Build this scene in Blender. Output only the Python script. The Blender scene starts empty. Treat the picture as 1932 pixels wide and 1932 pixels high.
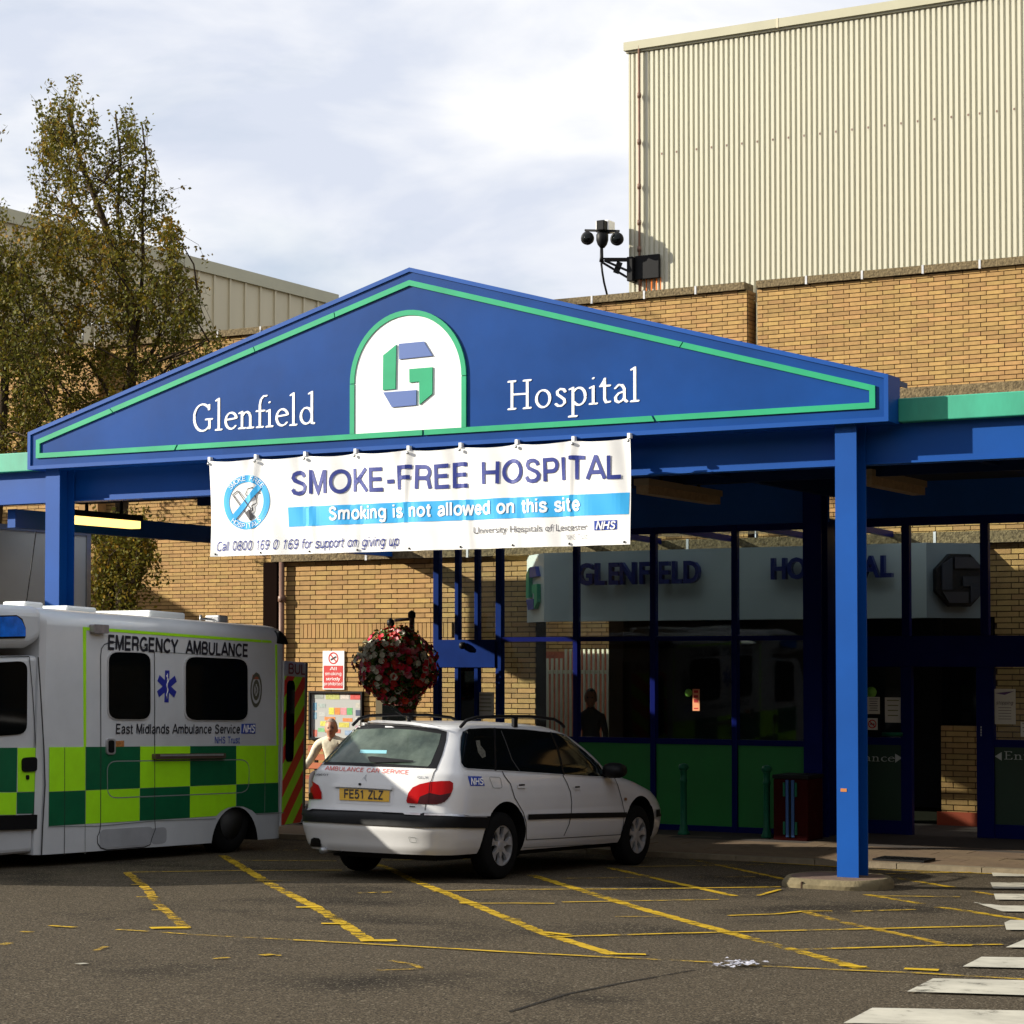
import bpy, bmesh, math, random
from mathutils import Vector, Matrix, geometry
from mathutils.bvhtree import BVHTree
random.seed(7)
R = math.radians
C = bpy.context.scene.collection
sc = bpy.context.scene

# ---------------------------------------------------------------- camera, sky, sun
F = 4091.0; TH = R(29.4); PH = R(1.9); H = 2.05
PY = 1245 - F * math.tan(PH)
FW = Vector((-math.sin(TH) * math.cos(PH), math.cos(TH) * math.cos(PH), math.sin(PH)))
RT = Vector((math.cos(TH), math.sin(TH), 0)); UP = RT.cross(FW)
CAM = Vector((0, 0, H))
cd = bpy.data.cameras.new('camera'); cam = bpy.data.objects.new('camera', cd); C.objects.link(cam)
cam.location = CAM; cam.rotation_euler = (math.pi / 2 + PH, 0, TH)
cd.sensor_width = 36; cd.lens = 36 * F / 1932; cd.shift_y = (PY - 966) / 1932
cd.clip_start = 0.1; cd.clip_end = 3000
sc.camera = cam
sc.view_settings.view_transform = 'Standard'; sc.view_settings.look = 'None'
sc.view_settings.gamma = 1; sc.view_settings.exposure = 0.8; sc.view_settings.use_curve_mapping = False

SUN_TO = Vector((-0.87, -0.49, 0)).normalized(); ELEV = R(21)
w = bpy.data.worlds.new('World'); sc.world = w; w.use_nodes = True
nt = w.node_tree; nt.nodes.clear()
def N(t, ty, **k):
    n = t.nodes.new(ty)
    for a, b in k.items():
        if a.startswith('_'): n.inputs[int(a[1:])].default_value = b
        else: setattr(n, a, b)
    return n
sky = N(nt, 'ShaderNodeTexSky', sky_type='NISHITA', sun_disc=False)
sky.sun_elevation = ELEV; sky.sun_rotation = math.atan2(SUN_TO.x, SUN_TO.y)
bg1 = N(nt, 'ShaderNodeBackground', _1=0.09); bg2 = N(nt, 'ShaderNodeBackground', _1=1.0)
tc = N(nt, 'ShaderNodeTexCoord'); mp = N(nt, 'ShaderNodeMapping'); mp.inputs['Scale'].default_value = (1, 1, 2.6)
mp.inputs['Location'].default_value = (0.35, 0.1, 0.0)
n1 = N(nt, 'ShaderNodeTexNoise'); n1.inputs['Scale'].default_value = 3.4; n1.inputs['Detail'].default_value = 9; n1.inputs['Roughness'].default_value = .55; n1.inputs['Distortion'].default_value = .35
n2 = N(nt, 'ShaderNodeTexNoise'); n2.inputs['Scale'].default_value = 6.5; n2.inputs['Detail'].default_value = 8; n2.inputs['Roughness'].default_value = .5; n2.inputs['Distortion'].default_value = .3
r1 = N(nt, 'ShaderNodeValToRGB'); r1.color_ramp.elements[0].position = .30; r1.color_ramp.elements[1].position = .50
r1.color_ramp.elements[0].color = (.45, .45, .45, 1)
r2 = N(nt, 'ShaderNodeValToRGB'); r2.color_ramp.elements[0].position = .40; r2.color_ramp.elements[0].color = (.42, .45, .52, 1)
r2.color_ramp.elements[1].position = .62; r2.color_ramp.elements[1].color = (.61, .61, .615, 1)
mx = N(nt, 'ShaderNodeMixShader'); wo = N(nt, 'ShaderNodeOutputWorld')
L = nt.links.new
L(tc.outputs['Generated'], mp.inputs[0]); L(mp.outputs[0], n1.inputs[0]); L(mp.outputs[0], n2.inputs[0])
L(n1.outputs[0], r1.inputs[0]); L(n2.outputs[0], r2.inputs[0]); L(sky.outputs[0], bg1.inputs[0]); L(r2.outputs[0], bg2.inputs[0])
L(r1.outputs[0], mx.inputs[0]); L(bg1.outputs[0], mx.inputs[1]); L(bg2.outputs[0], mx.inputs[2]); L(mx.outputs[0], wo.inputs[0])
sl = bpy.data.lights.new('sun', 'SUN'); sl.energy = 5.0; sl.angle = R(.5); sl.color = (1, .93, .80)
so = bpy.data.objects.new('sun', sl); C.objects.link(so)
sd = SUN_TO * math.cos(ELEV) + Vector((0, 0, math.sin(ELEV)))
so.rotation_euler = sd.to_track_quat('Z', 'Y').to_euler(); so.location = (-30, -20, 30)

# ---------------------------------------------------------------- pixel measuring helpers (photo scaled to 1932 px)
SLOPE = 0.033
def zg(Y): return -SLOPE * (max(-12, min(Y, 29)) - 17.5)
def ray(x, y): return (FW + RT * ((x - 966) / F) - UP * ((y - PY) / F))
def P(x, y, Y=None, X=None):
    d = ray(x, y)
    k = (Y / d.y) if Y is not None else (X / d.x)
    return CAM + d * k
def G(x, y, dz=0.0):
    d = ray(x, y); k = (H - dz - SLOPE * 17.5) / (-d.z - SLOPE * d.y)
    return CAM + d * k
# ---------------------------------------------------------------- materials
MATS = {}
def mat(name, col, rough=.6, metal=0, spec=.5, noise=0, nscale=8, bump=0, bscale=40, vary=0, emit=None, estr=1, coat=0, col2=None, island=False, streak=0):
    if name in MATS: return MATS[name]
    m = bpy.data.materials.new(name); m.use_nodes = True; t = m.node_tree
    b = t.nodes['Principled BSDF']; b.inputs['Roughness'].default_value = rough; b.inputs['Metallic'].default_value = metal
    b.inputs['Specular IOR Level'].default_value = spec; b.inputs['Coat Weight'].default_value = coat; b.inputs['Coat Roughness'].default_value = .06
    c4 = (*col, 1); lk = t.links.new
    tc = N(t, 'ShaderNodeTexCoord')
    last = None
    if noise or col2:
        n = N(t, 'ShaderNodeTexNoise'); n.inputs['Scale'].default_value = nscale; n.inputs['Detail'].default_value = 6; n.inputs['Roughness'].default_value = .6
        if streak:
            mp = N(t, 'ShaderNodeMapping'); mp.inputs['Scale'].default_value = (1, 1, streak); lk(tc.outputs['Object'], mp.inputs[0]); lk(mp.outputs[0], n.inputs[0])
        else: lk(tc.outputs['Object'], n.inputs[0])
        r = N(t, 'ShaderNodeValToRGB'); r.color_ramp.elements[0].position = .3; r.color_ramp.elements[1].position = .7
        a = col2 if col2 else tuple(c * (1 - noise) for c in col)
        bb = col if col2 else tuple(min(1, c * (1 + noise)) for c in col)
        r.color_ramp.elements[0].color = (*a, 1); r.color_ramp.elements[1].color = (*bb, 1)
        lk(n.outputs[0], r.inputs[0]); last = r.outputs[0]
    if vary:
        oi = N(t, 'ShaderNodeObjectInfo'); ge = N(t, 'ShaderNodeNewGeometry'); ad = N(t, 'ShaderNodeMath', operation='ADD'); fr = N(t, 'ShaderNodeMath', operation='FRACT')
        lk(oi.outputs['Random'], ad.inputs[0]); lk(ge.outputs['Random Per Island'], ad.inputs[1]); lk(ad.outputs[0], fr.inputs[0])
        hs = N(t, 'ShaderNodeHueSaturation')
        mr = N(t, 'ShaderNodeMapRange', _3=1 - vary, _4=1 + vary); lk(fr.outputs[0], mr.inputs[0]); lk(mr.outputs[0], hs.inputs['Value'])
        f2 = N(t, 'ShaderNodeMath', operation='MULTIPLY', _1=7.13); f3 = N(t, 'ShaderNodeMath', operation='FRACT'); lk(fr.outputs[0], f2.inputs[0]); lk(f2.outputs[0], f3.inputs[0])
        m2 = N(t, 'ShaderNodeMapRange', _3=.5 - vary * .05, _4=.5 + vary * .05); lk(f3.outputs[0], m2.inputs[0]); lk(m2.outputs[0], hs.inputs['Hue'])
        if last: lk(last, hs.inputs['Color'])
        else: hs.inputs['Color'].default_value = c4
        last = hs.outputs[0]
    if last: lk(last, b.inputs['Base Color'])
    else: b.inputs['Base Color'].default_value = c4
    if bump:
        n = N(t, 'ShaderNodeTexNoise'); n.inputs['Scale'].default_value = bscale; n.inputs['Detail'].default_value = 4; lk(tc.outputs['Object'], n.inputs[0])
        bu = N(t, 'ShaderNodeBump', _0=bump); bu.inputs['Distance'].default_value = .02; lk(n.outputs[0], bu.inputs['Height']); lk(bu.outputs[0], b.inputs['Normal'])
    if emit: b.inputs['Emission Color'].default_value = (*emit, 1); b.inputs['Emission Strength'].default_value = estr
    MATS[name] = m; return m
BRICK = mat('brick', (.375, .225, .076), .85, vary=.15, noise=.13, nscale=9, bump=.25, bscale=60)
MORTAR = mat('mortar', (.045, .022, .010), .95, noise=.2, nscale=30)
PEBBLE = mat('pebble_dash', (.24, .18, .09), .9, col2=(.055, .038, .016), nscale=22, bump=.9, bscale=30)
BLUE = mat('blue_paint', (.002, .062, .29), .45, spec=.22, noise=.10, nscale=1.1, vary=0, bump=.03, bscale=120)
FASC = mat('blue_fascia_sheet', (.004, .047, .21), .27, spec=.38, noise=.22, nscale=.7, bump=.35, bscale=.55)
NAVY = mat('navy_frame', (.001, .005, .085), .4, spec=.08, noise=.1, nscale=2)
GREEN = mat('green_trim', (.02, .33, .16), .4, spec=.3, noise=.12, nscale=2)
GUTTER = mat('green_gutter', (.03, .30, .19), .5, noise=.25, nscale=3, streak=.3)
PANELG = mat('green_panel', (.003, .17, .022), .55, noise=.08, nscale=3)
PANELD = mat('dark_green_panel', (.003, .030, .010), .5, noise=.1, nscale=3)
BOLG = mat('green_bollard_paint', (.005, .11, .055), .5, spec=.25, noise=.15, nscale=12)
WHITE = mat('white_sheet', (.80, .82, .80), .35, noise=.03, nscale=2)
CLOTH = mat('banner_cloth', (.84, .84, .83), .42, noise=.03, nscale=4)
PRINTB = mat('print_navy', (.010, .026, .22), .5)
PRINTC = mat('print_cyan', (.03, .38, .78), .45)
PRINTK = mat('print_black', (.012, .012, .02), .5)
PRINTW = mat('print_white', (.85, .85, .85), .5)
PRINTR = mat('print_red', (.55, .02, .02), .5)
NHS = mat('print_nhs_blue', (.02, .06, .38), .45)
CLAD = mat('cream_cladding', (.55, .53, .41), .5, noise=.06, nscale=.6, streak=.2, bump=.04)
CLADD = mat('tan_cladding', (.56, .50, .35), .55, noise=.08, nscale=.6, streak=.2)
CLADE = mat('cream_trim', (.42, .40, .28), .5, noise=.05, nscale=2)
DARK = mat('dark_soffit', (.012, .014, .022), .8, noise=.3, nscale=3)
BLACK = mat('black_plastic', (.006, .006, .007), .5, spec=.18, noise=.2, nscale=20)
RUB = mat('tyre_rubber', (.008, .008, .008), .9, spec=.1, noise=.2, nscale=30)
STEEL = mat('grey_steel', (.32, .33, .34), .35, metal=.7, noise=.1, nscale=10)
ALLOY = mat('alloy_wheel', (.52, .52, .53), .32, metal=.6, noise=.12, nscale=14)
RUST = mat('rust_streak', (.62, .16, .02), .9, noise=.3, nscale=8, streak=.2)
PIPE = mat('brown_pipe', (.17, .09, .06), .5, noise=.2, nscale=6)
AMBW = mat('ambulance_white', (.56, .58, .60), .3, noise=.09, nscale=1.3, coat=.4)
CARW = mat('car_white', (.64, .64, .64), .28, noise=.035, nscale=2.2, coat=.6)
LIME = mat('lime_reflective', (.42, .92, .010), .45, noise=.06, nscale=5)
DGRN = mat('dark_green_reflective', (.0, .11, .040), .45, noise=.12, nscale=5)
CHRED = mat('red_reflective', (.72, .035, .015), .45)
TINT = mat('tinted_glass', (.003, .004, .004), .06, spec=.22)
SEAM = mat('seam_shadow_gap', (.03, .03, .03), .8)
SEAMG = mat('grey_seal', (.22, .24, .23), .6)
YEL = None
def glassmat(name, tint=(.9, .95, .95), refl=.10):
    m = bpy.data.materials.new(name); m.use_nodes = True; t = m.node_tree; t.nodes.clear(); lk = t.links.new
    a = N(t, 'ShaderNodeBsdfTransparent', _0=(*tint, 1)); g = N(t, 'ShaderNodeBsdfGlossy'); g.inputs['Roughness'].default_value = .02
    f = N(t, 'ShaderNodeFresnel', _0=1.45); ad = N(t, 'ShaderNodeMath', operation='MULTIPLY', _1=refl * 10); mxx = N(t, 'ShaderNodeMixShader'); o = N(t, 'ShaderNodeOutputMaterial')
    lk(f.outputs[0], ad.inputs[0]); lk(ad.outputs[0], mxx.inputs[0]); lk(a.outputs[0], mxx.inputs[1]); lk(g.outputs[0], mxx.inputs[2]); lk(mxx.outputs[0], o.inputs[0])
    return m
GLASS = glassmat('window_glass', (.9, .95, .95), .05); REARG = glassmat('rear_screen_glass', (.52, .60, .54), .12)

# ---------------------------------------------------------------- mesh helpers
ORG = {}
def tag(o, label=None, cat=None, group=None, kind=None):
    if label: o['label'] = label
    if cat: o['category'] = cat
    if group: o['group'] = group
    if kind: o['kind'] = kind
    return o
def empty(name, loc, label=None, cat=None, group=None, rot=None, kind=None):
    o = bpy.data.objects.new(name, None); C.objects.link(o); o.empty_display_size = .2
    o.location = loc
    if rot: o.rotation_euler = rot
    ORG[o.name] = Vector(loc) if rot is None else Vector((0, 0, 0))
    return tag(o, label, cat, group, kind)
class MB:
    def __init__(s): s.v = []; s.f = []; s.m = []; s.sm = []
    def add(s, vs, fs, mi=0, smooth=False):
        b = len(s.v); s.v += [tuple(v) for v in vs]
        for f in fs: s.f.append(tuple(i + b for i in f)); s.m.append(mi); s.sm.append(smooth)
        return s
    def box(s, x0, x1, y0, y1, z0, z1, mi=0):
        v = [(x0, y0, z0), (x1, y0, z0), (x1, y1, z0), (x0, y1, z0), (x0, y0, z1), (x1, y0, z1), (x1, y1, z1), (x0, y1, z1)]
        return s.add(v, [(0, 3, 2, 1), (4, 5, 6, 7), (0, 1, 5, 4), (1, 2, 6, 5), (2, 3, 7, 6), (3, 0, 4, 7)], mi)
    def prism(s, pts, ax, a0, a1, mi=0):
        # pts 2D polygon (CCW or CW), extruded along axis ax from a0 to a1
        n = len(pts)
        def mk(p, a): return (a, p[0], p[1]) if ax == 0 else (p[0], a, p[1]) if ax == 1 else (p[0], p[1], a)
        v = [mk(p, a0) for p in pts] + [mk(p, a1) for p in pts]
        s.add(v, [tuple(range(n)), tuple(range(2 * n - 1, n - 1, -1))] + [(i, i + n, (i + 1) % n + n, (i + 1) % n) for i in range(n)], mi)
        return s
    def beam(s, a, b, wx, wy, mi=0, up=Vector((0, 0, 1))):
        a, b = Vector(a), Vector(b); d = (b - a).normalized(); u = d.cross(up)
        if u.length < 1e-4: u = Vector((1, 0, 0))
        u.normalize(); v = u.cross(d)
        vs = [p + u * (sx * wx / 2) + v * (sy * wy / 2) for p in (a, b) for sx, sy in ((-1, -1), (1, -1), (1, 1), (-1, 1))]
        return s.add(vs, [(0, 1, 2, 3), (7, 6, 5, 4), (0, 4, 5, 1), (1, 5, 6, 2), (2, 6, 7, 3), (3, 7, 4, 0)], mi)
    def tube(s, pts, r, n=8, mi=0, cap=True, smooth=True):
        pts = [Vector(p) for p in pts]; rs = r if isinstance(r, (list, tuple)) else [r] * len(pts); rings = []
        vs = []; prev = None
        for i, p in enumerate(pts):
            d = (pts[min(i + 1, len(pts) - 1)] - pts[max(i - 1, 0)]).normalized()
            u = prev - d * prev.dot(d) if prev else (d.cross(Vector((0, 0, 1))) if abs(d.z) < .9 else d.cross(Vector((1, 0, 0))))
            u.normalize(); prev = u; v = d.cross(u)
            vs += [p + (u * math.cos(2 * math.pi * k / n) + v * math.sin(2 * math.pi * k / n)) * rs[i] for k in range(n)]
        fs = [(i * n + k, i * n + (k + 1) % n, (i + 1) * n + (k + 1) % n, (i + 1) * n + k) for i in range(len(pts) - 1) for k in range(n)]
        if cap: fs += [tuple(range(n - 1, -1, -1)), tuple((len(pts) - 1) * n + k for k in range(n))]
        return s.add(vs, fs, mi, smooth)
    def lathe(s, prof, c, n=20, mi=0, axis='z', smooth=True, cap=True):
        vs = []; c = Vector(c)
        for (r, h) in prof:
            for k in range(n):
                a = 2 * math.pi * k / n; x, y = r * math.cos(a), r * math.sin(a)
                vs.append(c + (Vector((x, y, h)) if axis == 'z' else Vector((x, h, y)) if axis == 'y' else Vector((h, x, y))))
        m = len(prof)
        fs = [(i * n + k, i * n + (k + 1) % n, (i + 1) * n + (k + 1) % n, (i + 1) * n + k) for i in range(m - 1) for k in range(n)]
        if cap: fs += [tuple(range(n - 1, -1, -1)), tuple((m - 1) * n + k for k in range(n))]
        return s.add(vs, fs, mi, smooth)
    def build(s, name, mats, parent=None, off=None, local=False, flipfix=True):
        if not isinstance(mats, (list, tuple)): mats = [mats]
        me = bpy.data.meshes.new(name)
        o0 = Vector((0, 0, 0)) if (parent is None or local) else ORG.get(parent.name, Vector((0, 0, 0)))
        vv = [(v[0] - o0.x, v[1] - o0.y, v[2] - o0.z) for v in s.v]
        me.from_pydata(vv, [], s.f)
        for m in mats: me.materials.append(m)
        me.polygons.foreach_set('material_index', s.m); me.polygons.foreach_set('use_smooth', s.sm)
        if flipfix and len(s.f) < 60000:
            bm = bmesh.new(); bm.from_mesh(me); bmesh.ops.recalc_face_normals(bm, faces=bm.faces[:]); bm.to_mesh(me); bm.free()
        me.update()
        o = bpy.data.objects.new(name, me); C.objects.link(o)
        if parent: o.parent = parent
        ORG[o.name] = o0
        return o
def smooth_by_angle(o, ang=35):
    me = o.data
    for p in me.polygons: p.use_smooth = True
    bm = bmesh.new(); bm.from_mesh(me)
    for e in bm.edges:
        e.smooth = not (len(e.link_faces) == 2 and e.calc_face_angle(0) > R(ang))
    bm.to_mesh(me); bm.free()
def bevel(o, wd=.01, seg=2):
    md = o.modifiers.new('bevel', 'BEVEL'); md.width = wd; md.segments = seg; md.limit_method = 'ANGLE'; md.angle_limit = R(40)
    return o

# ---- plain sans lettering drawn as pen strokes (cap height .72, like the built-in lettering)
def _a(cx, cy, rx, ry, a0, a1, n=10): return [(cx + rx * math.cos(R(a0 + (a1 - a0) * k / n)), cy + ry * math.sin(R(a0 + (a1 - a0) * k / n))) for k in range(n + 1)]
def _bowl(x): return [(x, .0)] 
_S = [(.50, .54), (.46, .64), (.36, .70), (.24, .70), (.13, .65), (.09, .54), (.15, .44), (.30, .37), (.44, .31), (.52, .21), (.50, .09), (.40, .01), (.26, -.01), (.12, .03), (.05, .15)]
_S = [(x, .03 + y * .93) for x, y in _S]
SG = {
 'A': ([[(.0, 0), (.29, .70), (.33, .70), (.62, 0)], [(.11, .22), (.51, .22)]], .64), 'B': ([[(.06, .0), (.06, .685)], [(.06, .685), (.34, .685)] + _a(.34, .53, .155, .155, 90, -90)[1:] + [(.06, .375)], [(.34, .375)] + _a(.36, .205, .17, .17, 90, -90)[0:] + [(.06, .035)]], .62),
 'C': ([_a(.36, .36, .31, .33, 40, 320, 16)], .68), 'D': ([[(.06, .035), (.06, .685), (.28, .685)] + _a(.28, .36, .29, .325, 90, -90, 12)[1:] + [(.06, .035)]], .66), 'E': ([[(.52, .035), (.06, .035), (.06, .685), (.51, .685)], [(.06, .37), (.47, .37)]], .58),
 'F': ([[(.06, 0), (.06, .685), (.50, .685)], [(.06, .365), (.44, .365)]], .54), 'G': ([_a(.36, .36, .31, .33, 42, 335, 16) + [(.645, .33), (.40, .33)], [(.64, .33), (.64, 0)]], .74), 'H': ([[(.06, 0), (.06, .72)], [(.56, 0), (.56, .72)], [(.06, .375), (.56, .375)]], .66),
 'I': ([[(.08, 0), (.08, .72)]], .20), 'J': ([[(.34, .72), (.34, .2)] + _a(.2, .2, .14, .17, 0, -180)], .42), 'K': ([[(.06, 0), (.06, .72)], [(.54, .72), (.07, .24)], [(.22, .40), (.57, 0)]], .60), 'L': ([[(.06, .72), (.06, .035), (.46, .035)]], .50),
 'M': ([[(.06, 0), (.06, .69), (.10, .69), (.355, .02), (.61, .69), (.65, .69), (.65, 0)]], .75), 'N': ([[(.06, 0), (.06, .69), (.10, .69), (.52, .03), (.56, .03), (.56, .72)]], .66), 'O': ([_a(.37, .36, .32, .33, 0, 360, 22)], .78),
 'P': ([[(.06, 0), (.06, .685), (.34, .685)] + _a(.34, .50, .175, .185, 90, -90)[1:] + [(.06, .315)]], .60), 'R': ([[(.06, 0), (.06, .685), (.36, .685)] + _a(.36, .51, .17, .175, 90, -90)[1:] + [(.06, .335)], [(.36, .335), (.48, .28), (.51, .12), (.55, 0)]], .64),
 'S': ([_S], .62), 'T': ([[(.28, 0), (.28, .685)], [(.0, .685), (.56, .685)]], .58), 'U': ([[(.06, .72), (.06, .26)] + _a(.31, .26, .25, .23, 180, 360, 12) + [(.56, .72)]], .67), 'V': ([[(.0, .72), (.27, .03), (.31, .03), (.58, .72)]], .60), 'Y': ([[(.0, .72), (.29, .31), (.58, .72)], [(.29, .31), (.29, 0)]], .60),
 'Z': ([[(.04, .685), (.50, .685), (.03, .06), (.03, .035), (.52, .035)]], .58), 'X': ([[(0, .72), (.54, 0)], [(.54, .72), (0, 0)]], .58), '-': ([[(.04, .27), (.30, .27)]], .36), ' ': ([], .30),
 'a': ([[(.07, .38), (.10, .47), (.22, .51), (.35, .48), (.39, .38), (.39, .10), (.44, .03)], [(.39, .30), (.18, .26), (.07, .20), (.05, .10), (.13, .025), (.25, .03), (.39, .14)]], .49), 'b': ([[(.05, .72), (.05, 0)], _a(.26, .265, .20, .235, 0, 360, 16)], .52), 'c': ([_a(.26, .265, .20, .235, 40, 320, 14)], .48),
 'd': ([[(.46, .72), (.46, 0)], _a(.25, .265, .20, .235, 0, 360, 16)], .54), 'e': ([[(.06, .27), (.45, .27)] + _a(.26, .265, .195, .235, 2, 325, 16)], .52), 'f': ([[(.12, 0), (.12, .60), (.16, .69), (.28, .69)], [(.0, .48), (.26, .48)]], .29), 'g': ([[(.46, .52), (.46, .0), (.40, -.15), (.24, -.18), (.09, -.10)], _a(.25, .275, .20, .225, 0, 360, 16)], .54),
 'h': ([[(.05, .72), (.05, 0)], [(.05, .32), (.12, .46), (.24, .50), (.36, .46), (.40, .34), (.40, 0)]], .50), 'i': ([[(.05, 0), (.05, .52)], [(.05, .62), (.05, .72)]], .17), 'k': ([[(.05, .72), (.05, 0)], [(.38, .52), (.06, .19)], [(.16, .29), (.42, 0)]], .45), 'l': ([[(.05, 0), (.05, .72)]], .17),
 'm': ([[(.05, .52), (.05, 0)], [(.05, .34), (.12, .47), (.22, .50), (.32, .46), (.35, .34), (.35, 0)], [(.35, .34), (.42, .47), (.52, .50), (.62, .46), (.65, .34), (.65, 0)]], .76), 'n': ([[(.05, .52), (.05, 0)], [(.05, .32), (.12, .46), (.24, .50), (.36, .46), (.40, .34), (.40, 0)]], .50), 'o': ([_a(.27, .265, .215, .235, 0, 360, 18)], .54),
 'p': ([[(.05, .52), (.05, -.2)], _a(.26, .265, .20, .235, 0, 360, 16)], .52), 'r': ([[(.05, .52), (.05, 0)], [(.05, .30), (.12, .45), (.26, .485)]], .29), 's': ([[(.40, .38), (.34, .48), (.20, .50), (.08, .45), (.07, .35), (.18, .28), (.32, .24), (.42, .16), (.38, .06), (.24, .02), (.10, .04), (.04, .15)]], .46),
 't': ([[(.13, .66), (.13, .10), (.17, .03), (.28, .035)], [(.0, .48), (.27, .48)]], .30), 'u': ([[(.05, .52), (.05, .18), (.09, .06), (.20, .02), (.32, .06), (.40, .20)], [(.40, .52), (.40, 0)]], .50), 'v': ([[(.0, .52), (.20, .04), (.24, .04), (.44, .52)]], .46), 'w': ([[(.0, .52), (.15, .03), (.18, .03), (.31, .48), (.34, .48), (.47, .03), (.50, .03), (.65, .52)]], .67),
 '0': ([_a(.27, .36, .215, .33, 0, 360, 18)], .56), '1': ([[(.10, .54), (.27, .66)], [(.30, .72), (.30, 0)]], .56), '5': ([[(.44, .685), (.13, .685), (.09, .38), (.20, .44), (.34, .44), (.46, .34), (.47, .20), (.38, .06), (.24, .02), (.10, .05), (.05, .15)]], .56), '6': ([_a(.27, .22, .21, .19, 0, 360, 16), [(.46, .58), (.38, .68), (.24, .69), (.11, .58), (.06, .40), (.07, .20)]], .56), '8': ([_a(.27, .53, .17, .16, 0, 360, 14), _a(.27, .20, .205, .175, 0, 360, 14)], .56), '9': ([_a(.27, .50, .21, .19, 0, 360, 16), [(.08, .14), (.16, .04), (.30, .03), (.43, .14), (.48, .32), (.47, .52)]], .56)}
def ribbon(pts, w_, z):
    p = [Vector(q) for q in pts]; p2 = [p[0]]
    for a, b_ in zip(p[:-1], p[1:]):
        m_ = max(1, int((b_ - a).length / .10)); p2 += [a.lerp(b_, k / m_) for k in range(1, m_ + 1)]
    p = p2; q = [p[0]]
    for a in p[1:]:
        if (a - q[-1]).length > 1e-4: q.append(a)
    closed = len(q) > 3 and (q[0] - q[-1]).length < 1e-3
    if closed: q = q[:-1]
    n = len(q); vs = []
    for i in range(n):
        if closed or 0 < i < n - 1:
            d1 = (q[i] - q[i - 1]).normalized(); d2 = (q[(i + 1) % n] - q[i]).normalized(); n1 = Vector((-d1.y, d1.x)); n2 = Vector((-d2.y, d2.x)); m = n1 + n2
            m = m.normalized() if m.length > .2 else n1; k = min(1 / max(m.dot(n1), .35), 1.7)
        else:
            d = (q[1] - q[0] if i == 0 else q[-1] - q[-2]).normalized(); m = Vector((-d.y, d.x)); k = 1
        vs += [(q[i].x + m.x * w_ / 2 * k, q[i].y + m.y * w_ / 2 * k, z), (q[i].x - m.x * w_ / 2 * k, q[i].y - m.y * w_ / 2 * k, z)]
    fs = [(2 * i, 2 * i + 1, (2 * i + 3) % (2 * n), (2 * i + 2) % (2 * n)) for i in range(n if closed else n - 1)]
    return vs, fs
def stroke_text(txt, wt, italic, space):
    vs, fs, x = [], [], 0
    for ch in txt:
        st, adv = SG[ch]
        for k, s_ in enumerate(st):
            v, f = ribbon([(a + x + italic * b_, b_) for a, b_ in s_], wt, .0004 * k); o = len(vs); vs += v; fs += [tuple(i + o for i in g_) for g_ in f]
        x += (adv + .07) * space
    xs = [v[0] for v in vs]; ys = [v[1] for v in vs]
    return vs, fs, min(xs), max(xs), min(ys), max(ys)
# ---- text
TX = {}
def text2d(txt, bold=0.0, ext=0.0, res=3, italic=0, space=1.0):
    k = (txt, bold, ext, res, italic, space)
    if k in TX: return TX[k]
    if not ext and all(ch in SG for ch in txt):
        TX[k] = stroke_text(txt, .075 + bold * 1.35, italic, space); return TX[k]
    cu = bpy.data.curves.new('lettering', 'FONT'); cu.body = txt; cu.size = 1; cu.offset = bold; cu.extrude = ext; cu.resolution_u = res; cu.shear = italic; cu.space_character = space
    ob = bpy.data.objects.new('lettering', cu); C.objects.link(ob)
    dg = bpy.context.evaluated_depsgraph_get(); me = bpy.data.meshes.new_from_object(ob.evaluated_get(dg))
    bpy.data.objects.remove(ob)
    vs = [tuple(v.co) for v in me.vertices]; fs = [tuple(p.vertices) for p in me.polygons]
    bpy.data.meshes.remove(me); bpy.data.curves.remove(cu)
    xs = [v[0] for v in vs]; ys = [v[1] for v in vs]
    TX[k] = (vs, fs, min(xs), max(xs), min(ys), max(ys)); return TX[k]
def grid_text(mb, txt, fn, x0, x1, z0, z1, bold=0, res=3, italic=0, ext=0, mi=0, cap=None, space=1.0):
    # fn(u, v, d) -> point ; text stretched to u in [x0,x1]; baseline z0, cap height top z1 
    vs, fs, a, b, c, d = text2d(txt, bold, ext, res, italic, space)
    cap = cap or .72
    mb.add([fn(x0 + (v[0] - a) / (b - a) * (x1 - x0), z0 + v[1] / cap * (z1 - z0), v[2]) for v in vs], fs, mi)
def tri(poly, step=None):
    pts = [Vector(p) for p in poly]; n = len(pts)
    if step is None:
        r = geometry.delaunay_2d_cdt(pts, [], [list(range(n))], 1, 1e-6)
        return [tuple(p) for p in r[0]], [tuple(f) for f in r[2]]
    dense = []
    for i in range(n):
        a, b = pts[i], pts[(i + 1) % n]; m = max(1, int((b - a).length / step))
        dense += [a.lerp(b, k / m) for k in range(m)]
    nb = len(dense); xs = [p.x for p in dense]; ys = [p.y for p in dense]
    inner = []
    y = min(ys) + step / 2
    while y < max(ys):
        x = min(xs) + step / 2
        while x < max(xs):
            q = Vector((x, y))
            ins = False; j = nb - 1
            for i in range(nb):
                a, b = dense[i], dense[j]
                if (a.y > y) != (b.y > y) and x < (b.x - a.x) * (y - a.y) / (b.y - a.y) + a.x: ins = not ins
                j = i
            if ins and min((q - p).length for p in dense) > step * .4: inner.append(q)
            x += step
        y += step
    r = geometry.delaunay_2d_cdt(dense + inner, [], [list(range(nb))], 1, 1e-6)
    return [tuple(p) for p in r[0]], [tuple(f) for f in r[2]]
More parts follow.
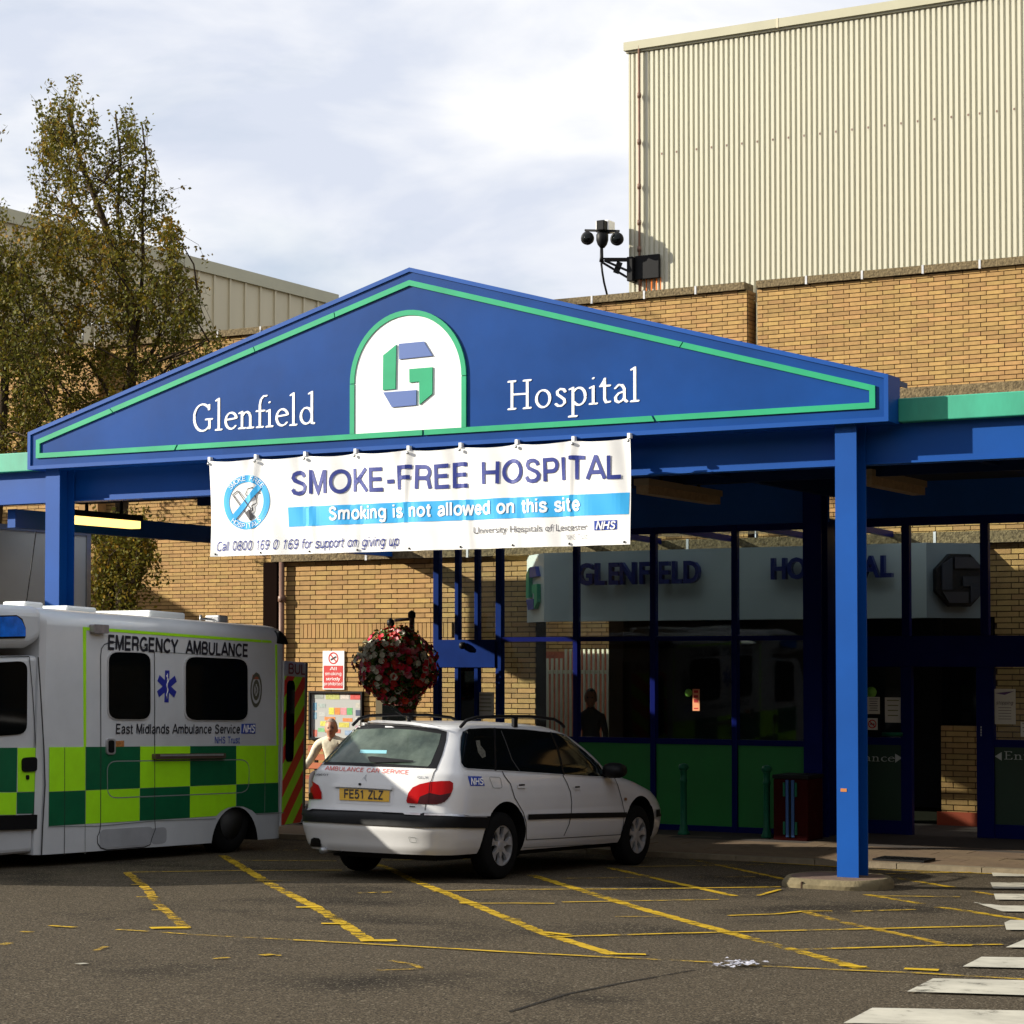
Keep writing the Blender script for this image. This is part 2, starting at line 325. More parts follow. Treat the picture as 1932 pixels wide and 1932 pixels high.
def rrect(x0, y0, x1, y1, r, n=5):
    o = []
    for cx, cy, a in ((x1 - r, y1 - r, 0), (x0 + r, y1 - r, 90), (x0 + r, y0 + r, 180), (x1 - r, y0 + r, 270)):
        for k in range(n + 1):
            t = R(a + 90 * k / n); o.append((cx + r * math.cos(t), cy + r * math.sin(t)))
    return o
def rquad(c4, r, n=5):
    # quad corners (px) TL,TR,BR,BL with rounded corners r (fraction of sides)
    o = []; c4 = [Vector(c) for c in c4]
    for i in range(4):
        p, a, b = c4[i], c4[i - 1], c4[(i + 1) % 4]
        ra = min(r / (a - p).length, .5); rb = min(r / (b - p).length, .5)
        s = p.lerp(a, ra); e = p.lerp(b, rb)
        for k in range(n + 1):
            t = k / n; o.append(tuple((s * (1 - t) + p * t) * (1 - t) + (p * (1 - t) + e * t) * t))
    return o
def solid(mb, pts2, fn, d0, d1, step=None, mi=0):
    # closed thin slab: polygon in 2D, fn(u,v,depth)->3D
    vs, fs = tri(pts2, step); n = len(vs)
    mb.add([fn(p[0], p[1], d1) for p in vs], fs, mi)
    cnt = {}
    for f in fs:
        for i in range(len(f)):
            a, b = f[i], f[(i + 1) % len(f)]; cnt[(a, b)] = 1
    be = [(a, b) for (a, b) in cnt if (b, a) not in cnt]
    for a, b in be:
        mb.add([fn(*vs[a], d1), fn(*vs[b], d1), fn(*vs[b], d0), fn(*vs[a], d0)], [(0, 3, 2, 1)], mi)
    return mb
def onY(Y):   # pixel polygon onto facade plane; depth d comes toward the viewer
    def f(u, v, d):
        p = P(u, v, Y=Y); return (p.x, Y - d, p.z)
    return f
def flatY(Y):  # world X,Z polygon on facade plane
    return lambda u, v, d: (u, Y - d, v)

# ---------------------------------------------------------------- ground
gm = mat('asphalt', (.15, .13, .105), .95, spec=.12)
t = gm.node_tree; lk = t.links.new; b = t.nodes['Principled BSDF']; tcn = N(t, 'ShaderNodeTexCoord')
na = N(t, 'ShaderNodeTexNoise'); na.inputs['Scale'].default_value = 75; na.inputs['Detail'].default_value = 3; na.inputs['Roughness'].default_value = .8
nb_ = N(t, 'ShaderNodeTexNoise'); nb_.inputs['Scale'].default_value = .55; nb_.inputs['Detail'].default_value = 7; nb_.inputs['Roughness'].default_value = .6
ra = N(t, 'ShaderNodeValToRGB'); ra.color_ramp.elements[0].position = .38; ra.color_ramp.elements[0].color = (.016, .013, .009, 1); ra.color_ramp.elements[1].position = .66; ra.color_ramp.elements[1].color = (.142, .113, .075, 1)
rb = N(t, 'ShaderNodeValToRGB'); rb.color_ramp.elements[0].position = .34; rb.color_ramp.elements[0].color = (.36, .36, .37, 1); rb.color_ramp.elements[1].position = .5; rb.color_ramp.elements[1].color = (1, 1, 1, 1)
vo = N(t, 'ShaderNodeTexVoronoi'); vo.inputs['Scale'].default_value = 95; rv = N(t, 'ShaderNodeValToRGB'); rv.color_ramp.elements[0].position = .9; rv.color_ramp.elements[0].color = (0, 0, 0, 1); rv.color_ramp.elements[1].position = .97
mu = N(t, 'ShaderNodeMixRGB', blend_type='MULTIPLY', _0=1.0); ml = N(t, 'ShaderNodeMixRGB', blend_type='MIX'); ml.inputs[2].default_value = (.20, .17, .12, 1)
sepx = N(t, 'ShaderNodeSeparateColor')
for n_ in (na, nb_, vo): lk(tcn.outputs['Object'], n_.inputs['Vector'])
lk(na.outputs[0], ra.inputs[0]); lk(nb_.outputs[0], rb.inputs[0]); lk(ra.outputs[0], mu.inputs[1]); lk(rb.outputs[0], mu.inputs[2])
lk(vo.outputs['Color'], sepx.inputs[0]); lk(sepx.outputs[0], rv.inputs[0]); lk(rv.outputs[0], ml.inputs[0]); lk(mu.outputs[0], ml.inputs[1]); lk(ml.outputs[0], b.inputs['Base Color'])
bu = N(t, 'ShaderNodeBump', _0=.9); bu.inputs['Distance'].default_value = .012; lk(na.outputs[0], bu.inputs['Height']); lk(bu.outputs[0], b.inputs['Normal'])
g = MB(); ys = [-400, -12, 29, 500]
for i in range(3):
    y0, y1 = ys[i], ys[i + 1]
    g.add([(-400, y0, zg(y0)), (400, y0, zg(y0)), (400, y1, zg(y1)), (-400, y1, zg(y1))], [(0, 1, 2, 3)])
tag(g.build('asphalt_ground', gm), kind='structure')

def paint(name, col, wear=.45, nsc=9):
    m = mat(name, col, .85, spec=.15, noise=.22, nscale=3); t = m.node_tree; lk = t.links.new; b = t.nodes['Principled BSDF']
    tcn = N(t, 'ShaderNodeTexCoord'); n = N(t, 'ShaderNodeTexNoise'); n.inputs['Scale'].default_value = nsc; n.inputs['Detail'].default_value = 10; n.inputs['Roughness'].default_value = .75
    n2 = N(t, 'ShaderNodeTexNoise'); n2.inputs['Scale'].default_value = .8; n2.inputs['Detail'].default_value = 3
    lk(tcn.outputs['Object'], n.inputs[0]); lk(tcn.outputs['Object'], n2.inputs[0])
    ad = N(t, 'ShaderNodeMath', operation='ADD'); m1 = N(t, 'ShaderNodeMath', operation='MULTIPLY', _1=.5); lk(n2.outputs[0], m1.inputs[0]); lk(n.outputs[0], ad.inputs[0]); lk(m1.outputs[0], ad.inputs[1])
    r = N(t, 'ShaderNodeValToRGB'); r.color_ramp.elements[0].position = wear; r.color_ramp.elements[1].position = wear + .17; lk(ad.outputs[0], r.inputs[0]); lk(r.outputs[0], b.inputs['Alpha'])
    return m
YEL = paint('yellow_road_paint', (.42, .27, .014), .62); YELB = paint('fresh_yellow_road_paint', (.48, .31, .014), .42); YELF = paint('faded_yellow_road_paint', (.40, .25, .02), .68); ZEB = paint('white_road_paint', (.42, .40, .33), .49, 6)
def gpoly(pts): return [G(x, y) for x, y in pts]
def line_px(pts, wd, zoff=.004):
    w0 = [G(x, y) for x, y in pts]; mb = MB(); ls = []; rs = []; rj = random.Random(int(pts[0][0] * 7 + pts[0][1])); ws = [w0[0]]
    for a, b_ in zip(w0[:-1], w0[1:]):
        m_ = max(1, int((b_ - a).length / .07)); ws += [a.lerp(b_, k / m_) for k in range(1, m_ + 1)]
    for i, p in enumerate(ws):
        d = ws[min(i + 1, len(ws) - 1)] - ws[max(i - 1, 0)]; d.z = 0; d.normalize(); nrm = Vector((-d.y, d.x, 0)) * wd / 2
        a, c = p + nrm * rj.uniform(.72, 1.08), p - nrm * rj.uniform(.72, 1.08); a.z = zg(a.y) + zoff; c.z = zg(c.y) + zoff; ls.append(a); rs.append(c)
    n = len(ws); mb.add(ls + rs, [(i, i + 1, n + i + 1, n + i) for i in range(n - 1)]); return mb
LF = lambda x, y: (x * .5, 1584.5 + y * .5)
RF = lambda x, y: (966 + x * .5, 1584.5 + y * .5)
diag = [([LF(840, 60), LF(1050, 185), LF(1190, 255), LF(1300, 320), LF(1385, 378)], .11, YEL), ([LF(480, 125), LF(560, 190), LF(590, 240), LF(640, 280), LF(700, 335)], .09, YELF),
        ([LF(1380, 80), LF(1470, 110), LF(1550, 150), LF(1740, 225), LF(1860, 275), RF(0, 305)], .11, YEL), ([RF(0, 305), RF(120, 355), RF(385, 435)], .11, YEL),
        ([RF(75, 135), RF(240, 185), RF(500, 265), RF(820, 352), RF(1080, 422), RF(1320, 487)], .12, YEL),
        ([RF(360, 105), RF(600, 160), RF(840, 213)], .10, YEL), ([RF(680, 75), RF(1030, 150)], .09, YEL), ([RF(1420, 140), RF(1660, 180)], .11, YEL),
        ([RF(1100, 272), RF(1280, 320), RF(1500, 365), RF(1640, 397)], .10, YELF), ([RF(1610, 255), RF(1750, 275), RF(1960, 308)], .11, YEL), ([RF(1340, 208), RF(1545, 242)], .10, YEL), ([RF(1740, 195), RF(1830, 211)], .08, YELF)]
horiz = [([RF(-300, 197), RF(0, 190), RF(480, 188), RF(1012, 180)], .07, YEL), ([RF(-200, 243), RF(0, 242), RF(160, 243)], .06, YEL), ([RF(190, 238), RF(780, 228)], .06, YEL), ([RF(815, 289), RF(1000, 283), RF(1100, 272), RF(1210, 272)], .07, YEL),
         ([RF(1280, 273), RF(1520, 266)], .06, YEL), ([RF(390, 293), RF(590, 292)], .05, YELF), ([RF(130, 370), RF(780, 352), RF(1400, 338), RF(1850, 327)], .07, YEL), ([RF(1080, 418), RF(1640, 401), RF(1850, 398)], .07, YEL),
         ([RF(1360, 214), RF(1690, 218)], .06, YEL), ([RF(180, 148), RF(920, 142)], .05, YELF), ([RF(440, 104), RF(950, 96)], .05, YEL), ([RF(1010, 190), RF(930, 213)], .05, YEL), ([RF(600, 66), RF(1150, 99), RF(1340, 113), RF(1812, 130)], .08, YEL), ([RF(1380, 131), RF(1812, 122)], .06, YEL),
         ([LF(440, 342), LF(560, 349)], .06, YEL), ([LF(600, 352), LF(700, 359)], .05, YEL), ([LF(700, 360), LF(1010, 376)], .05, YELF), ([LF(1010, 376), LF(1360, 395), LF(1620, 409), LF(1932, 428)], .06, YEL), ([RF(0, 428), RF(770, 467), RF(940, 480), RF(1200, 493), RF(1500, 505), RF(1960, 532)], .06, YEL),
         ([LF(480, 125), LF(870, 119), LF(1290, 117)], .05, YEL), ([LF(880, 80), LF(1270, 82)], .05, YEL), ([LF(1440, 79), LF(1780, 75)], .05, YEL), ([LF(990, 43), LF(1250, 38)], .05, YELF), ([LF(870, 161), LF(1130, 155)], .05, YELF), ([LF(1350, 204), LF(1480, 200)], .06, YEL), ([LF(515, 218), LF(605, 220)], .06, YEL),
         ([LF(572, 268), LF(642, 268)], .05, YEL), ([LF(495, 172), LF(557, 172)], .05, YEL), ([LF(566, 336), LF(708, 334)], .14, YEL), ([LF(188, 327), LF(285, 334)], .07, YEL), ([LF(1358, 383), LF(1497, 383)], .14, YEL), ([LF(1117, 257), LF(1197, 257)], .10, YEL), ([LF(1212, 319), LF(1306, 320)], .09, YEL), ([LF(962, 158), LF(1066, 157)], .08, YEL),
         ([LF(1350, 490), LF(1440, 497), LF(1590, 490)], .05, YELF), ([LF(1470, 460), LF(1560, 475), LF(1590, 490)], .05, YELF), ([LF(80, 350), LF(125, 352)], .06, YEL), ([LF(290, 473), LF(325, 470)], .06, ZEB), ([LF(805, 453), LF(865, 448)], .05, YEL), ([LF(985, 440), LF(1030, 436)], .07, YEL), ([LF(1040, 440), LF(1062, 440)], .06, YEL), ([LF(360, 422), LF(400, 407)], .05, YELF), ([LF(0, 400), LF(40, 393)], .08, YEL), ([LF(-40, 284), LF(10, 281)], .08, YEL),
         ([RF(370, 434), RF(505, 436)], .09, YEL), ([RF(1480, 490), RF(1610, 496)], .12, YEL), ([RF(1235, 478), RF(1335, 484)], .09, YEL), ([LF(1735, 240), LF(1800, 240)], .1, YEL), ([RF(120, 352), RF(215, 362)], .1, YEL), ([RF(1640, 402), RF(1730, 402)], .09, YEL), ([RF(0, 302), RF(36, 303)], .07, YEL)]
for i, (pts, wd, m) in enumerate(diag + horiz):
    mb = line_px(pts, wd, .004 if i < len(diag) else .008)
    o = mb.build('yellow_road_marking', YELB if (i >= len(diag) and wd >= .09) else m); tag(o, kind='structure')
zs = [[(1250, 700), (1360, 642), (2450, 662), (2450, 720)], [(1490, 580), (1590, 530), (2450, 548), (2450, 610)], [(1700, 485), (1772, 448), (2450, 458), (2450, 503)], [(1863, 412), (1950, 375), (2450, 378), (2450, 418)],
      [(1858, 318), (1880, 308), (2450, 313), (2450, 352), (1865, 345)], [(1740, 240), (1850, 253), (2450, 256), (2450, 282), (1850, 275)], [(1818, 208), (2450, 213), (2450, 236), (1825, 230)], [(1805, 165), (2450, 170), (2450, 193), (1815, 188)], [(1808, 124), (2450, 129), (2450, 146), (1815, 141)]]
for z in zs:
    mb = MB(); q = [G(*RF(x, y)) for x, y in z]
    for p in q: p.z += .012
    mb.add(q, [tuple(range(len(q)))]); tag(mb.build('zebra_stripe', ZEB), kind='structure')
# asphalt repair seam
mb = line_px([RF(-10, 650), RF(200, 585), RF(420, 540), RF(700, 490)], .03, .003); tag(mb.build('asphalt_seam', paint('tar_seam', (.018, .015, .011), .62, 14)), kind='structure')
# crushed white paint splash / litter
mb = MB(); rnd = random.Random(5)
for k in range(60):
    x, y = RF(rnd.gauss(860, 40), rnd.gauss(475, 6)); p = G(x, y); s_ = rnd.uniform(.010, .032); a = rnd.uniform(0, 3.1)
    mb.add([(p.x + s_ * math.cos(a + q) * rnd.uniform(.6, 1.2), p.y + s_ * math.sin(a + q) * rnd.uniform(.6, 1.2), p.z + .014 + rnd.uniform(0, .012)) for q in (0, 1.6, 3.1, 4.7)], [(0, 1, 2, 3)])
tag(mb.build('paper_scraps', mat('scrap_paper', (.40, .40, .46), .8), flipfix=False), 'scatter of torn white paper scraps lying on the yellow line in the road', 'litter', kind='stuff')

# ---------------------------------------------------------------- key planes
YF = 18.95; YB = 27.9; YW = 35.1; YGZ = 25.2; YD = 26.0; KY = 21.9
FLOOR = -.18
# pavement
PAV = mat('paving_slab', (.13, .085, .045), .85, vary=.10, noise=.2, nscale=6, bump=.2, bscale=50)
KERB = mat('kerb_concrete', (.17, .135, .085), .85, vary=.08, noise=.2, nscale=8, bump=.2)
def ptop(Y): return zg(KY) + .055 - .012 * (Y - KY)
pv = empty('pavement', (-10, KY, zg(KY)), kind='structure')
mb = MB(); mb.add([(-34, KY + .13, ptop(KY) - .014), (12, KY + .13, ptop(KY) - .014), (12, 36, ptop(28) - .014), (-34, 36, ptop(28) - .014), (-34, KY + .13, zg(KY) - .3), (12, KY + .13, zg(KY) - .3)], [(0, 1, 2, 3), (0, 4, 5, 1)])
mb.build('bedding', mat('paving_joint', (.03, .02, .013), .95), pv)
sl_me = None
def slabmesh(wx, wy, hh, m, name):
    mb = MB(); mb.box(0, wx, 0, wy, -hh, 0); me = bpy.data.meshes.new(name); me.from_pydata(mb.v, [], mb.f); me.materials.append(m); return me
sl_me = slabmesh(.594, .394, .05, PAV, 'paving_slab')
rnd = random.Random(3)
cnt = 0
for j in range(9):
    for i in range(33):
        x = -16.5 + i * .6 + (j % 2) * .3; y = KY + .14 + j * .4
        if y + .4 > YGZ - .05 + .4: continue
        o = bpy.data.objects.new('paving_slab', sl_me); C.objects.link(o); o.parent = pv
        o.location = Vector((x, y, ptop(y) + rnd.uniform(-.002, .002))) - ORG[pv.name]; cnt += 1
mb = MB()
for j in range(16):
    for i in range(12):
        x = -24.5 + i * .6 + (j % 2) * .3; y = KY + .14 + j * .4
        if x > -17.2 and j < 9: continue
        mb.box(x, x + .594, y, y + .394, ptop(y) - .05, ptop(y))
o = mb.build('far_paving', PAV, pv); o['kind'] = 'stuff'
kb = empty('kerb', (-10, KY, zg(KY)), kind='structure')
k_me = slabmesh(.905, .125, .25, KERB, 'kerb_stone')
for i in range(38):
    o = bpy.data.objects.new('kerb_stone', k_me); C.objects.link(o); o.parent = kb
    o.location = Vector((-26 + i * .915, KY, ptop(KY) + .002)) - ORG[kb.name]
# drain grate in the kerb channel
p = P(1702, 1638, Y=KY + .4); q0 = P(1655, 1638, Y=KY + .4); q1 = P(1752, 1638, Y=KY + .4)
zt = ptop(KY) + .008
dr = empty('drain_grate', ((q0.x + q1.x) / 2, KY + .45, zt), 'black iron drain grate set in the pavement behind the column island', 'drain')
mb = MB(); mb.box(q0.x, q1.x, KY + .25, KY + .28, zt - .01, zt + .012); mb.box(q0.x, q1.x, KY + .60, KY + .63, zt - .01, zt + .012); mb.box(q0.x, q0.x + .03, KY + .28, KY + .6, zt - .01, zt + .012); mb.box(q1.x - .03, q1.x, KY + .28, KY + .6, zt - .01, zt + .012)
mb.build('frame', BLACK, dr)
k = 0
x = q0.x + .05
while x < q1.x - .05:
    mb = MB(); mb.box(x, x + .022, KY + .28, KY + .6, zt - .008, zt + .01); mb.build('bar', BLACK, dr); x += .05
mb = MB(); mb.box(q0.x + .03, q1.x - .03, KY + .28, KY + .6, zt - .009, zt - .004); mb.build('pit', mat('drain_void', (.004, .004, .004), 1), dr)

# ---------------------------------------------------------------- brick walls
def brick_wall(parent, Y, x0, x1, z0, z1, nobj, near_x, holes=(), thick=.02, bl=.3, ch=.075, depth=.3, phase=0.0, topvis=None, backing=True):
    if backing:
        mb = MB(); 
        # backing split round the holes (holes sorted, full spans in x)
        mb_parts = [(x0, x1, z0, z1)]
        for (hx0, hx1, hz0, hz1) in holes:
            nw = []
            for (a, b_, c, d) in mb_parts:
                if hx0 >= b_ or hx1 <= a or hz0 >= d or hz1 <= c: nw.append((a, b_, c, d)); continue
                if hx0 > a: nw.append((a, hx0, c, d))
                if hx1 < b_: nw.append((hx1, b_, c, d))
                xa, xb = max(a, hx0), min(b_, hx1)
                if hz0 > c: nw.append((xa, xb, c, hz0))
                if hz1 < d: nw.append((xa, xb, hz1, d))
            mb_parts = nw
        for (a, b_, c, d) in mb_parts: mb.box(a, b_, Y, Y + depth, c, d)
        mb.build('mortar_backing', MORTAR, parent)
    lst = []
    n = int(round((z1 - z0) / ch))
    for j in range(n):
        za = z0 + j * ch + .0065; zb = min(za + ch - .013, z1 - .003); off = (j % 2) * bl / 3 + phase
        x = x0 - bl + (off % bl)
        while x < x1:
            a, b_ = max(x + .0065, x0), min(x + bl - .0065, x1)
            segs = [(a, b_)]
            for (hx0, hx1, hz0, hz1) in holes:
                if zb > hz0 + .004 and za < hz1 - .004:
                    ns = []
                    for (p_, q_) in segs:
                        if hx0 >= q_ or hx1 <= p_: ns.append((p_, q_)); continue
                        if hx0 > p_: ns.append((p_, hx0 - .005))
                        if hx1 < q_: ns.append((hx1 + .005, q_))
                    segs = ns
            for (p_, q_) in segs:
                if q_ - p_ > .03: lst.append((p_, q_, za, zb))
            x += bl
    rn = random.Random(int(abs(x0 * 97 + Y * 31)))
    if nobj:
        full = sorted([l for l in lst if l[1] - l[0] > bl - .018 and (topvis is None or topvis(l))], key=lambda l: abs(l[0] - near_x))[:nobj]
        fs = set(full); mbb = MB(); mbb.box(0, bl - .013, -thick, .0, 0, ch - .013); me = bpy.data.meshes.new('brick'); me.from_pydata(mbb.v, [], mbb.f); me.materials.append(BRICK)
        org = ORG[parent.name]
        for l in full:
            o = bpy.data.objects.new('brick', me); C.objects.link(o); o.parent = parent
            o.location = Vector((l[0], Y + rn.uniform(-.003, .003), l[2])) - org
        lst = [l for l in lst if l not in fs]
    mb = MB()
    for l in lst:
        t_ = thick + rn.uniform(-.003, .003); mb.box(l[0], l[1], Y - t_, Y, l[2], l[3])
    if lst:
        o = mb.build('brickwork', BRICK, parent, flipfix=False); o['kind'] = 'stuff'

# main building, wall in plane YW
xL = P(175, 1000, Y=YW).x - 2.0
hb = empty('hospital_building', (-15, YW, zg(30)), 'long hospital building of buff brick with pebbled coping behind the blue canopy', 'building')
ztop = P(1431, 545, Y=YW).z          # underside of coping
zcop = P(1431, 531, Y=YW).z
xs0, xs1 = P(1410, 600, Y=YW).x, P(1430, 600, Y=YW).x   # slot
xR = 15.9
zb0 = P(1800, 745, Y=YW).z; zb1 = P(1800, 728, Y=YW).z
base = zg(30)
nrow = int((ztop - base) / .075); z0w = ztop - nrow * .075
brick_wall(hb, YW, -44, xs0, z0w, ztop, 60, xs0, topvis=lambda l: l[2] > 6.9 and l[0] > -20)
brick_wall(hb, YW, xs1, xR, z0w, ztop, 235, P(1880, 600, Y=YW).x, topvis=lambda l: l[2] > 6.6, phase=.1)
mb = MB(); mb.box(xs0, xs1, YW + .35, YW + .5, z0w, ztop); mb.build('recess_back', MORTAR, hb)
mb = MB(); nn = int((ztop - 5) / .075)
for j in range(nn):
    z = ztop - (j + 1) * .075 + .005
    mb.box(xs0 + .01, xs0 + .14, YW + .32, YW + .35, z, z + .065); mb.box(xs0 + .15, xs1 - .01, YW + .32, YW + .35, z, z + .065)
    mb.box(xs1 - .018, xs1 - .001, YW + .01 + (j % 2) * .1, YW + .3, z, z + .065); mb.box(xs0 + .001, xs0 + .018, YW + .01, YW + .3, z, z + .065)
o = mb.build('recess_brickwork', BRICK, hb, flipfix=False); o['kind'] = 'stuff'
mb = MB(); mb.tube([((xs0 + xs1) / 2, YW + .2, ztop + .1), ((xs0 + xs1) / 2, YW + .2, 4)], .02, 6); mb.build('lightning_conductor', CLADE, hb)
# copings: slabs 2.0 m with lead joints
ju = [239, 445, 647, 842]; jd = [887, 1082, 1302, 1541, 1765]
jx = [P((2000 + a / 1.05) / 1.988, 540, Y=YW).x for a in (239, 445, 647)]; jx2 = [P((2000 + a / 1.05) / 1.988, 530, Y=YW).x for a in (1082, 1302, 1541, 1765)]
stp = jx[1] - jx[0]; allj = sorted([jx[0] - stp * k for k in range(0, 14)] + jx[1:])
edges = [-44] + allj + [xs0]
def coping(parent, edges, Y0, Y1, za, zb, jm):
    for a, b_ in zip(edges[:-1], edges[1:]):
        mb = MB(); mb.box(a + .02, b_ - .02, Y0, Y1, za, zb); mb.build('coping_stone', PEBBLE, parent)
    for e in edges[1:-1]:
        mb = MB(); mb.box(e - .018, e + .018, Y0 - .006, Y1 - .01, za - .012, zb + .006); mb.build('coping_joint', jm, parent)
JW = mat('lead_joint', (.55, .56, .58), .6, noise=.15, nscale=12)
coping(hb, edges, YW - .09, YW + .33, ztop + .002, zcop, JW)
stp2 = jx2[1] - jx2[0]
coping(hb, [xs1 - .02] + jx2 + [jx2[-1] + stp2, xR], YW - .09, YW + .33, ztop + .002, zcop, JW)
mb = MB(); mb.box(-44, xs0 - .02, YW - .02, YW + .2, ztop - .02, ztop - .001); mb.box(xs1, xR, YW - .02, YW + .2, ztop - .02, ztop - .001); mb.build('damp_course', mat('bitumen_strip', (.02, .015, .01), .9), hb)
mb = MB(); mb.box(P(1690, 740, Y=YW).x - 6, xR, YW - .16, YW - .021, zb0 - .35, zb1); mb.build('pebble_band', PEBBLE, hb)
mb = MB(); mb.box(-44, xR, YW + .3, YW + 14, ztop - .6, ztop - .2); mb.build('flat_roof', MORTAR, hb)
# clad block behind the left end of the wall
XU = -34.6
wg = empty('clad_block', (XU - 4, 45, ztop), 'tan ribbed metal plant block behind the birch trees above the left wall', 'building')
zr_ = P(632, 556, X=XU).z; yfar = P(632, 556, X=XU).y; zw1 = ztop - 1.2; y_near = YW + .8
mb = MB(); mb.box(XU - 12, XU, y_near, yfar, zw1 - .3, zr_ - .25); mb.build('wall_core', CLADD, wg)
mb = MB(); mb.box(0, .05, 0, .07, 0, zr_ - .3 - zw1); rb_me = bpy.data.meshes.new('rib'); rb_me.from_pydata(mb.v, [], mb.f); rb_me.materials.append(CLADD)
y = y_near
while y < yfar - .1:
    o = bpy.data.objects.new('rib', rb_me); C.objects.link(o); o.parent = wg; o.location = Vector((XU, y, zw1)) - ORG[wg.name]; y += .68
mb = MB(); mb.box(XU - 12, XU + .10, y_near, yfar + .05, zr_ - .32, zr_); mb.build('roof_trim', CLADE, wg)
p0 = P(447, 640, X=XU); mb = MB(); mb.box(XU + .051, XU + .09, p0.y, p0.y + 1.9, p0.z - 1.2, p0.z + .15); mb.build('louvre', mat('dark_louvre', (.05, .045, .04), .6), wg)
xr0, xr1 = P(150, 690, Y=YW).x, P(215, 690, Y=YW).x
mb = MB(); mb.tube([(xr0, YW + .1, ztop + .55), (xr1, YW + .1, ztop + .55)], .03, 6)
for k in range(3): mb.tube([(xr0 + (xr1 - xr0) * k / 2, YW + .1, ztop + .1), (xr0 + (xr1 - xr0) * k / 2, YW + .1, ztop + .55)], .022, 6)
mb.build('roof_rail', STEEL, hb)
xq = P(168, 780, Y=YW).x; mb = MB(); mb.box(xq, xq + .5, YW - .30, YW - .025, 3.6, ztop - .05); mb.build('brick_pier', BRICK, hb)
# unseen ranges: opposite and right added to cut sky light, left inferred from shadow
lw = empty('left_range', (-42, 28, base), 'buff brick range closing the yard on the left outside the frame', 'building')
mb = MB(); mb.box(-50, -38.5, -30, YW - .1, base, 8.0); mb.build('wall', BRICK, lw)  # stretched along the yard to block more sky light
op = empty('opposite_sky_blocker', (0, -27, 2), 'unseen dark block added behind the viewer to cut sky light and darken reflections', 'building')
mb = MB(); mb.box(-70, 60, -44, -27, -1, 14); mb.build('wall', mat('dull_brick', (.07, .045, .028), .9, noise=.3, nscale=3), op)
for k in range(20):
    for zz in (2.6, 6.2, 9.8): mb = MB(); mb.box(-66 + k * 6.2, -63.4 + k * 6.2, -27.0, -26.94, zz, zz + 1.7); mb.build('window', TINT, op)
mb = MB(); mb.box(16, 30, -26, 34.8, -1, 13); tag(mb.build('right_sky_blocker', mat('dull_brick', (.07, .045, .028), .9)), 'unseen block added outside the frame on the right to cut sky light', 'building')

# clad tower
YT = YW + 1.6
tx0 = P(1189, 300, Y=YT).x; tzt = P(1189, 82, Y=YT).z; tx1 = xR + 3; tzb = ztop - .8
tw = empty('clad_tower', (tx0 + 6, YT, tzb), 'tall cream profiled metal plant tower above the brick parapet', 'building')
pitch = (P(1930, 300, Y=YT).x - tx0) / 74.0
mb = MB(); mb.box(tx0, tx1, YT, YT + 12, tzb, tzt - .12); mb.build('wall_core', CLADE, tw)
def ribmesh(h):
    pr = [(0, 0), (.24, 0), (.36, -.032), (.88, -.032), (1.0, 0)]
    pr = [(a * pitch, b_) for a, b_ in pr]; mb = MB()
    for i in range(4):
        a, c = pr[i], pr[i + 1]
        mb.add([(a[0], a[1], 0), (c[0], c[1], 0), (c[0], c[1], h), (a[0], a[1], h)], [(0, 1, 2, 3)])
    me = bpy.data.meshes.new('cladding_rib'); me.from_pydata(mb.v, [], mb.f); me.materials.append(CLAD); return me
rme = ribmesh(tzt - .21 - tzb)
for i in range(int((tx1 - tx0) / pitch)):
    o = bpy.data.objects.new('cladding_rib', rme); C.objects.link(o); o.parent = tw; o.location = Vector((tx0 + i * pitch, YT - .004, tzb)) - ORG[tw.name]
mb = MB(); mb.box(tx0 - .08, tx1, YT - .12, YT + 12.1, tzt - .16, tzt); mb.box(tx0 - .05, tx1, YT - .07, YT + .0, tzt - .20, tzt - .16); mb.build('roof_trim', CLADE, tw)
mb = MB(); mb.box(tx0 - .01, tx0 + pitch * .25, YT - .04, YT, tzb, tzt - .21); mb.build('corner_trim', CLADE, tw)
xp = P(1206, 300, Y=YT - .1).x
mb = MB(); mb.tube([(xp, YT - .1, tzt - .1), (xp, YT - .1, tzb)], .022, 6)
for yy in (180, 268, 352, 420, 470): mb.lathe([(.035, -.05), (.045, 0), (.035, .05)], P(1206, yy, Y=YT - .1), 8)
mb.build('conductor_pipe', PIPE, tw)
mb = MB()
for k in range(26):   # screw heads
    for (sx, sy, ex, ey) in ((1242, 285, 1905, 198),):
        p = P(sx + (ex - sx) * k / 22.0, sy + (ey - sy) * k / 22.0 + 5, Y=YT - .062); zz = P(1242, 290, Y=YT - .062).z
        xx = tx0 + (round((p.x - tx0) / pitch / 1) + .65) * pitch
        mb.box(xx - .012, xx + .012, YT - .042, YT - .030, zz - .018, zz + .018); mb.box(xx - .012, xx + .012, YT - .042, YT - .030, zz - 3.1, zz - 3.065)
mb.build('screw_heads', PIPE, tw)
jx_ = P((2300 + 770 / 1.2545) / 1.988, 70, Y=YT - .14).x
mb = MB(); mb.box(jx_ - .02, jx_ + .02, YT - .125, YT + .2, tzt - .17, tzt + .006); mb.build('trim_joint', CLADD, tw)

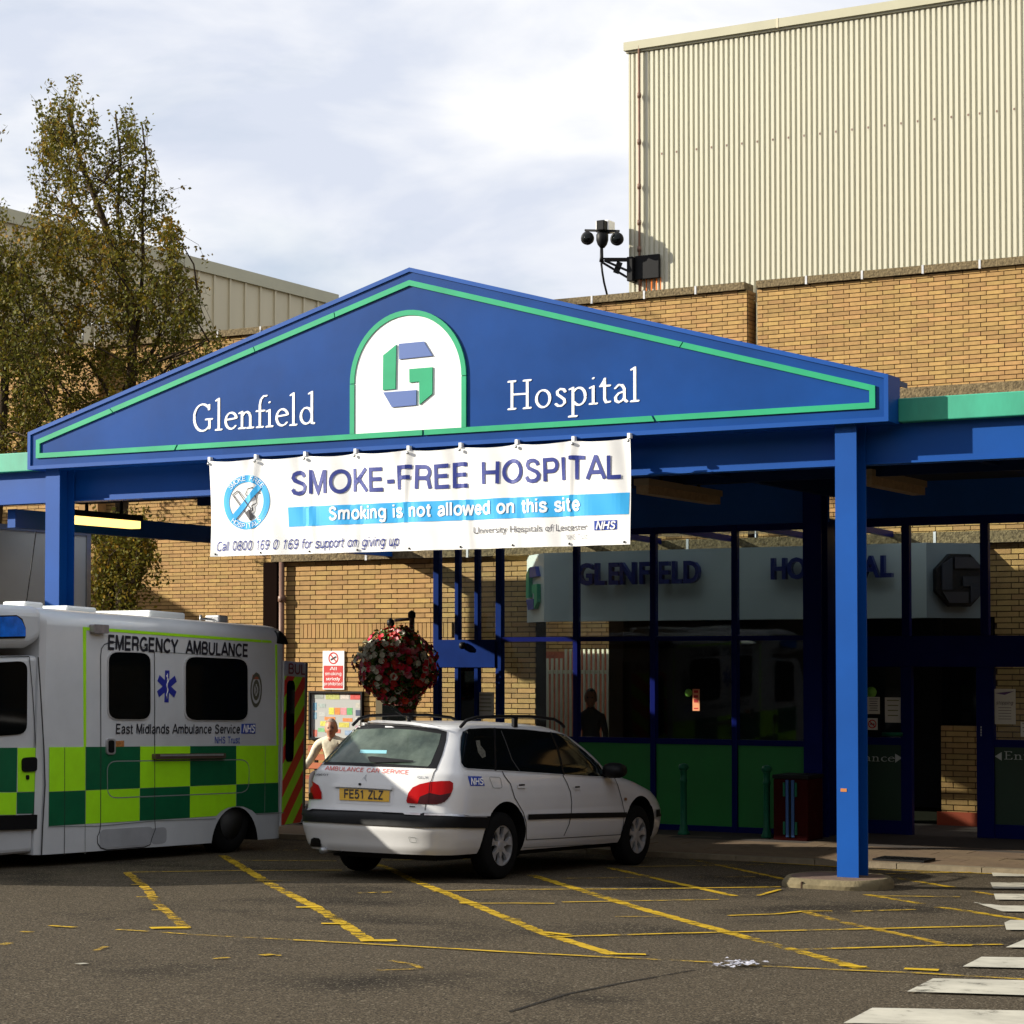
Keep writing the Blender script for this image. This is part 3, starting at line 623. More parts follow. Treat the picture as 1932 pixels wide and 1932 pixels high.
# CCTV on its arm
yc = YT - .12
cc = empty('security_camera', P(1245, 505, Y=yc), 'black swivel security camera with two round lamps on an arm at the cream tower corner', 'camera')
def cp(zx, zy, dy=0): return P((2100 + zx / 3.864) / 1.988, (780 + zy / 3.864) / 1.988, Y=yc - dy)
mb = MB(); a = cp(1090, 700); b_ = cp(1440, 1010); mb.box(a.x, b_.x, yc - .02, yc + .06, b_.z, a.z); a2 = cp(1010, 720)
mb.box(a.x - .12, a.x, yc - .12, yc + .10, b_.z - .03, a.z - .02)
bevel(mb.build('wall_plate', BLACK, cc), .01)
AR = .35
mb = MB(); mb.beam(cp(1040, 735, .05), cp(600, 735, AR), .05, .03); mb.beam(cp(1040, 765, .05), cp(650, 765, AR), .05, .03); mb.beam(cp(1050, 940, .05), cp(640, 760, AR), .05, .035); mb.beam(cp(1000, 1020, .05), cp(590, 775, AR), .05, .035)
mb.beam(cp(880, 880, .15), cp(800, 850, .2), .05, .22); mb.build('arm', BLACK, cc)
mb = MB(); mb.tube([cp(603, 780, AR), cp(605, 720, AR), cp(605, 560, AR)], [.045, .035, .03], 10); mb.build('post', BLACK, cc)
p = cp(615, 455, AR); mb = MB(); mb.lathe([(.045, -.16), (.09, -.10), (.115, -.02), (.115, .09), (.08, .14)], p, 14); mb.build('motor_head', BLACK, cc)
p = cp(630, 250, AR); mb = MB(); mb.box(p.x - .085, p.x + .085, p.y - .14, p.y + .25, p.z - .12, p.z + .075); bevel(mb.build('camera_body', BLACK, cc), .02)
mb = MB(); mb.box(p.x - .17, p.x + .11, p.y + .0, p.y + .28, p.z - .12, p.z + .10); bevel(mb.build('sun_shield', PRINTW, cc), .02)
mb = MB(); mb.beam(cp(365, 325, AR), cp(860, 335, AR), .04, .04); mb.build('cross_bar', BLACK, cc)
for zx, zy in ((402, 440), (830, 450)):
    p = cp(zx, zy, AR); mb = MB(); mb.lathe([(.10, -.06), (.125, -.04), (.125, .02), (.10, .08), (.05, .11)], p, 22, axis='y'); lo = mb.build('lamp', BLACK, cc)
    mb = MB(); mb.lathe([(.01, -.068), (.09, -.066), (.09, -.061)], p, 22, axis='y'); mb.build('lens', TINT, lo)
mb = MB(); mb.tube([cp(600, 800, AR), cp(615, 930, AR - .03), cp(640, 1080, .25), cp(690, 1280, .0)], .02, 6); mb.build('cable', BLACK, cc)
for zx, wd in ((1235, 16), (1310, 20), (1382, 18), (1443, 10), (1160, 8)):
    a = cp(zx - wd / 2, 1015); b_ = cp(zx + wd / 2, 1215); mb = MB(); mb.box(a.x, b_.x, YT - .068, YT - .0615, b_.z - .05, a.z + .02); mb.build('rust_streak', RUST, tw)

# ================================================================ entrance block (plane YB)
xB0 = P(527, 1200, Y=YB).x; zc0 = P(1500, 1031, Y=YB).z; zc1 = zc0 + .17
eb = empty('entrance_block', (-12, YB, zg(28)), 'low buff brick entrance block with soldier course under the canopy', 'building')
xo0 = P(1012, 1300, Y=YB).x; xo1 = P(1776, 1450, Y=YB).x; xo2 = P(1878, 1300, Y=YB).x; zo1 = P(1400, 1168, Y=YB).z; zdad = P(1810, 1369, Y=YB).z
zs1 = P(611, 1177, Y=YB).z; rows = int((zs1 - (-.5)) / .075); zB = zs1 - rows * .075; zs0 = zs1 - .225
xs_a = P(567, 1200, Y=YB).x; xs_b = P(818, 1200, Y=YB).x + .4
zBt = zB + int((zc0 - zB) / .075) * .075
brick_wall(eb, YB, xB0, P(2000, 1300, Y=YB).x + 4, zB, zBt, 225, P(690, 1200, Y=YB).x,
           holes=[(xs_a, xs_b, zs0, zs1), (xo0, xo1, -1, zo1), (xo1, xo2, zdad, zo1)], topvis=lambda l: l[2] > 1.0 or l[2] > 0.2 and l[0] > -17.5)
sol = MB(); sol.box(0, .062, -.02, 0, 0, .215); sme = bpy.data.meshes.new('brick'); sme.from_pydata(sol.v, [], sol.f); sme.materials.append(BRICK)
x = xs_a + .002
mb = MB(); mb.box(xs_a, xs_b, YB + .001, YB + .3, zs0, zs1); mb.build('mortar_backing', MORTAR, eb)
while x < xs_b - .07:
    o = bpy.data.objects.new('brick', sme); C.objects.link(o); o.parent = eb; o.location = Vector((x, YB, zs0 + .005)) - ORG[eb.name]; x += .075
coping(eb, [xB0 - .1 + 1.8 * k for k in range(17)], YB - .12, YB + .33, zBt + .002, zBt + .16, JW)
mb = MB(); mb.box(xB0, xB0 + .3, YB + .3, YW, -1, zBt); mb.box(P(1165, 1300, Y=30.5).x, P(1165, 1300, Y=30.5).x + .25, 30.2, YW, -1, zBt)
mb.build('side_wall', MORTAR, eb)
xcy = P(1165, 1300, Y=30.5).x
mb = MB(); mb.box(xcy, xR, YB + .3, YW, zBt - .35, zBt - .1); mb.box(xB0 + .3, xcy - .001, YB + .3, 29.6, zBt - .35, zBt - .1); mb.build('flat_roof', DARK, eb)  # second slab added by the courtyard to keep sun off the lobby
mb = MB(); mb.box(xo1 - .001, xo2, YB + .05, YB + .08, zdad, zo1); mb.build('window_pane', TINT, eb)
mb = MB(); mb.box(xcy + .26, 8, YB + 3.2, YB + 3.4, -.6, zBt - .36); mb.build('lobby_dark_screen', DARK, eb)  # dark sheet added so the lobby interior reads as unlit
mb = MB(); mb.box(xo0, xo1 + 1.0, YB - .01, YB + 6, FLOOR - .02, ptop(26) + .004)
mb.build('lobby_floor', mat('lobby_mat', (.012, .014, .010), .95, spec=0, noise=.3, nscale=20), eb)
zsk = P(1800, 1532, Y=YB - .03).z
mb = MB(); mb.box(xo1 - .05, xo2 + .1, YB - .045, YB - .022, -.3, zsk); mb.build('skirting', mat('red_skirting', (.38, .06, .02), .6), eb)
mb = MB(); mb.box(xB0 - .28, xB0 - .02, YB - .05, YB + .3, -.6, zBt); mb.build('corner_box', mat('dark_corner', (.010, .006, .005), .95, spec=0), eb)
# downpipe
xp = P(532, 1200, Y=YB - .08).x
mb = MB(); mb.tube([(xp, YB - .09, zBt), (xp, YB - .09, zg(27))], .045, 10)
for yy in (1130, 1207, 1290): mb.lathe([(.05, -.05), (.062, -.04), (.062, .04), (.05, .05)], P(532, yy, Y=YB - .09), 10)
dp = mb.build('downpipe', PIPE, eb)

# small courtyard seen through the glass: railing, lawn, wall
cy = empty('courtyard_railing', (xB0 + 3.5, 31.3, -.4), 'pale vertical slat railing seen through the left glazing', 'railing')
SLAT = mat('pale_slat', (.62, .60, .44), .6)
x = P(1005, 1300, Y=31.3).x
zt = P(1060, 1225, Y=31.3).z
while x < xcy - .05:
    mb = MB(); mb.box(x, x + .035, 31.3, 31.33, -.3, zt - .15 if x < P(1065, 1300, Y=31.3).x else zt); mb.build('slat', SLAT, cy); x += .085
mb = MB(); mb.box(P(1000, 1300, Y=31.3).x, xcy, 31.335, 31.37, .1, .16); mb.box(P(1000, 1300, Y=31.3).x, xcy, 31.335, 31.37, zt - .4, zt - .34); mb.build('rail', SLAT, cy)
mb = MB(); mb.box(xB0 + .3, xcy, 31.6, 34.5, -.5, -.3 + .9); gr = mb.build('grass_bank', mat('courtyard_grass', (.05, .16, .03), .9, noise=.3, nscale=6)); tag(gr, kind='structure')
mb = MB(); mb.box(xB0 + .3, xcy, 34.6, 34.8, -.5, 2.2); rw = mb.build('red_garden_wall', mat('red_brick_wall', (.30, .08, .04), .9, noise=.3, nscale=12)); tag(rw, 'red brick garden wall beyond the pale slat railing', 'wall')
# dark figure in the lobby
def standing(name, X, Y, z0, h, label, m1, m2):
    r = empty(name, (X, Y, z0), label, 'person')
    s = h / 1.75
    skin_fig(r, [((0, 0, .95), .13), ((0, 0, 1.15), .125), ((0, 0, 1.36), .145), ((0, 0, 1.50), .055), ((0, 0, 1.56), .055)],
             [[(0, 0, 1.40), (.19, 0, 1.38), (.25, .02, 1.10), (.24, -.06, .86)], [(0, 0, 1.40), (-.19, 0, 1.38), (-.25, .02, 1.10), (-.22, -.10, .88)], [(0, 0, .93), (.10, 0, .88), (.11, -.02, .48), (.10, .03, .05), (.10, -.12, .02)], [(0, 0, .93), (-.10, 0, .88), (-.12, -.04, .48), (-.13, .03, .05), (-.13, -.12, .02)]], s, m1)
    head(r, (0, -.01, 1.66), s, m2, R(20)); return r
def skin_fig(root, spine, limbs, s, m, rad=None):
    vs = []; es = []; rr = []
    for i, (p, r_) in enumerate(spine):
        vs.append(Vector(p) * s); rr.append(r_ * s)
        if i: es.append((i - 1, i))
    for lb in limbs:
        base_ = min(range(len(spine)), key=lambda i: (Vector(spine[i][0]) - Vector(lb[0])).length); prev = base_
        rads = [.075, .055, .042, .03] if lb[1][2] > spine[1][0][2] else [.095, .075, .05, .04]
        if rad: rads = [r_ * rad for r_ in rads]
        for k, p in enumerate(lb[1:]):
            vs.append(Vector(p) * s); rr.append(rads[min(k, 3)] * s); es.append((prev, len(vs) - 1)); prev = len(vs) - 1
    me = bpy.data.meshes.new('figure'); me.from_pydata([tuple(v) for v in vs], es, [])
    ob = bpy.data.objects.new('figure', me); C.objects.link(ob)
    ob.modifiers.new('skin', 'SKIN'); sv = me.skin_vertices[0].data
    for i, r_ in enumerate(rr): sv[i].radius = (r_, r_ * .85); sv[i].use_root = (i == 0)
    sb = ob.modifiers.new('sub', 'SUBSURF'); sb.levels = 2; sb.render_levels = 2
    dg = bpy.context.evaluated_depsgraph_get(); me2 = bpy.data.meshes.new_from_object(ob.evaluated_get(dg)); bpy.data.objects.remove(ob)
    me2.materials.clear(); me2.materials.append(m)
    for p in me2.polygons: p.use_smooth = True
    o = bpy.data.objects.new('body', me2); C.objects.link(o); o.parent = root; ORG[o.name] = Vector((0, 0, 0)); return o
SKIN = mat('skin', (.48, .22, .13), .55, noise=.12, nscale=20)
def head(root, c, s, hair, yaw=0, skin=None):
    c = Vector(c) * s; s = s * 1.18; M = Matrix.Rotation(yaw, 3, 'Z'); mb = MB(); n = 16; prof = []
    # head as lathe-like ellipsoid with jaw
    rows_ = 14; vs = []
    for i in range(rows_ + 1):
        t_ = i / rows_; z = .125 - .25 * t_
        r_ = math.sqrt(max(0, 1 - (z / .125) ** 2)) if z > 0 else math.sqrt(max(0, 1 - (z / .128) ** 2))
        for k in range(n):
            a = 2 * math.pi * k / n; x = math.cos(a) * .078 * r_ * (1 - (.18 if z < -.04 else 0)); y = math.sin(a) * .097 * r_
            if math.sin(a) < -.5:
                if -.03 < z < .0 and abs(math.cos(a)) < .2: y -= .022
                if .005 < z < .03 and .15 < abs(math.cos(a)) < .6: y += .008
                if -.065 < z < -.05 and abs(math.cos(a)) < .4: y += .004
            vs.append(c + M @ (Vector((x, y, z)) * s))
    fs = [(i * n + k, i * n + (k + 1) % n, (i + 1) * n + (k + 1) % n, (i + 1) * n + k) for i in range(rows_) for k in range(n)]
    mb.add(vs, fs, 0, True); ho = mb.build('head', skin or SKIN, root, local=True)
    for sx in (-1, 1):
        mb = MB(); mb.lathe([(.001, -.006), (.022, -.003), (.03, .004), (.001, .008)], (0, 0, 0), 8, axis='x'); mb.v = [tuple(c + M @ (Vector((v[0] + sx * .078, v[1] + .008, v[2] * 1.2 - .005)) * s)) for v in mb.v]; mb.build('ear', SKIN, root, local=True)
        mb = MB(); mb.lathe([(.001, -.006), (.011, -.004), (.011, .002)], (0, 0, 0), 8, axis='y'); mb.v = [tuple(c + M @ (Vector((v[0] + sx * .03, v[1] - .083, v[2] + .012)) * s)) for v in mb.v]; mb.build('eye', PRINTK, ho, local=True)
    mb = MB(); mb.box(-.024, .024, -.094, -.086, -.064, -.058); mb.v = [tuple(c + M @ (Vector(v) * s)) for v in mb.v]; mb.build('mouth', mat('lips', (.30, .08, .06), .6), ho, local=True)
    vs = []
    for i in range(7):
        el = R(90 - i * 19)
        for k in range(n):
            a = 2 * math.pi * k / n; e2 = el
            if math.sin(a) < -.3: e2 = max(el, R(42))
            vs.append(c + M @ (Vector((math.cos(a) * .085 * math.cos(e2), math.sin(a) * .104 * math.cos(e2) + .006, .132 * math.sin(e2) + .004)) * s))
    mb = MB(); mb.add(vs, [(i * n + k, i * n + (k + 1) % n, (i + 1) * n + (k + 1) % n, (i + 1) * n + k) for i in range(6) for k in range(n)], 0, True); mb.build('hair', hair, root, local=True)
DKC = mat('dark_clothes', (.02, .02, .025), .9)
standing('person', P(1115, 1300, Y=29).x, 29, ptop(26), 1.7, 'person in dark clothes standing inside behind the glass near the pale railing', DKC, mat('dark_hair', (.02, .012, .008), .7))

# ================================================================ sign board behind the glass
YS = 27.25
sb_ = empty('sign_board', (P(1400, 1100, Y=YS).x, YS, P(1400, 1170, Y=YS).z), 'long pale sign board with raised navy hospital lettering behind the glazing', 'sign')
sx0, sx1 = P(1026, 1100, Y=YS).x, P(1748, 1100, Y=YS).x; sz0, sz1 = P(1300, 1170, Y=YS).z, P(1300, 1036, Y=YS).z
SGN = mat('sign_white', (.45, .51, .49), .3, noise=.05, nscale=1.5)
mb = MB(); mb.box(sx0, sx1, YS, YS + .3, sz0, sz1); mb.build('board', SGN, sb_)
wd = 1.05
def wing_board(x0, sgn, m):
    mb = MB(); a = Vector((x0, YS)); b_ = a + Vector((sgn * wd * .70, wd * .70)); 
    if b_.y > YB - .03: b_ = a + Vector((sgn, 1)) * (YB - .03 - YS)
    mb.add([(a.x, a.y, sz0), (b_.x, b_.y, sz0), (b_.x, b_.y, sz1), (a.x, a.y, sz1), (a.x, a.y + .25, sz0), (b_.x, b_.y + .02, sz0), (b_.x, b_.y + .02, sz1), (a.x, a.y + .25, sz1)],
           [(0, 1, 2, 3), (7, 6, 5, 4), (3, 2, 6, 7), (0, 4, 5, 1), (1, 5, 6, 2)]); mb.build('angled_board', m, sb_)
    return a, b_
wl = wing_board(sx0, -1, SGN); wr = wing_board(sx1, 1, mat('sign_white_shaded', (.16, .20, .22), .4, noise=.1, nscale=2))  # right end coloured darker to stand for its shade
# octagonal emblems on the two angled ends
GL = {'tb': [(795, 610), (1095, 582), (1200, 755), (797, 797)], 'lg': [(762, 622), (605, 750), (600, 1170), (752, 1155)], 'rg': [(920, 915), (1200, 892), (1197, 1215), (1042, 1345), (1040, 1065), (922, 1078)], 'bb': [(605, 1197), (1005, 1168), (1003, 1350), (710, 1377)]}
def emblem_pts():
    o = {}
    for k, pts in GL.items():
        w3 = [P((1250 + x / 3.22) / 1.988, (1100 + y / 3.22) / 1.988, Y=YF) for x, y in pts]; o[k] = [(p.x, p.z) for p in w3]
    allp = [p for v in o.values() for p in v]; cx = (min(p[0] for p in allp) + max(p[0] for p in allp)) / 2; cz = (min(p[1] for p in allp) + max(p[1] for p in allp)) / 2; hh = max(p[1] for p in allp) - min(p[1] for p in allp)
    return {k: [((p[0] - cx) / hh, (p[1] - cz) / hh) for p in v] for k, v in o.items()}
EM = emblem_pts()
def emblem_on(root, a, b_, cz, hh, cols, dep=.06, octo=None):
    d = (b_ - a).normalized(); nrm = Vector((d.y, -d.x)); c = (a + b_) / 2
    def fn(u, v, dd): q = c + d * u * hh + nrm * dd; return (q.x, q.y, cz + v * hh)
    if octo:
        pts = [(.62 * math.cos(R(22.5 + 45 * k)), .62 * math.sin(R(22.5 + 45 * k))) for k in range(8)]
        mb = MB(); solid(mb, pts, fn, 0, .10); mb.build('emblem_disc', octo, root)
    for k, m in cols.items():
        mb = MB(); solid(mb, EM[k], fn, .0 if not octo else .101, dep if not octo else .13); mb.build('emblem_piece', m, root)
czs = (sz0 + sz1) / 2
emblem_on(sb_, wl[1], wl[0], czs, .62, {'tb': PRINTB, 'lg': GREEN, 'rg': GREEN, 'bb': PRINTB})
emblem_on(sb_, wr[0], wr[1], czs, .60, {'tb': PRINTK, 'lg': DARK, 'rg': DARK, 'bb': PRINTK}, octo=BLACK)  # emblem in black tones, its shade put into the colours
NAVL = mat('navy_letter', (.006, .015, .12), .35)
def word3d(root, word, X0, X1, z0, z1, Y, m, bold, dep, space_w):
    # every letter its own raised piece
    _, _, a, b_, _, _ = text2d(word, bold, 0, 3)
    for i, ch in enumerate(word):
        pre = text2d(word[:i + 1], bold, 0, 3)[3]
        vs, fs, la, lb, _, _ = text2d(ch, bold, .5, 3)
        x1_ = X0 + (pre - a) / (b_ - a) * (X1 - X0); sc_ = (X1 - X0) / (b_ - a); x0_ = x1_ - (lb - la) * sc_
        mb = MB(); mb.add([(x0_ + (v[0] - la) * sc_, Y - dep / 2 - v[2] * dep, z0 + v[1] / .72 * (z1 - z0)) for v in vs], fs); mb.build('letter', m, root)
for wtxt, a, b_, yb, yt in (('GLENFIELD', 1092, 1322, 1102, 1060), ('HOSPITAL', 1458, 1685, 1091, 1050)):
    A = P(a, yb, Y=YS - .08); B_ = P(b_, yb, Y=YS - .08); z0 = P((a + b_) / 2, yb - 1, Y=YS - .08).z; z1 = P((a + b_) / 2, yt, Y=YS - .08).z
    word3d(sb_, wtxt, A.x, B_.x, z0, z1, YS - .05, NAVL, .028, .09, 1)

# ================================================================ glazed porch (plane YGZ and door plane YD)
pc = empty('glazed_porch', (P(1240, 1500, Y=YGZ).x, YGZ, ptop(YGZ)), 'navy framed glazed porch with green lower panels under the canopy', 'porch')
def gx(px, Y=YGZ): return P(px, 1300, Y=Y).x
ztg = P(1400, 990, Y=YGZ).z; ztr = P(1240, 1205, Y=YGZ).z; zsl = P(1240, 1398, Y=YGZ).z; zbt = ptop(YGZ)
def post(name, x, w_, Y, z0, z1, d=.1, m=NAVY, par=None):
    mb = MB(); mb.box(x - w_ / 2, x + w_ / 2, Y, Y + d, z0, z1); return bevel(mb.build(name, m, par or pc), .006)
vx = [gx(822), gx(861), gx(898), gx(940), gx(1085), gx(1231), gx(1385), gx(1550)]
BLUE2 = mat('blue_door_frame', (.002, .018, .12), .4, spec=.08, noise=.15, nscale=3)
for i, x in enumerate(vx): post('mullion', x, (.09, .06, .06, .09, .07, .075, .075, .10)[i], YGZ, zbt, ztg, m=BLUE2 if i < 4 else NAVY)
def rail(name, x0, x1, z, h_, Y, d=.09, m=NAVY):
    mb = MB(); mb.box(x0, x1, Y + .006, Y + .006 + d - .012, z - h_ / 2, z + h_ / 2); return mb.build(name, m, pc)
for i in range(4, 8):
    a, b_ = vx[i - 1] + .04, vx[i] - .04
    rail('transom', a, b_, ztr, .06, YGZ); rail('transom', a, b_, zsl, .07, YGZ); rail('transom', a, b_, zbt + .04, .08, YGZ); rail('transom', a, b_, ztg - .04, .08, YGZ)
    for za, zb_ in ((zsl + .035, ztr - .03), (ztr + .03, ztg - .08)):
        mb = MB(); mb.box(a, b_, YGZ + .045, YGZ + .051, za, zb_); mb.build('pane', GLASS, pc)
    mb = MB(); mb.box(a, b_, YGZ + .03, YGZ + .06, zbt + .08, zsl - .035); mb.build('infill_panel', PANELG, pc)
# left door set
zp1 = P(880, 1207, Y=YGZ).z; zp0 = P(880, 1259, Y=YGZ).z
mb = MB(); mb.box(vx[0] + .045, vx[3] - .045, YGZ - .02, YGZ + .07, zp0, zp1); mb.build('door_header', BLUE2, pc)
mb = MB(); mb.lathe([(.03, -.05), (.05, -.02), (.05, .02), (.03, .04)], P(873, 1218, Y=YGZ - .06), 10, axis='y'); mb.build('header_lamp', BLACK, pc)
for i in range(3):
    a, b_ = vx[i] + .045, vx[i + 1] - .045
    mb = MB(); mb.box(a, b_, YGZ + .045, YGZ + .051, zp1, ztg - .05); mb.build('pane', GLASS, pc)
    mb = MB(); mb.box(a, b_, YGZ + .045, YGZ + .051, zbt, zp0); mb.build('pane', GLASS if i != 1 else TINT, pc)
rail('transom', vx[0], vx[3], ztg - .04, .08, YGZ)
# porch roof bars and glass roof
zrb = P(1290, 1027, Y=YB - .05).z
for i in range(3, 8):
    mb = MB(); mb.beam((vx[i], YGZ + .05, ztg + .02), (vx[i], YB - .12, zrb + .05), .06, .08); mb.build('roof_bar', NAVY, pc)
mb = MB(); mb.add([(vx[3], YGZ + .05, ztg + .08), (gx(1550), YGZ + .05, ztg + .08), (gx(1550), YB - .12, zrb + .11), (vx[3], YB - .12, zrb + .11)], [(0, 1, 2, 3)]); mb.build('roof_glass', GLASS, pc)
# return between the two planes and the door set
zln1 = P(1700, 1200, Y=YD).z; zln0 = P(1700, 1258, Y=YD).z; zdt = P(1700, 992, Y=YD).z
dx = [gx(1550) + .1, gx(1709, YD), gx(1858, YD), gx(1990, YD)]
mb = MB(); mb.box(gx(1550) - .05, gx(1550) + .05, YGZ + .101, YD + .1, zbt, ztg); mb.build('return_frame', NAVY, pc)
for i in (1, 2, 3): post('mullion', dx[i], .10, YD, zln1, zdt)
post('door_post', dx[1], .14, YD, zbt, zln0); post('door_post', dx[2], .22, YD, zbt, zln0)
mb = MB(); mb.box(dx[0] - .1, dx[3] + 1, YD - .02, YD + .14, zln0, zln1); mb.build('lintel', NAVY, pc)
mb = MB(); mb.box(dx[0] - .1, dx[3] + 1, YD, YD + .1, zdt, zdt + .1); mb.build('head_rail', NAVY, pc)
zdr = P(1680, 1398, Y=YD).z; zdb = P(1680, 1548, Y=YD).z
for (a, b_) in ((dx[0] - .05, dx[1] - .07), (dx[2] + .11, dx[3] + .6)):
    mb = MB(); mb.box(a, b_, YD + .04, YD + .046, zdr + .04, zln0); mb.build('pane', GLASS, pc)
    mb = MB(); mb.box(a, b_, YD + .01, YD + .08, zdr - .05, zdr + .04); mb.build('door_rail', NAVY, pc)
    mb = MB(); mb.box(a, b_, YD + .03, YD + .06, zdb, zdr - .05); mb.build('door_panel', PANELD, pc)
    mb = MB(); mb.box(a, b_, YD + .01, YD + .08, ptop(YD), zdb); mb.build('kick_rail', NAVY, pc)
for i in (0, 1, 2):
    a, b_ = dx[i] + .05, dx[i + 1] - .05
    mb = MB(); mb.box(a, b_, YD + .045, YD + .051, zln1, zdt); mb.build('pane', GLASS, pc)
mb = MB()
for yy in (0, 1, 2, 3): p = P(1851, 1372 + yy * 5, Y=YD - .004); mb.box(p.x - .008, p.x + .008, p.y, p.y + .003, p.z - .012, p.z + .012)
mb.build('push_button', STEEL, pc)
# Entrance lettering on the door panels
WSER = mat('entrance_white', (.45, .50, .47), .6)
def serif_word(root, word, X0, X1, z0, capz, Y, m, dep, wt=1.0, name='letter', each=True):
    adv = 0; items = []
    for ch in word:
        g_, w_ = GLY[ch]; items.append((ch, g_, adv)); adv += w_
    adv -= .16; s = (X1 - X0) / adv
    sy = capz
    big = MB(); zz = 0
    for ch, g_, ax in items:
        mb = MB() if each else big
        for st in g_:
            for a, b_ in zip(st[:-1], st[1:]):
                pts = []
                for q in (a, b_):
                    for k in range(10):
                        t_ = 2 * math.pi * k / 10; ex, ey = .078 * wt * math.cos(t_), .040 * wt * math.sin(t_); ca, sa = math.cos(R(18)), math.sin(R(18))
                        pts.append((q[0] + ex * ca - ey * sa, q[1] + ex * sa + ey * ca))
                h = geometry.convex_hull_2d(pts); hp = [pts[i] for i in h]; zz = (zz + 1) % 9
                d1 = dep + zz * .0004; n = len(hp)
                mb.add([(X0 + (ax + p[0] + .06) * s, Y - d1, z0 + p[1] * sy) for p in hp] + [(X0 + (ax + p[0] + .06) * s, Y, z0 + p[1] * sy) for p in hp], [tuple(range(n))] + [(i, i + n, (i + 1) % n + n, (i + 1) % n) for i in range(n)])
        if each: mb.build(name, m, root)
    if not each: big.build(name, m, root)
def arc(cx, cy, rx, ry, a0, a1, n=12): return [(cx + rx * math.cos(R(a0 + (a1 - a0) * k / n)), cy + ry * math.sin(R(a0 + (a1 - a0) * k / n))) for k in range(n + 1)]
def ft(x, w_=.13, y=.03): return [(x - w_, y), (x + w_, y)]
GLY = {
 'G': ([arc(.46, .5, .40, .48, 48, 318, 18), [(.78, .40), (.78, .10)], [(.62, .43), (.90, .43)], [(.76, .78), (.76, .94)]], 1.10),
 'l': ([[(.12, .04), (.12, 1.14)], [(0, 1.08), (.12, 1.14)], ft(.12)], .40),
 'e': ([[(.06, .36), (.50, .40)], arc(.30, .32, .26, .29, 18, 318, 14)], .68),
 'n': ([[(.12, .04), (.12, .60)], [(0, .57), (.12, .61)], [(.12, .44), (.24, .57), (.36, .60), (.46, .54), (.50, .42), (.50, .04)], ft(.12), ft(.50)], .80),
 'f': ([[(.14, .04), (.14, .82), (.19, 1.0), (.30, 1.11), (.44, 1.12)], [(.0, .60), (.34, .60)], ft(.14)], .46),
 'i': ([[(.12, .04), (.12, .60)], [(0, .57), (.12, .61)], ft(.12), [(.12, .88), (.121, .885)]], .40),
 'd': ([arc(.30, .32, .25, .28, 20, 340, 14), [(.54, 1.14), (.54, .06), (.64, .04)], [(.42, 1.09), (.54, 1.14)]], .84),
 'H': ([[(.14, .04), (.14, .97)], [(.76, .04), (.76, .97)], [(.14, .52), (.76, .52)], ft(.14), ft(.76), ft(.14, .13, .97), ft(.76, .13, .97)], 1.08),
 'o': ([arc(.32, .31, .27, .29, 0, 360, 18)], .78),
 's': ([[(.42, .50), (.36, .58), (.22, .60), (.10, .53), (.11, .42), (.25, .33), (.38, .24), (.40, .12), (.28, .03), (.14, .03), (.05, .10)]], .60),
 'p': ([[(.12, -.34), (.12, .60)], [(0, .57), (.12, .61)], arc(.36, .31, .25, .29, 140, -140, 14), ft(.12, .14, -.35)], .80),
 't': ([[(.16, .84), (.16, .16), (.22, .05), (.36, .06)], [(.0, .60), (.36, .60)], [(.04, .64), (.16, .80)]], .50),
 'a': ([[(.08, .50), (.20, .60), (.34, .58), (.42, .46), (.42, .10), (.52, .03)], [(.42, .38), (.20, .32), (.08, .20), (.10, .07), (.22, .02), (.36, .09), (.42, .18)]], .70),
 'E': ([[(.14, .04), (.14, .96)], [(.0, .97), (.56, .97), (.58, .85)], [(.14, .52), (.44, .52)], [(.0, .03), (.58, .03), (.62, .18)]], .82),
 'r': ([[(.12, .04), (.12, .60)], [(0, .57), (.12, .61)], [(.12, .42), (.22, .56), (.38, .58)], ft(.12)], .54),
 'c': ([arc(.30, .31, .25, .29, 50, 315, 14)], .62)}
zE = P(1665, 1437, Y=YD).z; hE = P(1665, 1422, Y=YD).z - zE
xe1 = P(1684, 1430, Y=YD).x
serif_word(pc, 'Entrance', xe1 - .78, xe1, zE, hE, YD + .029, WSER, .003, .6, 'entrance_lettering', False)
def trip(pts, Y, m, par, name, d0=0, d1=.004):
    mb = MB(); solid(mb, pts, onY(Y), d0, d1); return mb.build(name, m, par)
trip([(1689, 1422), (1702, 1430), (1689, 1439)], YD + .029, WSER, pc, 'entrance_arrow')
zE2 = P(1900, 1433, Y=YD).z; xe0 = P(1893, 1430, Y=YD).x
serif_word(pc, 'Entrance', xe0, xe0 + .78, zE2, hE, YD + .029, WSER, .003, .6, 'entrance_lettering', False)
trip([(1890, 1419), (1877, 1427), (1890, 1435)], YD + .029, WSER, pc, 'entrance_arrow')
# notices stuck on the glass
PAPER = mat('paper', (.62, .62, .55), .8, noise=.05, nscale=5)
def notice(x0, y0, x1, y1, Y, label, lines, m=PAPER, lm=PRINTK, extra=None):
    a, b_ = P(x0, y1, Y=Y), P(x1, y0, Y=Y)
    e = empty('notice', ((a.x + b_.x) / 2, Y, a.z), label, 'notice')
    mb = MB(); mb.box(a.x, b_.x, Y - .004, Y, a.z, b_.z); mb.build('sheet', m, e)
    W, Hh = b_.x - a.x, b_.z - a.z; rn = random.Random(int(x0)); mb = MB()
    for k in range(lines):
        z = b_.z - Hh * (.10 + .8 * k / max(lines, 1)); ww = W * rn.uniform(.55, .8)
        mb.box(a.x + (W - ww) / 2, a.x + (W + ww) / 2, Y - .0065, Y - .0042, z - Hh * .035, z)
    if lines: mb.build('print', lm, e)
    return e, a, b_
notice(1637, 1315, 1660, 1347, YD + .04, 'white notice of black lines on the door glass just right of the blue column', 6)
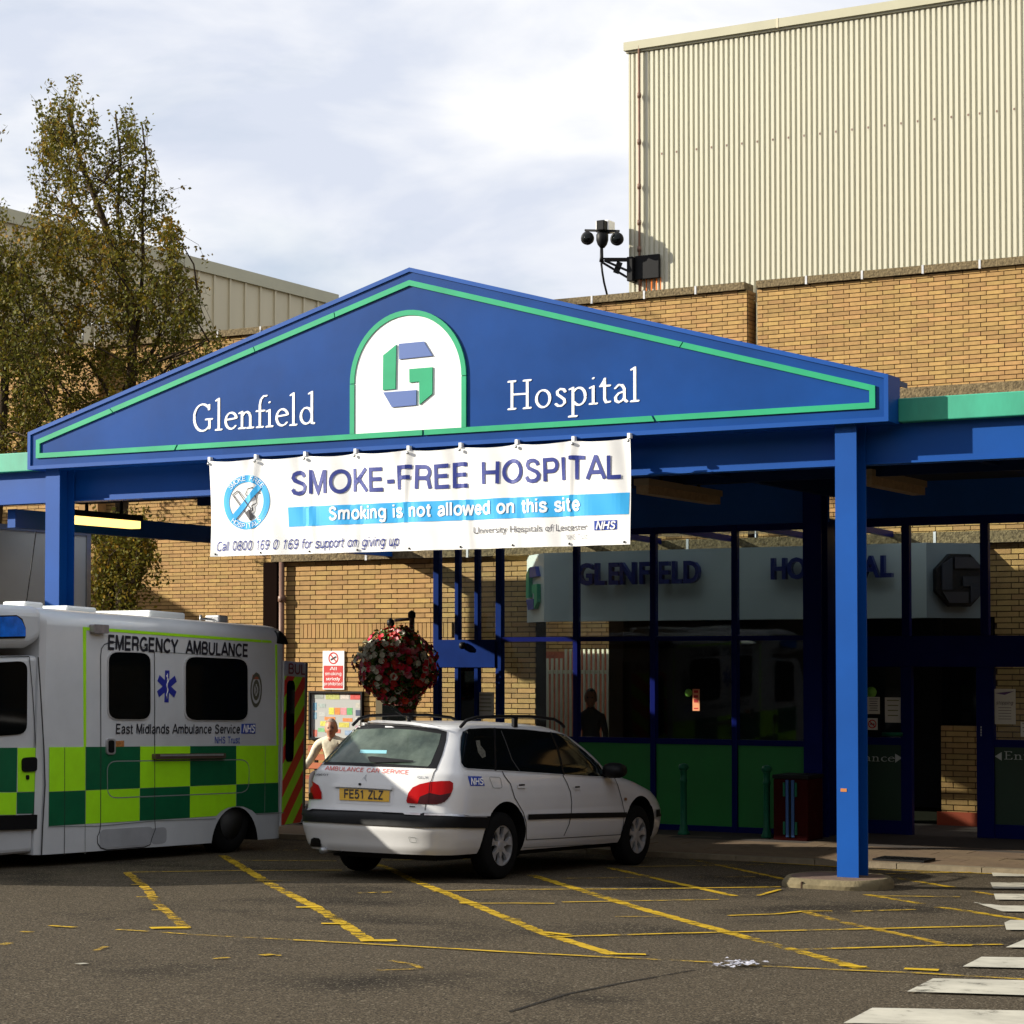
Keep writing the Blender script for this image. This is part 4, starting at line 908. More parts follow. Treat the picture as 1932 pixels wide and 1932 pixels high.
e_, a, b_ = notice(1670, 1316, 1700, 1363, YD + .04, 'pale portrait notice with a small green drawing on the door glass above the entrance arrow', 4, lm=mat('print_olive', (.15, .18, .06), .7))
e_, a, b_ = notice(1636, 1355, 1656, 1377, YD + .04, 'square no smoking sticker under the white notice on the door glass', 0)
c = (a + b_) / 2
def ring(mb, cx, cz, r0, r1, fn, d0, d1, n=28):
    for k in range(n):
        t0, t1 = 2 * math.pi * k / n, 2 * math.pi * (k + 1) / n
        q = [(cx + r0 * math.cos(t0), cz + r0 * math.sin(t0)), (cx + r1 * math.cos(t0), cz + r1 * math.sin(t0)), (cx + r1 * math.cos(t1), cz + r1 * math.sin(t1)), (cx + r0 * math.cos(t1), cz + r0 * math.sin(t1))]
        mb.add([fn(*p, d1) for p in q], [(0, 1, 2, 3)])
mb = MB(); ring(mb, c.x, c.z, .042, .055, flatY(YD + .036), 0, .002); mb.beam((c.x - .035, YD + .034, c.z + .035), (c.x + .035, YD + .034, c.z - .035), .003, .012); mb.build('prohibition_ring', PRINTR, e_)
mb = MB(); mb.box(c.x - .03, c.x + .03, YD + .0335, YD + .0355, c.z - .008, c.z + .006); mb.build('cigarette', PRINTK, e_)
mb = MB(); p = P(1644, 1306, Y=YD + .04); mb.lathe([(.07, -.004), (.07, 0)], p, 18, axis='y'); tag(mb.build('door_sticker', mat('sticker_green', (.18, .45, .06), .6)), 'round green sticker on the door glass above the white notice', 'sticker')
mb = MB(); a = P(1665, 1385, Y=YD - .02); b_ = P(1703, 1388, Y=YD - .02); mb.tube([(a.x, YD - .03, a.z), (b_.x, YD - .03, a.z)], .025, 8); mb.build('push_bar', BOLG, pc)
e_, a, b_ = notice(1876, 1300, 1916, 1366, YD + .04, 'tall pale poster with a purple swoosh on the glass right of the doorway', 0)
mb = MB(); W = b_.x - a.x; Hh = b_.z - a.z; mb.add([(a.x + W * .05, YD + .033, b_.z - Hh * .12), (a.x + W * .95, YD + .033, b_.z - Hh * .06), (a.x + W * .5, YD + .033, b_.z - Hh * .17)], [(0, 1, 2)]); mb.build('swoosh', mat('print_purple', (.12, .07, .2), .7), e_)
mb = MB()
def qtxt(mb, txt, x0, x1, z0, z1, Y, bold=0, italic=0, ext=0, space=1.0): grid_text(mb, txt, flatY(Y), x0, x1, z0, z1, bold, 2, italic, ext, space=space)
qtxt(mb, 'stopping', a.x + W * .1, b_.x - W * .1, a.z + Hh * .56, a.z + Hh * .66, YD + .033, .02, .3)
for k in range(5): mb.box(a.x + W * .2, b_.x - W * .2, YD + .033, YD + .035, a.z + Hh * (.14 + k * .08), a.z + Hh * (.155 + k * .08))
mb.build('print', mat('print_grey', (.12, .10, .10), .7), e_)
notice(1926, 1362, 1950, 1390, YD + .04, 'small pale notice at the right edge low on the door glass', 3)
e_, a, b_ = notice(1307, 1300, 1320, 1341, YGZ + .04, 'narrow orange notice on the dark glazing between two mullions', 0, mat('orange_paper', (.75, .30, .14), .7))
mb = MB(); W = b_.x - a.x; Hh = b_.z - a.z
for k, (z, h_) in enumerate(((.82, .12), (.6, .12), (.38, .16), (.08, .06))): mb.box(a.x + W * .2, b_.x - W * .2, YGZ + .034, YGZ + .0355, a.z + Hh * z, a.z + Hh * (z + h_))
mb.build('print', PRINTR, e_)
mb = MB(); mb.lathe([(.05, -.004), (.05, 0)], P(1299, 1307, Y=YGZ + .04), 16, axis='y'); tag(mb.build('window_sticker', mat('sticker_green', (.18, .45, .06), .6)), 'round green sticker on the dark glazing left of the orange notice', 'sticker')
e_, a, b_ = notice(900, 1306, 932, 1352, YGZ + .04, 'pale notice on the glass of the blue framed side door', 5, lm=mat('print_olive', (.15, .18, .06), .7))

# ================================================================ canopy
cn = empty('entrance_canopy', (P(775, 700, Y=YF).x, YF, 3.6), 'blue gabled entrance canopy on steel columns with green trim and white lettering', 'canopy')
def W2(px, py, Y=YF): p = P(px, py, Y=Y); return Vector((p.x, p.z))
L0, L1, AP, R1, R0 = W2(55, 888), W2(56, 821), W2(775, 507), W2(1675, 704), W2(1675, 788)
zbot = (L0.y + R0.y) / 2; zend = (L1.y + R1.y) / 2; hw = (R0.x - L0.x) / 2; xm = (R0.x + L0.x) / 2
out = [Vector((L0.x, zbot)), Vector((R0.x, zbot)), Vector((R0.x, zend)), Vector((xm, AP.y)), Vector((L0.x, zend))]
mb = MB(); solid(mb, out, flatY(YF + .24), 0, .24); mb.prism([tuple(p) for p in out], 1, YF + .235, YF + .24); mb.build('fascia', FASC, cn)
# rim frame slightly proud with darker edge
def inset(poly, d):
    n = len(poly); res = []
    for i in range(n):
        p0, p1, p2 = poly[i - 1], poly[i], poly[(i + 1) % n]; e1 = (p1 - p0).normalized(); e2 = (p2 - p1).normalized()
        n1 = Vector((-e1.y, e1.x)); n2 = Vector((-e2.y, e2.x)); b_ = (n1 + n2).normalized(); res.append(p1 + b_ * (d / b_.dot(n1)))
    return res
i0 = inset(out, -.012); i1 = inset(out, .03)
mb = MB()
for k in range(5):
    a, b_, c, d = i0[k], i0[(k + 1) % 5], i1[(k + 1) % 5], i1[k]
    q = [(a.x, YF - .018, a.y), (b_.x, YF - .018, b_.y), (c.x, YF - .018, c.y), (d.x, YF - .018, d.y), (a.x, YF + .3, a.y), (b_.x, YF + .3, b_.y), (c.x, YF + .001, c.y), (d.x, YF + .001, d.y)]
    mb.add(q, [(0, 1, 2, 3), (0, 4, 5, 1), (3, 2, 6, 7)])
mb.build('fascia_edging', BLUE, cn, flipfix=False)
ta, tb = inset(out, .115), inset(out, .170)
# trim: five sides, cut at the joints
def strip(a0, a1, b0, b1, cuts, name='green_trim'):
    ts = [0] + cuts + [1]
    for s, e in zip(ts[:-1], ts[1:]):
        s2 = s + (.0012 if s else 0); e2 = e - (.0012 if e < 1 else 0)
        q = [a0.lerp(a1, s2), a0.lerp(a1, e2), b0.lerp(b1, e2), b0.lerp(b1, s2)]
        mb = MB(); solid(mb, q, flatY(YF), 0, .02); mb.build(name, GREEN, cn)
strip(ta[0], ta[1], tb[0], tb[1], [(W2(332, 850).x - ta[0].x) / (ta[1].x - ta[0].x), (W2(800, 820).x - ta[0].x) / (ta[1].x - ta[0].x), (W2(1238, 793).x - ta[0].x) / (ta[1].x - ta[0].x)])
strip(ta[1], ta[2], tb[1], tb[2], [.5]); strip(ta[2], ta[3], tb[2], tb[3], [(W2(1290, 640).x - ta[2].x) / (ta[3].x - ta[2].x)])
strip(ta[3], ta[4], tb[3], tb[4], [(W2(q, 640).x - ta[3].x) / (ta[4].x - ta[3].x) for q in (632, 480, 210)]); strip(ta[4], ta[0], tb[4], tb[0], [])
# arch
axc = (W2(662, 760).x + W2(881, 760).x) / 2; aR = (W2(881, 760).x - W2(662, 760).x) / 2; azt = W2(775, 585).y; azb = tb[0].y; azs = azt - aR * 1.02
tr_ = .055
arc_o = [(axc + aR * math.cos(R(t_)), azs + (azt - azs) * math.sin(R(t_))) for t_ in range(0, 181, 6)]
arc_i = [(axc + (aR - tr_) * math.cos(R(t_)), azs + (azt - azs - tr_) * math.sin(R(t_))) for t_ in range(0, 181, 6)]
mb = MB(); solid(mb, arc_i + [(axc - aR + tr_, azb), (axc + aR - tr_, azb)], flatY(YF), 0, .012); mb.build('arch_panel', mat('arch_white', (.86, .87, .86), .3), cn)
for s, e in ((0, 9), (9, 30)):
    mb = MB()
    q = arc_o[s:e + 1] + arc_i[s:e + 1][::-1]; solid(mb, q, flatY(YF), 0, .022); mb.build('arch_trim', GREEN, cn)
for sgn in (-1, 1):
    mb = MB(); x0, x1 = sorted((axc + sgn * aR, axc + sgn * (aR - tr_))); mb.box(x0, x1, YF - .022, YF, azb + .001, azs - .008); mb.build('arch_trim', GREEN, cn)
for k, m in (('tb', mat('emblem_blue', (.07, .13, .36), .4)), ('lg', GREEN), ('rg', GREEN), ('bb', mat('emblem_blue', (.07, .13, .36), .4))):
    pts = [W2((1250 + x / 3.22) / 1.988, (1100 + y / 3.22) / 1.988, YF - .02) for x, y in GL[k]]; mb = MB(); solid(mb, [(p.x, p.y) for p in pts], flatY(YF - .012), 0, .014); mb.build('emblem_piece', m, cn)
a, b_ = W2(362, 813), W2(592, 800); capz = W2(380, 761).y - W2(380, 815).y
serif_word(cn, 'Glenfield', a.x, b_.x, W2(480, 808).y, capz * .97, YF, PRINTW, .004, .72)
a, b_ = W2(957, 770), W2(1201, 760); capz = W2(980, 716).y - W2(980, 773).y
serif_word(cn, 'Hospital', a.x, b_.x, W2(1080, 766).y, capz * .97, YF, PRINTW, .004, .72)
# gabled roof behind
Yb0 = YF + .55
mb = MB()
mb.prism([(out[4].x, zend - .01), (xm, AP.y - .01), (out[2].x, zend - .01), (out[2].x, zend - .06), (xm, AP.y - .06), (out[4].x, zend - .06)], 1, YF + .30, Yb0)
mb.build('gable_roof', mat('roof_sheet', (.03, .06, .14), .5), cn)
# front beam, gutter, soffit
Yb = YF + .33
zbb = (P(1400, 886, Y=Yb).z + P(40, 952, Y=Yb).z) / 2; zbtp = P(1916, 786, Y=Yb).z; zgt = P(1916, 738, Y=Yb - .08).z
xl, xr = -24.5, P(2100, 800, Y=Yb).x + 5
mb = MB(); mb.box(xl, xr, Yb + .03, Yb + .12, zbb + .02, zbtp - .001); mb.box(xl, xr, Yb, Yb + .18, zbb, zbb + .02); bm_ = mb.build('front_beam', BLUE, cn)
for (a, b_) in ((xl, L0.x - .01), (R0.x + .01, xr)):
    mb = MB(); mb.box(a, b_, Yb - .08, Yb + .2, zbtp, zgt); bevel(mb.build('gutter', GUTTER, cn), .01)
zso = zbtp + .02
XLc = P(98, 1000, Y=YF + .15).x
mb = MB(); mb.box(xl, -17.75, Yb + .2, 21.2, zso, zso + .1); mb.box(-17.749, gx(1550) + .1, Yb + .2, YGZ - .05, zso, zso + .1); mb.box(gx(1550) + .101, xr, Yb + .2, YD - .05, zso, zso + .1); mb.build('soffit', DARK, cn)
mb = MB(); mb.box(-21.5, -10.5, YGZ - .7, YGZ - .15, zso + .101, 5.45); mb.box(-10.499, xr, YGZ - .7, YGZ - .15, zso + .101, 4.9); mb.build('roof_sun_blocker', DARK, cn)  # hidden boxes added on the roof to keep sun off sign and wall
mb = MB(); mb.box(gx(820) - 1.5, gx(1550) + .1, YGZ - .05, YGZ + .04, ztg, zso); mb.box(gx(1550) + .1, xr, YD - .05, YD + .04, zdt + .1, zso); mb.build('rear_beam', BLUE, cn)
mb = MB(); zsb = P(394, 1024, X=-17.8).z; mb.box(-17.86, -17.74, Yb + .2, YB - .01, zsb, zsb + .22); mb.build('side_beam', BLUE, cn)
mb = MB(); mb.box(-17.73, gx(820) - 1.52, 24.85, 24.95, 3.84, zso - .001); mb.build('dark_filler_beam', mat('shaded_blue_steel', (.002, .010, .05), .6, spec=.1), cn)  # added dark beam, blacks out the bright brick under the left soffit
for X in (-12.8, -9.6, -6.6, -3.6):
    mb = MB(); mb.box(X - .05, X + .05, Yb + .2, YGZ - .06, zso - .22, zso); mb.build('cross_beam', mat('shaded_blue_steel', (.002, .010, .05), .6, spec=.1), cn)  # darker copy of the blue steel, canopy shade put into its colour
mb = MB(); mb.box(XLc, xr, 21.8, 21.9, zso - .28, zso - .001); mb.build('purlin', mat('shaded_blue_steel', (.002, .010, .05), .6, spec=.1), cn)
def column(px0, px1, Y, z0, z1, dep=.26, name='column'):
    a = P(px0, 1000, Y=Y).x; b_ = P(px1, 1000, Y=Y).x; w_ = b_ - a; mb = MB()
    mb.box(a, b_, Y, Y + .018, z0, z1); mb.box(a, b_, Y + dep - .018, Y + dep, z0, z1); mb.box((a + b_) / 2 - .008, (a + b_) / 2 + .008, Y + .018, Y + dep - .018, z0, z1)
    o = mb.build(name, BLUE, cn); return (a + b_) / 2, o
pz = P(1600, 1653, Y=YF + .2).z
cxr, co = column(1576, 1616.5, YF + .08, pz, zbot - .005)
mb = MB(); p = P((3040 + 185 / 1.486) / 1.988, (2000 + 1430 / 1.486) / 1.988, Y=YF + .079); mb.box(p.x - .03, p.x + .03, p.y - .002, p.y, p.z - .018, p.z + .012); mb.build('rust_chip', mat('orange_rust', (.45, .16, .04), .8), co)
cxl, _ = column(85.5, 112, YF + .08, zg(19) - .05, zbot - .005)
mb = MB(); x = gx(1550); mb.box(x - .12, x + .12, YGZ - .3, YGZ - .28, zbt - .1, zso); mb.box(x - .008, x + .008, YGZ - .28, YGZ - .09, zbt - .1, zso); mb.box(x - .12, x + .12, YGZ - .09, YGZ - .07, zbt - .1, zso); mb.build('column', NAVY, cn)
# column island
p = [G(1471, 1683), G(1679, 1672), G(1679, 1660)]
Yi0, Yi1 = YF - .32, YF + .62; xi0 = P(1474, 1680, Y=YF).x; xi1 = P(1676, 1670, Y=YF + .1).x
isl = empty('column_island', ((xi0 + xi1) / 2, YF, zg(YF)), 'rounded concrete kerb island round the foot of the right blue column', 'kerb island')
pts = []
for cx, sgn in ((xi1 - .3, 1), (xi0 + .3, -1)):
    for k in range(11):
        t_ = R(-90 + 18 * k) if sgn > 0 else R(90 + 18 * k)
        pts.append((cx + .3 * math.cos(t_), (Yi0 + Yi1) / 2 + (Yi1 - Yi0) / 2 * math.sin(t_)))
cxx = sum(q[0] for q in pts) / len(pts); cyy = sum(q[1] for q in pts) / len(pts); ins = [(cxx + (q[0] - cxx) * .93, cyy + (q[1] - cyy) * .88) for q in pts]; in2 = [(cxx + (q[0] - cxx) * .86, cyy + (q[1] - cyy) * .76) for q in pts]
mb = MB(); n = len(pts); z0, z1 = zg(YF) - .08, pz
mb.add([(q[0], q[1], z0) for q in pts] + [(q[0], q[1], z1 - .045) for q in pts] + [(q[0], q[1], z1) for q in ins] + [(q[0], q[1], z1 + .001) for q in in2],
       [(i + r_ * n, (i + 1) % n + r_ * n, (i + 1) % n + (r_ + 1) * n, i + (r_ + 1) * n) for r_ in range(3) for i in range(n)])
smooth_by_angle(mb.build('kerb_ring', mat('island_concrete', (.20, .16, .085), .9, col2=(.10, .08, .04), nscale=5, bump=.4), isl), 50)
mb = MB(); mb.add([(q[0], q[1], z1 + .001) for q in in2], [tuple(range(n))]); mb.build('top_fill', mat('island_top', (.12, .075, .05), .9, noise=.3, nscale=9, bump=.4), isl)
mb = MB(); xx = P(1512, 1685, Y=Yi0).x; mb.box(xx - .006, xx + .006, Yi0 - .004, Yi0 + .08, z0, z1 - .02); mb.build('joint', MORTAR, isl)

# strip lights under the canopy
def strip_light(px0, py0, px1, py1, X, lit, label):
    a = P(px0, py0, X=X); b_ = P(px1, py1, X=X); z = (a.z + b_.z) / 2
    e = empty('strip_light', ((a.x, (a.y + b_.y) / 2, z)), label, 'light', 'strip lights under the canopy')
    mb = MB(); mb.box(X - .09, X + .09, a.y, b_.y, z + .03, z + .10); mb.build('housing', BLACK if lit else mat('dusty_housing', (.20, .15, .09), .8), e)
    mb = MB(); mb.box(X - .075, X + .075, a.y + .03, b_.y - .03, z - .06, z + .029)
    mb.build('diffuser', mat('lit_tube', (.9, .7, .3), .5, emit=(1, .62, .16), estr=1.6) if lit else mat('dusty_diffuser', (.25, .17, .09), .6, noise=.3, nscale=14), e)
    for k in range(2):
        mb = MB(); mb.box(X - .015, X + .015, a.y + (b_.y - a.y) * (.25 + .5 * k), a.y + (b_.y - a.y) * (.25 + .5 * k) + .03, z + .10, zso); mb.build('hanger', BLACK, e)
strip_light(128, 975, 259, 991, -17.0, True, 'lit warm strip light under the canopy right of the left column')
strip_light(1210, 920, 1350, 943, -10.2, False, 'unlit dusty strip light hanging right of the banner')
strip_light(1630, 903, 1735, 925, -7.96, False, 'unlit strip light in the dark just right of the right column')

# ================================================================ banner
YN = YF - .03
BL_, BR_ = P(398, 900, Y=YN).x, P(1190, 900, Y=YN).x; btp = zbot - .035; bh = ((P(396, 876, Y=YN).z - P(401, 1056, Y=YN).z) + (P(1193, 828, Y=YN).z - P(1187, 1029, Y=YN).z)) / 2
bw = BR_ - BL_
hk = [P(x, 850, Y=YN).x for x in (398, 485, 578, 673, 773, 871, 977, 1084, 1189)]
bn = empty('banner', ((BL_ + BR_) / 2, YN, btp - bh), 'long white smoke free hospital banner hung by clips under the blue gable', 'banner')
def fold(u, v):
    # u 0..1 along, v 0..1 up ; gives (dx,dy,dz)
    X = BL_ + u * bw; k = min(range(8), key=lambda i: 0 if hk[i] <= X <= hk[i + 1] else 1); t_ = max(0, min(1, (X - hk[k]) / (hk[k + 1] - hk[k])))
    sag = math.sin(math.pi * t_)
    dy = -.050 * sag * (.25 + v) * (1 - .3 * (k % 3)) + .018 * math.sin(u * 31 + v * 3) * (1 - v * .4) + .010 * math.sin(u * 67 + 4 * v)
    for i, h_ in enumerate(hk): dy -= .024 * math.exp(-((X - h_ + .10 * (1 - v) * math.sin(i * 2.1)) / .05) ** 2) * (.35 + .65 * v)
    dz = -.022 * sag * v ** 3
    return dy, dz
def onB(u, v, d): 
    dy, dz = fold(u, v); return (BL_ + u * bw, YN - d + dy, btp - bh + v * bh + dz)
NU, NV = 260, 34
mb = MB(); mb.add([onB(i / NU, j / NV, 0) for j in range(NV + 1) for i in range(NU + 1)], [(j * (NU + 1) + i, j * (NU + 1) + i + 1, (j + 1) * (NU + 1) + i + 1, (j + 1) * (NU + 1) + i) for j in range(NV) for i in range(NU)], 0, True)
cl = mb.build('cloth', CLOTH, bn, flipfix=False)
TRW = [(396, 875.5), (1193, 827), (1187, 1030), (401, 1056)]
def uvp(px, py):
    p = P(px, py, Y=YN); return ((p.x - BL_) / bw, (p.z - (btp - bh)) / bh)
def btext(t_, x0, x1, yb, yt, bold=0.0, italic=0, m=PRINTB, dd=.006, space=1.0, cap=None):
    u0, v0 = uvp(x0, yb); u1, _ = uvp(x1, yb - (x1 - x0) * .055); _, v1 = uvp(x0, yt)
    mb = MB(); grid_text(mb, t_, lambda u, v, d: onB(u, v, dd + d * .6), u0, u1, v0, v1, bold, 4, italic, 0, 0, cap, space); return mb.build('lettering', m, cl, flipfix=False)
def bpoly(pts, m, name, dd=.003, step=.012):
    q = [uvp(*p) for p in pts]; mb = MB()
    vs, fs = tri([(a * bw, b_ * bh) for a, b_ in q], step * bw * .7); mb.add([onB(v[0] / bw, v[1] / bh, dd) for v in vs], fs); return mb.build(name, m, cl, flipfix=False)
bpoly([(544, 957), (1188, 929), (1187, 970), (545, 994)], PRINTC, 'blue_band')
btext('SMOKE-FREE', 552, 883, 933, 890, .038, 0, PRINTB, .006); btext('HOSPITAL', 913, 1173, 913, 870, .038, 0, PRINTB, .006)
btext('Smoking is not allowed on this site', 624, 1097, 981, 957, .050, 0, PRINTW, .008, 1.02)
btext('University Hospitals of Leicester', 893, 1111, 1007, 994, .0, 0, mat('print_grey2', (.08, .08, .10), .5))
btext('NHS Trust', 1068, 1110, 1018, 1008.5, -.012, 0, mat('print_grey2', (.08, .08, .10), .5))
btext('Call 0800 169 0 169 for support on giving up', 408, 753, 1040, 1022, .012, .28, PRINTB)
bpoly([(1124, 983), (1166, 981), (1166, 999), (1124, 1001)], NHS, 'logo_block'); btext('NHS', 1127, 1164, 999, 984.5, .05, .25, PRINTW, .009)
# no smoking roundel
u0, v0 = uvp(427, 950); u1, v1 = uvp(511, 945); rc = ((u0 + u1) / 2, (v0 + v1) / 2); rr_ = (u1 - u0) / 2 * bw
def rn(x, y, dd=.004): return onB(rc[0] + x * rr_ / bw, rc[1] + y * rr_ / bh, dd)
mb = MB(); n = 60
mb.add([rn(math.cos(2 * math.pi * k / n) * r_, math.sin(2 * math.pi * k / n) * r_ ) for r_ in (.74, .87, 1.0) for k in range(n)], [(j * n + k, j * n + (k + 1) % n, (j + 1) * n + (k + 1) % n, (j + 1) * n + k) for j in range(2) for k in range(n)])
s_ = .11
st = [(-.60, -.62), (.44, .60)]
mb.add([rn(a * 1 + b_ * .075 * -1, c + b_ * .075, .010) for k in range(9) for b_ in (-1, 1) for a, c in [(-.56 + 1.12 * k / 8, -.56 + 1.12 * k / 8)]], [(2 * k, 2 * k + 2, 2 * k + 3, 2 * k + 1) for k in range(8)])
mb.build('roundel', PRINTC, cl, flipfix=False)
mb = MB()
def ln(p, q, w_, m=None, dd=.0075):
    p, q = Vector(p), Vector(q); d = (q - p).normalized(); nn_ = Vector((-d.y, d.x)) * w_ / 2; mb.add([rn(*(p + nn_), dd), rn(*(p - nn_), dd), rn(*(q - nn_), dd), rn(*(q + nn_), dd)], [(0, 1, 2, 3)])
ln((-.58, .30), (-.02, -.42), .035); ln((-.36, .44), (.22, -.28), .035); ln((-.58, .30), (-.36, .44), .035); ln((.03, -.33), (.26, -.62), .24); ln((-.02, -.42), (.22, -.28), .04)
cv = [(.12, .10), (-.02, .30), (.08, .50), (.30, .52), (.45, .38), (.60, .28)]
for a, b_ in zip(cv[:-1], cv[1:]): ln(a, b_, .035)
cv = [(.20, -.42), (.30, -.28), (.26, -.14), (.44, -.06), (.44, .12), (.36, .26)]
for a, b_ in zip(cv[:-1], cv[1:]): ln(a, b_, .04)
mb.build('cigarette_print', PRINTK, cl, flipfix=False)
def ring_text(word, a0, a1, m, flip=False):
    mb = MB()
    for i, ch in enumerate(word):
        if ch == ' ': continue
        an = R(a0 + (a1 - a0) * i / (len(word) - 1)); vs, fs, la, lb, _, _ = text2d(ch, .01, 0, 2); cx = (la + lb) / 2; sc_ = .24
        rb = .80 if not flip else .955
        up_ = Vector((math.cos(an), math.sin(an))) * (1 if not flip else -1); rt_ = Vector((up_.y, -up_.x)); o_ = Vector((math.cos(an), math.sin(an))) * rb
        mb.add([rn(*(o_ + rt_ * (v[0] - cx) * sc_ + up_ * v[1] * sc_), .009 + v[2]) for v in vs], fs)
    mb.build('lettering', m, cl, flipfix=False)
ring_text('SMOKE FREE', 138, 42, PRINTW); ring_text('HOSPITALS', 230, 310, PRINTW, True)
for i, h_ in enumerate(hk):
    mb = MB(); mb.box(h_ - .016, h_ + .016, YN - .035, YN + .02, btp - .005, btp + .045); ho = mb.build('clip', PRINTW, bn)
    mb = MB(); mb.lathe([(.004, -.052), (.016, -.050), (.016, -.040)], (h_, YN, btp - .03), 10, axis='y'); mb.build('eyelet', STEEL, ho)
for i in range(9):
    x = BL_ + bw * (.012 + .976 * i / 8); mb = MB(); mb.lathe([(.004, -.004), (.012, -.002), (.012, .0)], (x, onB((x - BL_) / bw, .03, .006)[1], btp - bh + .025), 8, axis='y'); mb.build('eyelet', BLACK, bn)

# ================================================================ things on the entrance wall
YP = YB - .03
def pxw(zx, zy): return ((1000 + zx / 2.147) / 1.988, (2250 + zy / 2.147) / 1.988)
def boxYpx(x0, y0, x1, y1, Y, d): 
    a = P(x0, y1, Y=Y); b_ = P(x1, (y0 + y1) / 2, Y=Y); c = P((x0 + x1) / 2, y0, Y=Y); e = P((x0 + x1) / 2, y1, Y=Y); return a.x, b_.x, e.z, c.z
sx0_, sx1_, sz0_, sz1_ = boxYpx(609.5, 1228, 650, 1301, YP, 0)
e = empty('no_smoking_sign', ((sx0_ + sx1_) / 2, YP, sz0_), 'upright white and red sign, all smoking strictly prohibited, on the brick wall', 'sign')
mb = MB(); mb.box(sx0_, sx1_, YP - .012, YP + .012, sz0_, sz1_); mb.build('plate', PRINTW, e)
W, Hh = sx1_ - sx0_, sz1_ - sz0_; cx = (sx0_ + sx1_) / 2
mb = MB(); mb.box(sx0_ + W * .05, sx1_ - W * .05, YP - .0145, YP - .0122, sz0_ + Hh * .03, sz0_ + Hh * .62); mb.build('red_field', PRINTR, e)
mb = MB(); ring(mb, cx, sz0_ + Hh * .81, W * .18, W * .235, flatY(YP - .012), 0, .002); mb.beam((cx - W * .15, YP - .0135, sz0_ + Hh * .81 + W * .15), (cx + W * .15, YP - .0135, sz0_ + Hh * .81 - W * .15), .002, W * .05); mb.build('prohibition_ring', PRINTR, e)
mb = MB(); mb.beam((cx - W * .12, YP - .0155, sz0_ + Hh * .81 - W * .06), (cx + W * .13, YP - .0155, sz0_ + Hh * .81 + W * .06), .002, W * .06); mb.build('cigarette', PRINTK, e)
for i, (t_, f0) in enumerate((('All', .34), ('smoking', .12), ('strictly', .17), ('prohibited', .07))):
    mb = MB(); qtxt(mb, t_, sx0_ + W * f0, sx1_ - W * f0, sz0_ + Hh * (.50 - .13 * i), sz0_ + Hh * (.585 - .13 * i), YP - .016, .012); mb.build('lettering', PRINTW, e)
nx0, nx1, nz0, nz1 = boxYpx(585, 1304, 686, 1396, YP, 0)
e = empty('notice_board', ((nx0 + nx1) / 2, YP, nz0), 'framed site map board full of coloured blocks behind the seated man', 'notice board')
mb = MB(); mb.box(nx0, nx1, YP - .01, YP + .01, nz0, nz1); mb.build('backing', mat('board_grey', (.42, .43, .42), .5), e)
mb = MB()
for q in ((nx0, nx1, nz1 - .03, nz1), (nx0, nx1, nz0, nz0 + .03), (nx0, nx0 + .03, nz0 + .03, nz1 - .03), (nx1 - .03, nx1, nz0 + .03, nz1 - .03)): mb.box(q[0], q[1], YP - .05, YP + .01, q[2], q[3])
mb.build('frame', BLACK, e)
W, Hh = nx1 - nx0, nz1 - nz0
bl_ = [(.06, .84, .26, .95, (.30, .33, .30)), (.30, .83, .56, .96, (.42, .45, .12)), (.76, .83, .95, .95, (.55, .06, .05)), (.58, .84, .74, .95, (.55, .50, .45)), (.36, .52, .46, .66, (.62, .60, .06)), (.47, .52, .57, .66, (.70, .22, .03)), (.58, .52, .69, .66, (.70, .25, .28)), (.70, .52, .80, .66, (.10, .40, .12)),
       (.06, .60, .13, .76, (.12, .30, .45)), (.06, .42, .13, .56, (.18, .34, .45)), (.86, .50, .95, .62, (.04, .06, .12)), (.86, .38, .95, .46, (.6, .6, .6)), (.28, .40, .48, .47, (.66, .22, .05)), (.62, .38, .80, .45, (.66, .22, .05)), (.20, .28, .40, .38, (.60, .58, .10)), (.55, .26, .74, .36, (.55, .50, .08)), (.16, .16, .30, .24, (.20, .45, .20)), (.42, .14, .58, .22, (.55, .15, .10)), (.06, .06, .14, .20, (.50, .12, .08)), (.66, .10, .80, .20, (.25, .35, .50)), (.86, .66, .95, .76, (.50, .48, .42)), (.16, .66, .30, .74, (.35, .42, .40)), (.18, .48, .30, .56, (.50, .52, .50)), (.86, .14, .95, .30, (.40, .20, .30))]
for k, (a, b_, c, d, col) in enumerate(bl_):
    mb = MB(); mb.box(nx0 + W * a, nx0 + W * c, YP - .0125, YP - .0102, nz0 + Hh * b_, nz0 + Hh * d); mb.build('printed_block', mat('block%02d' % k, col, .6, noise=.25, nscale=30), e)
x0, x1, z0, z1 = boxYpx(712, 1318, 774, 1352, YP, 0)
z0 = z0 - .45
e = empty('glass_case', ((x0 + x1) / 2, YP, z0), 'dark glazed display case on the bricks below the flower ball', 'display case')
mb = MB(); mb.box(x0, x1, YP - .05, YP + .01, z0, z1); mb.build('case', mat('case_brown', (.08, .06, .02), .5), e)
mb = MB(); mb.box(x0 + .12, x1 - .05, YP - .053, YP - .051, z0 + .05, z1 - .08); mb.build('pane', TINT, e)
mb = MB(); mb.box(x0 + .34, x0 + .46, YP - .056, YP - .0535, z0 + .62, z0 + .72); mb.build('label', mat('case_red', (.2, .03, .02), .6), e)

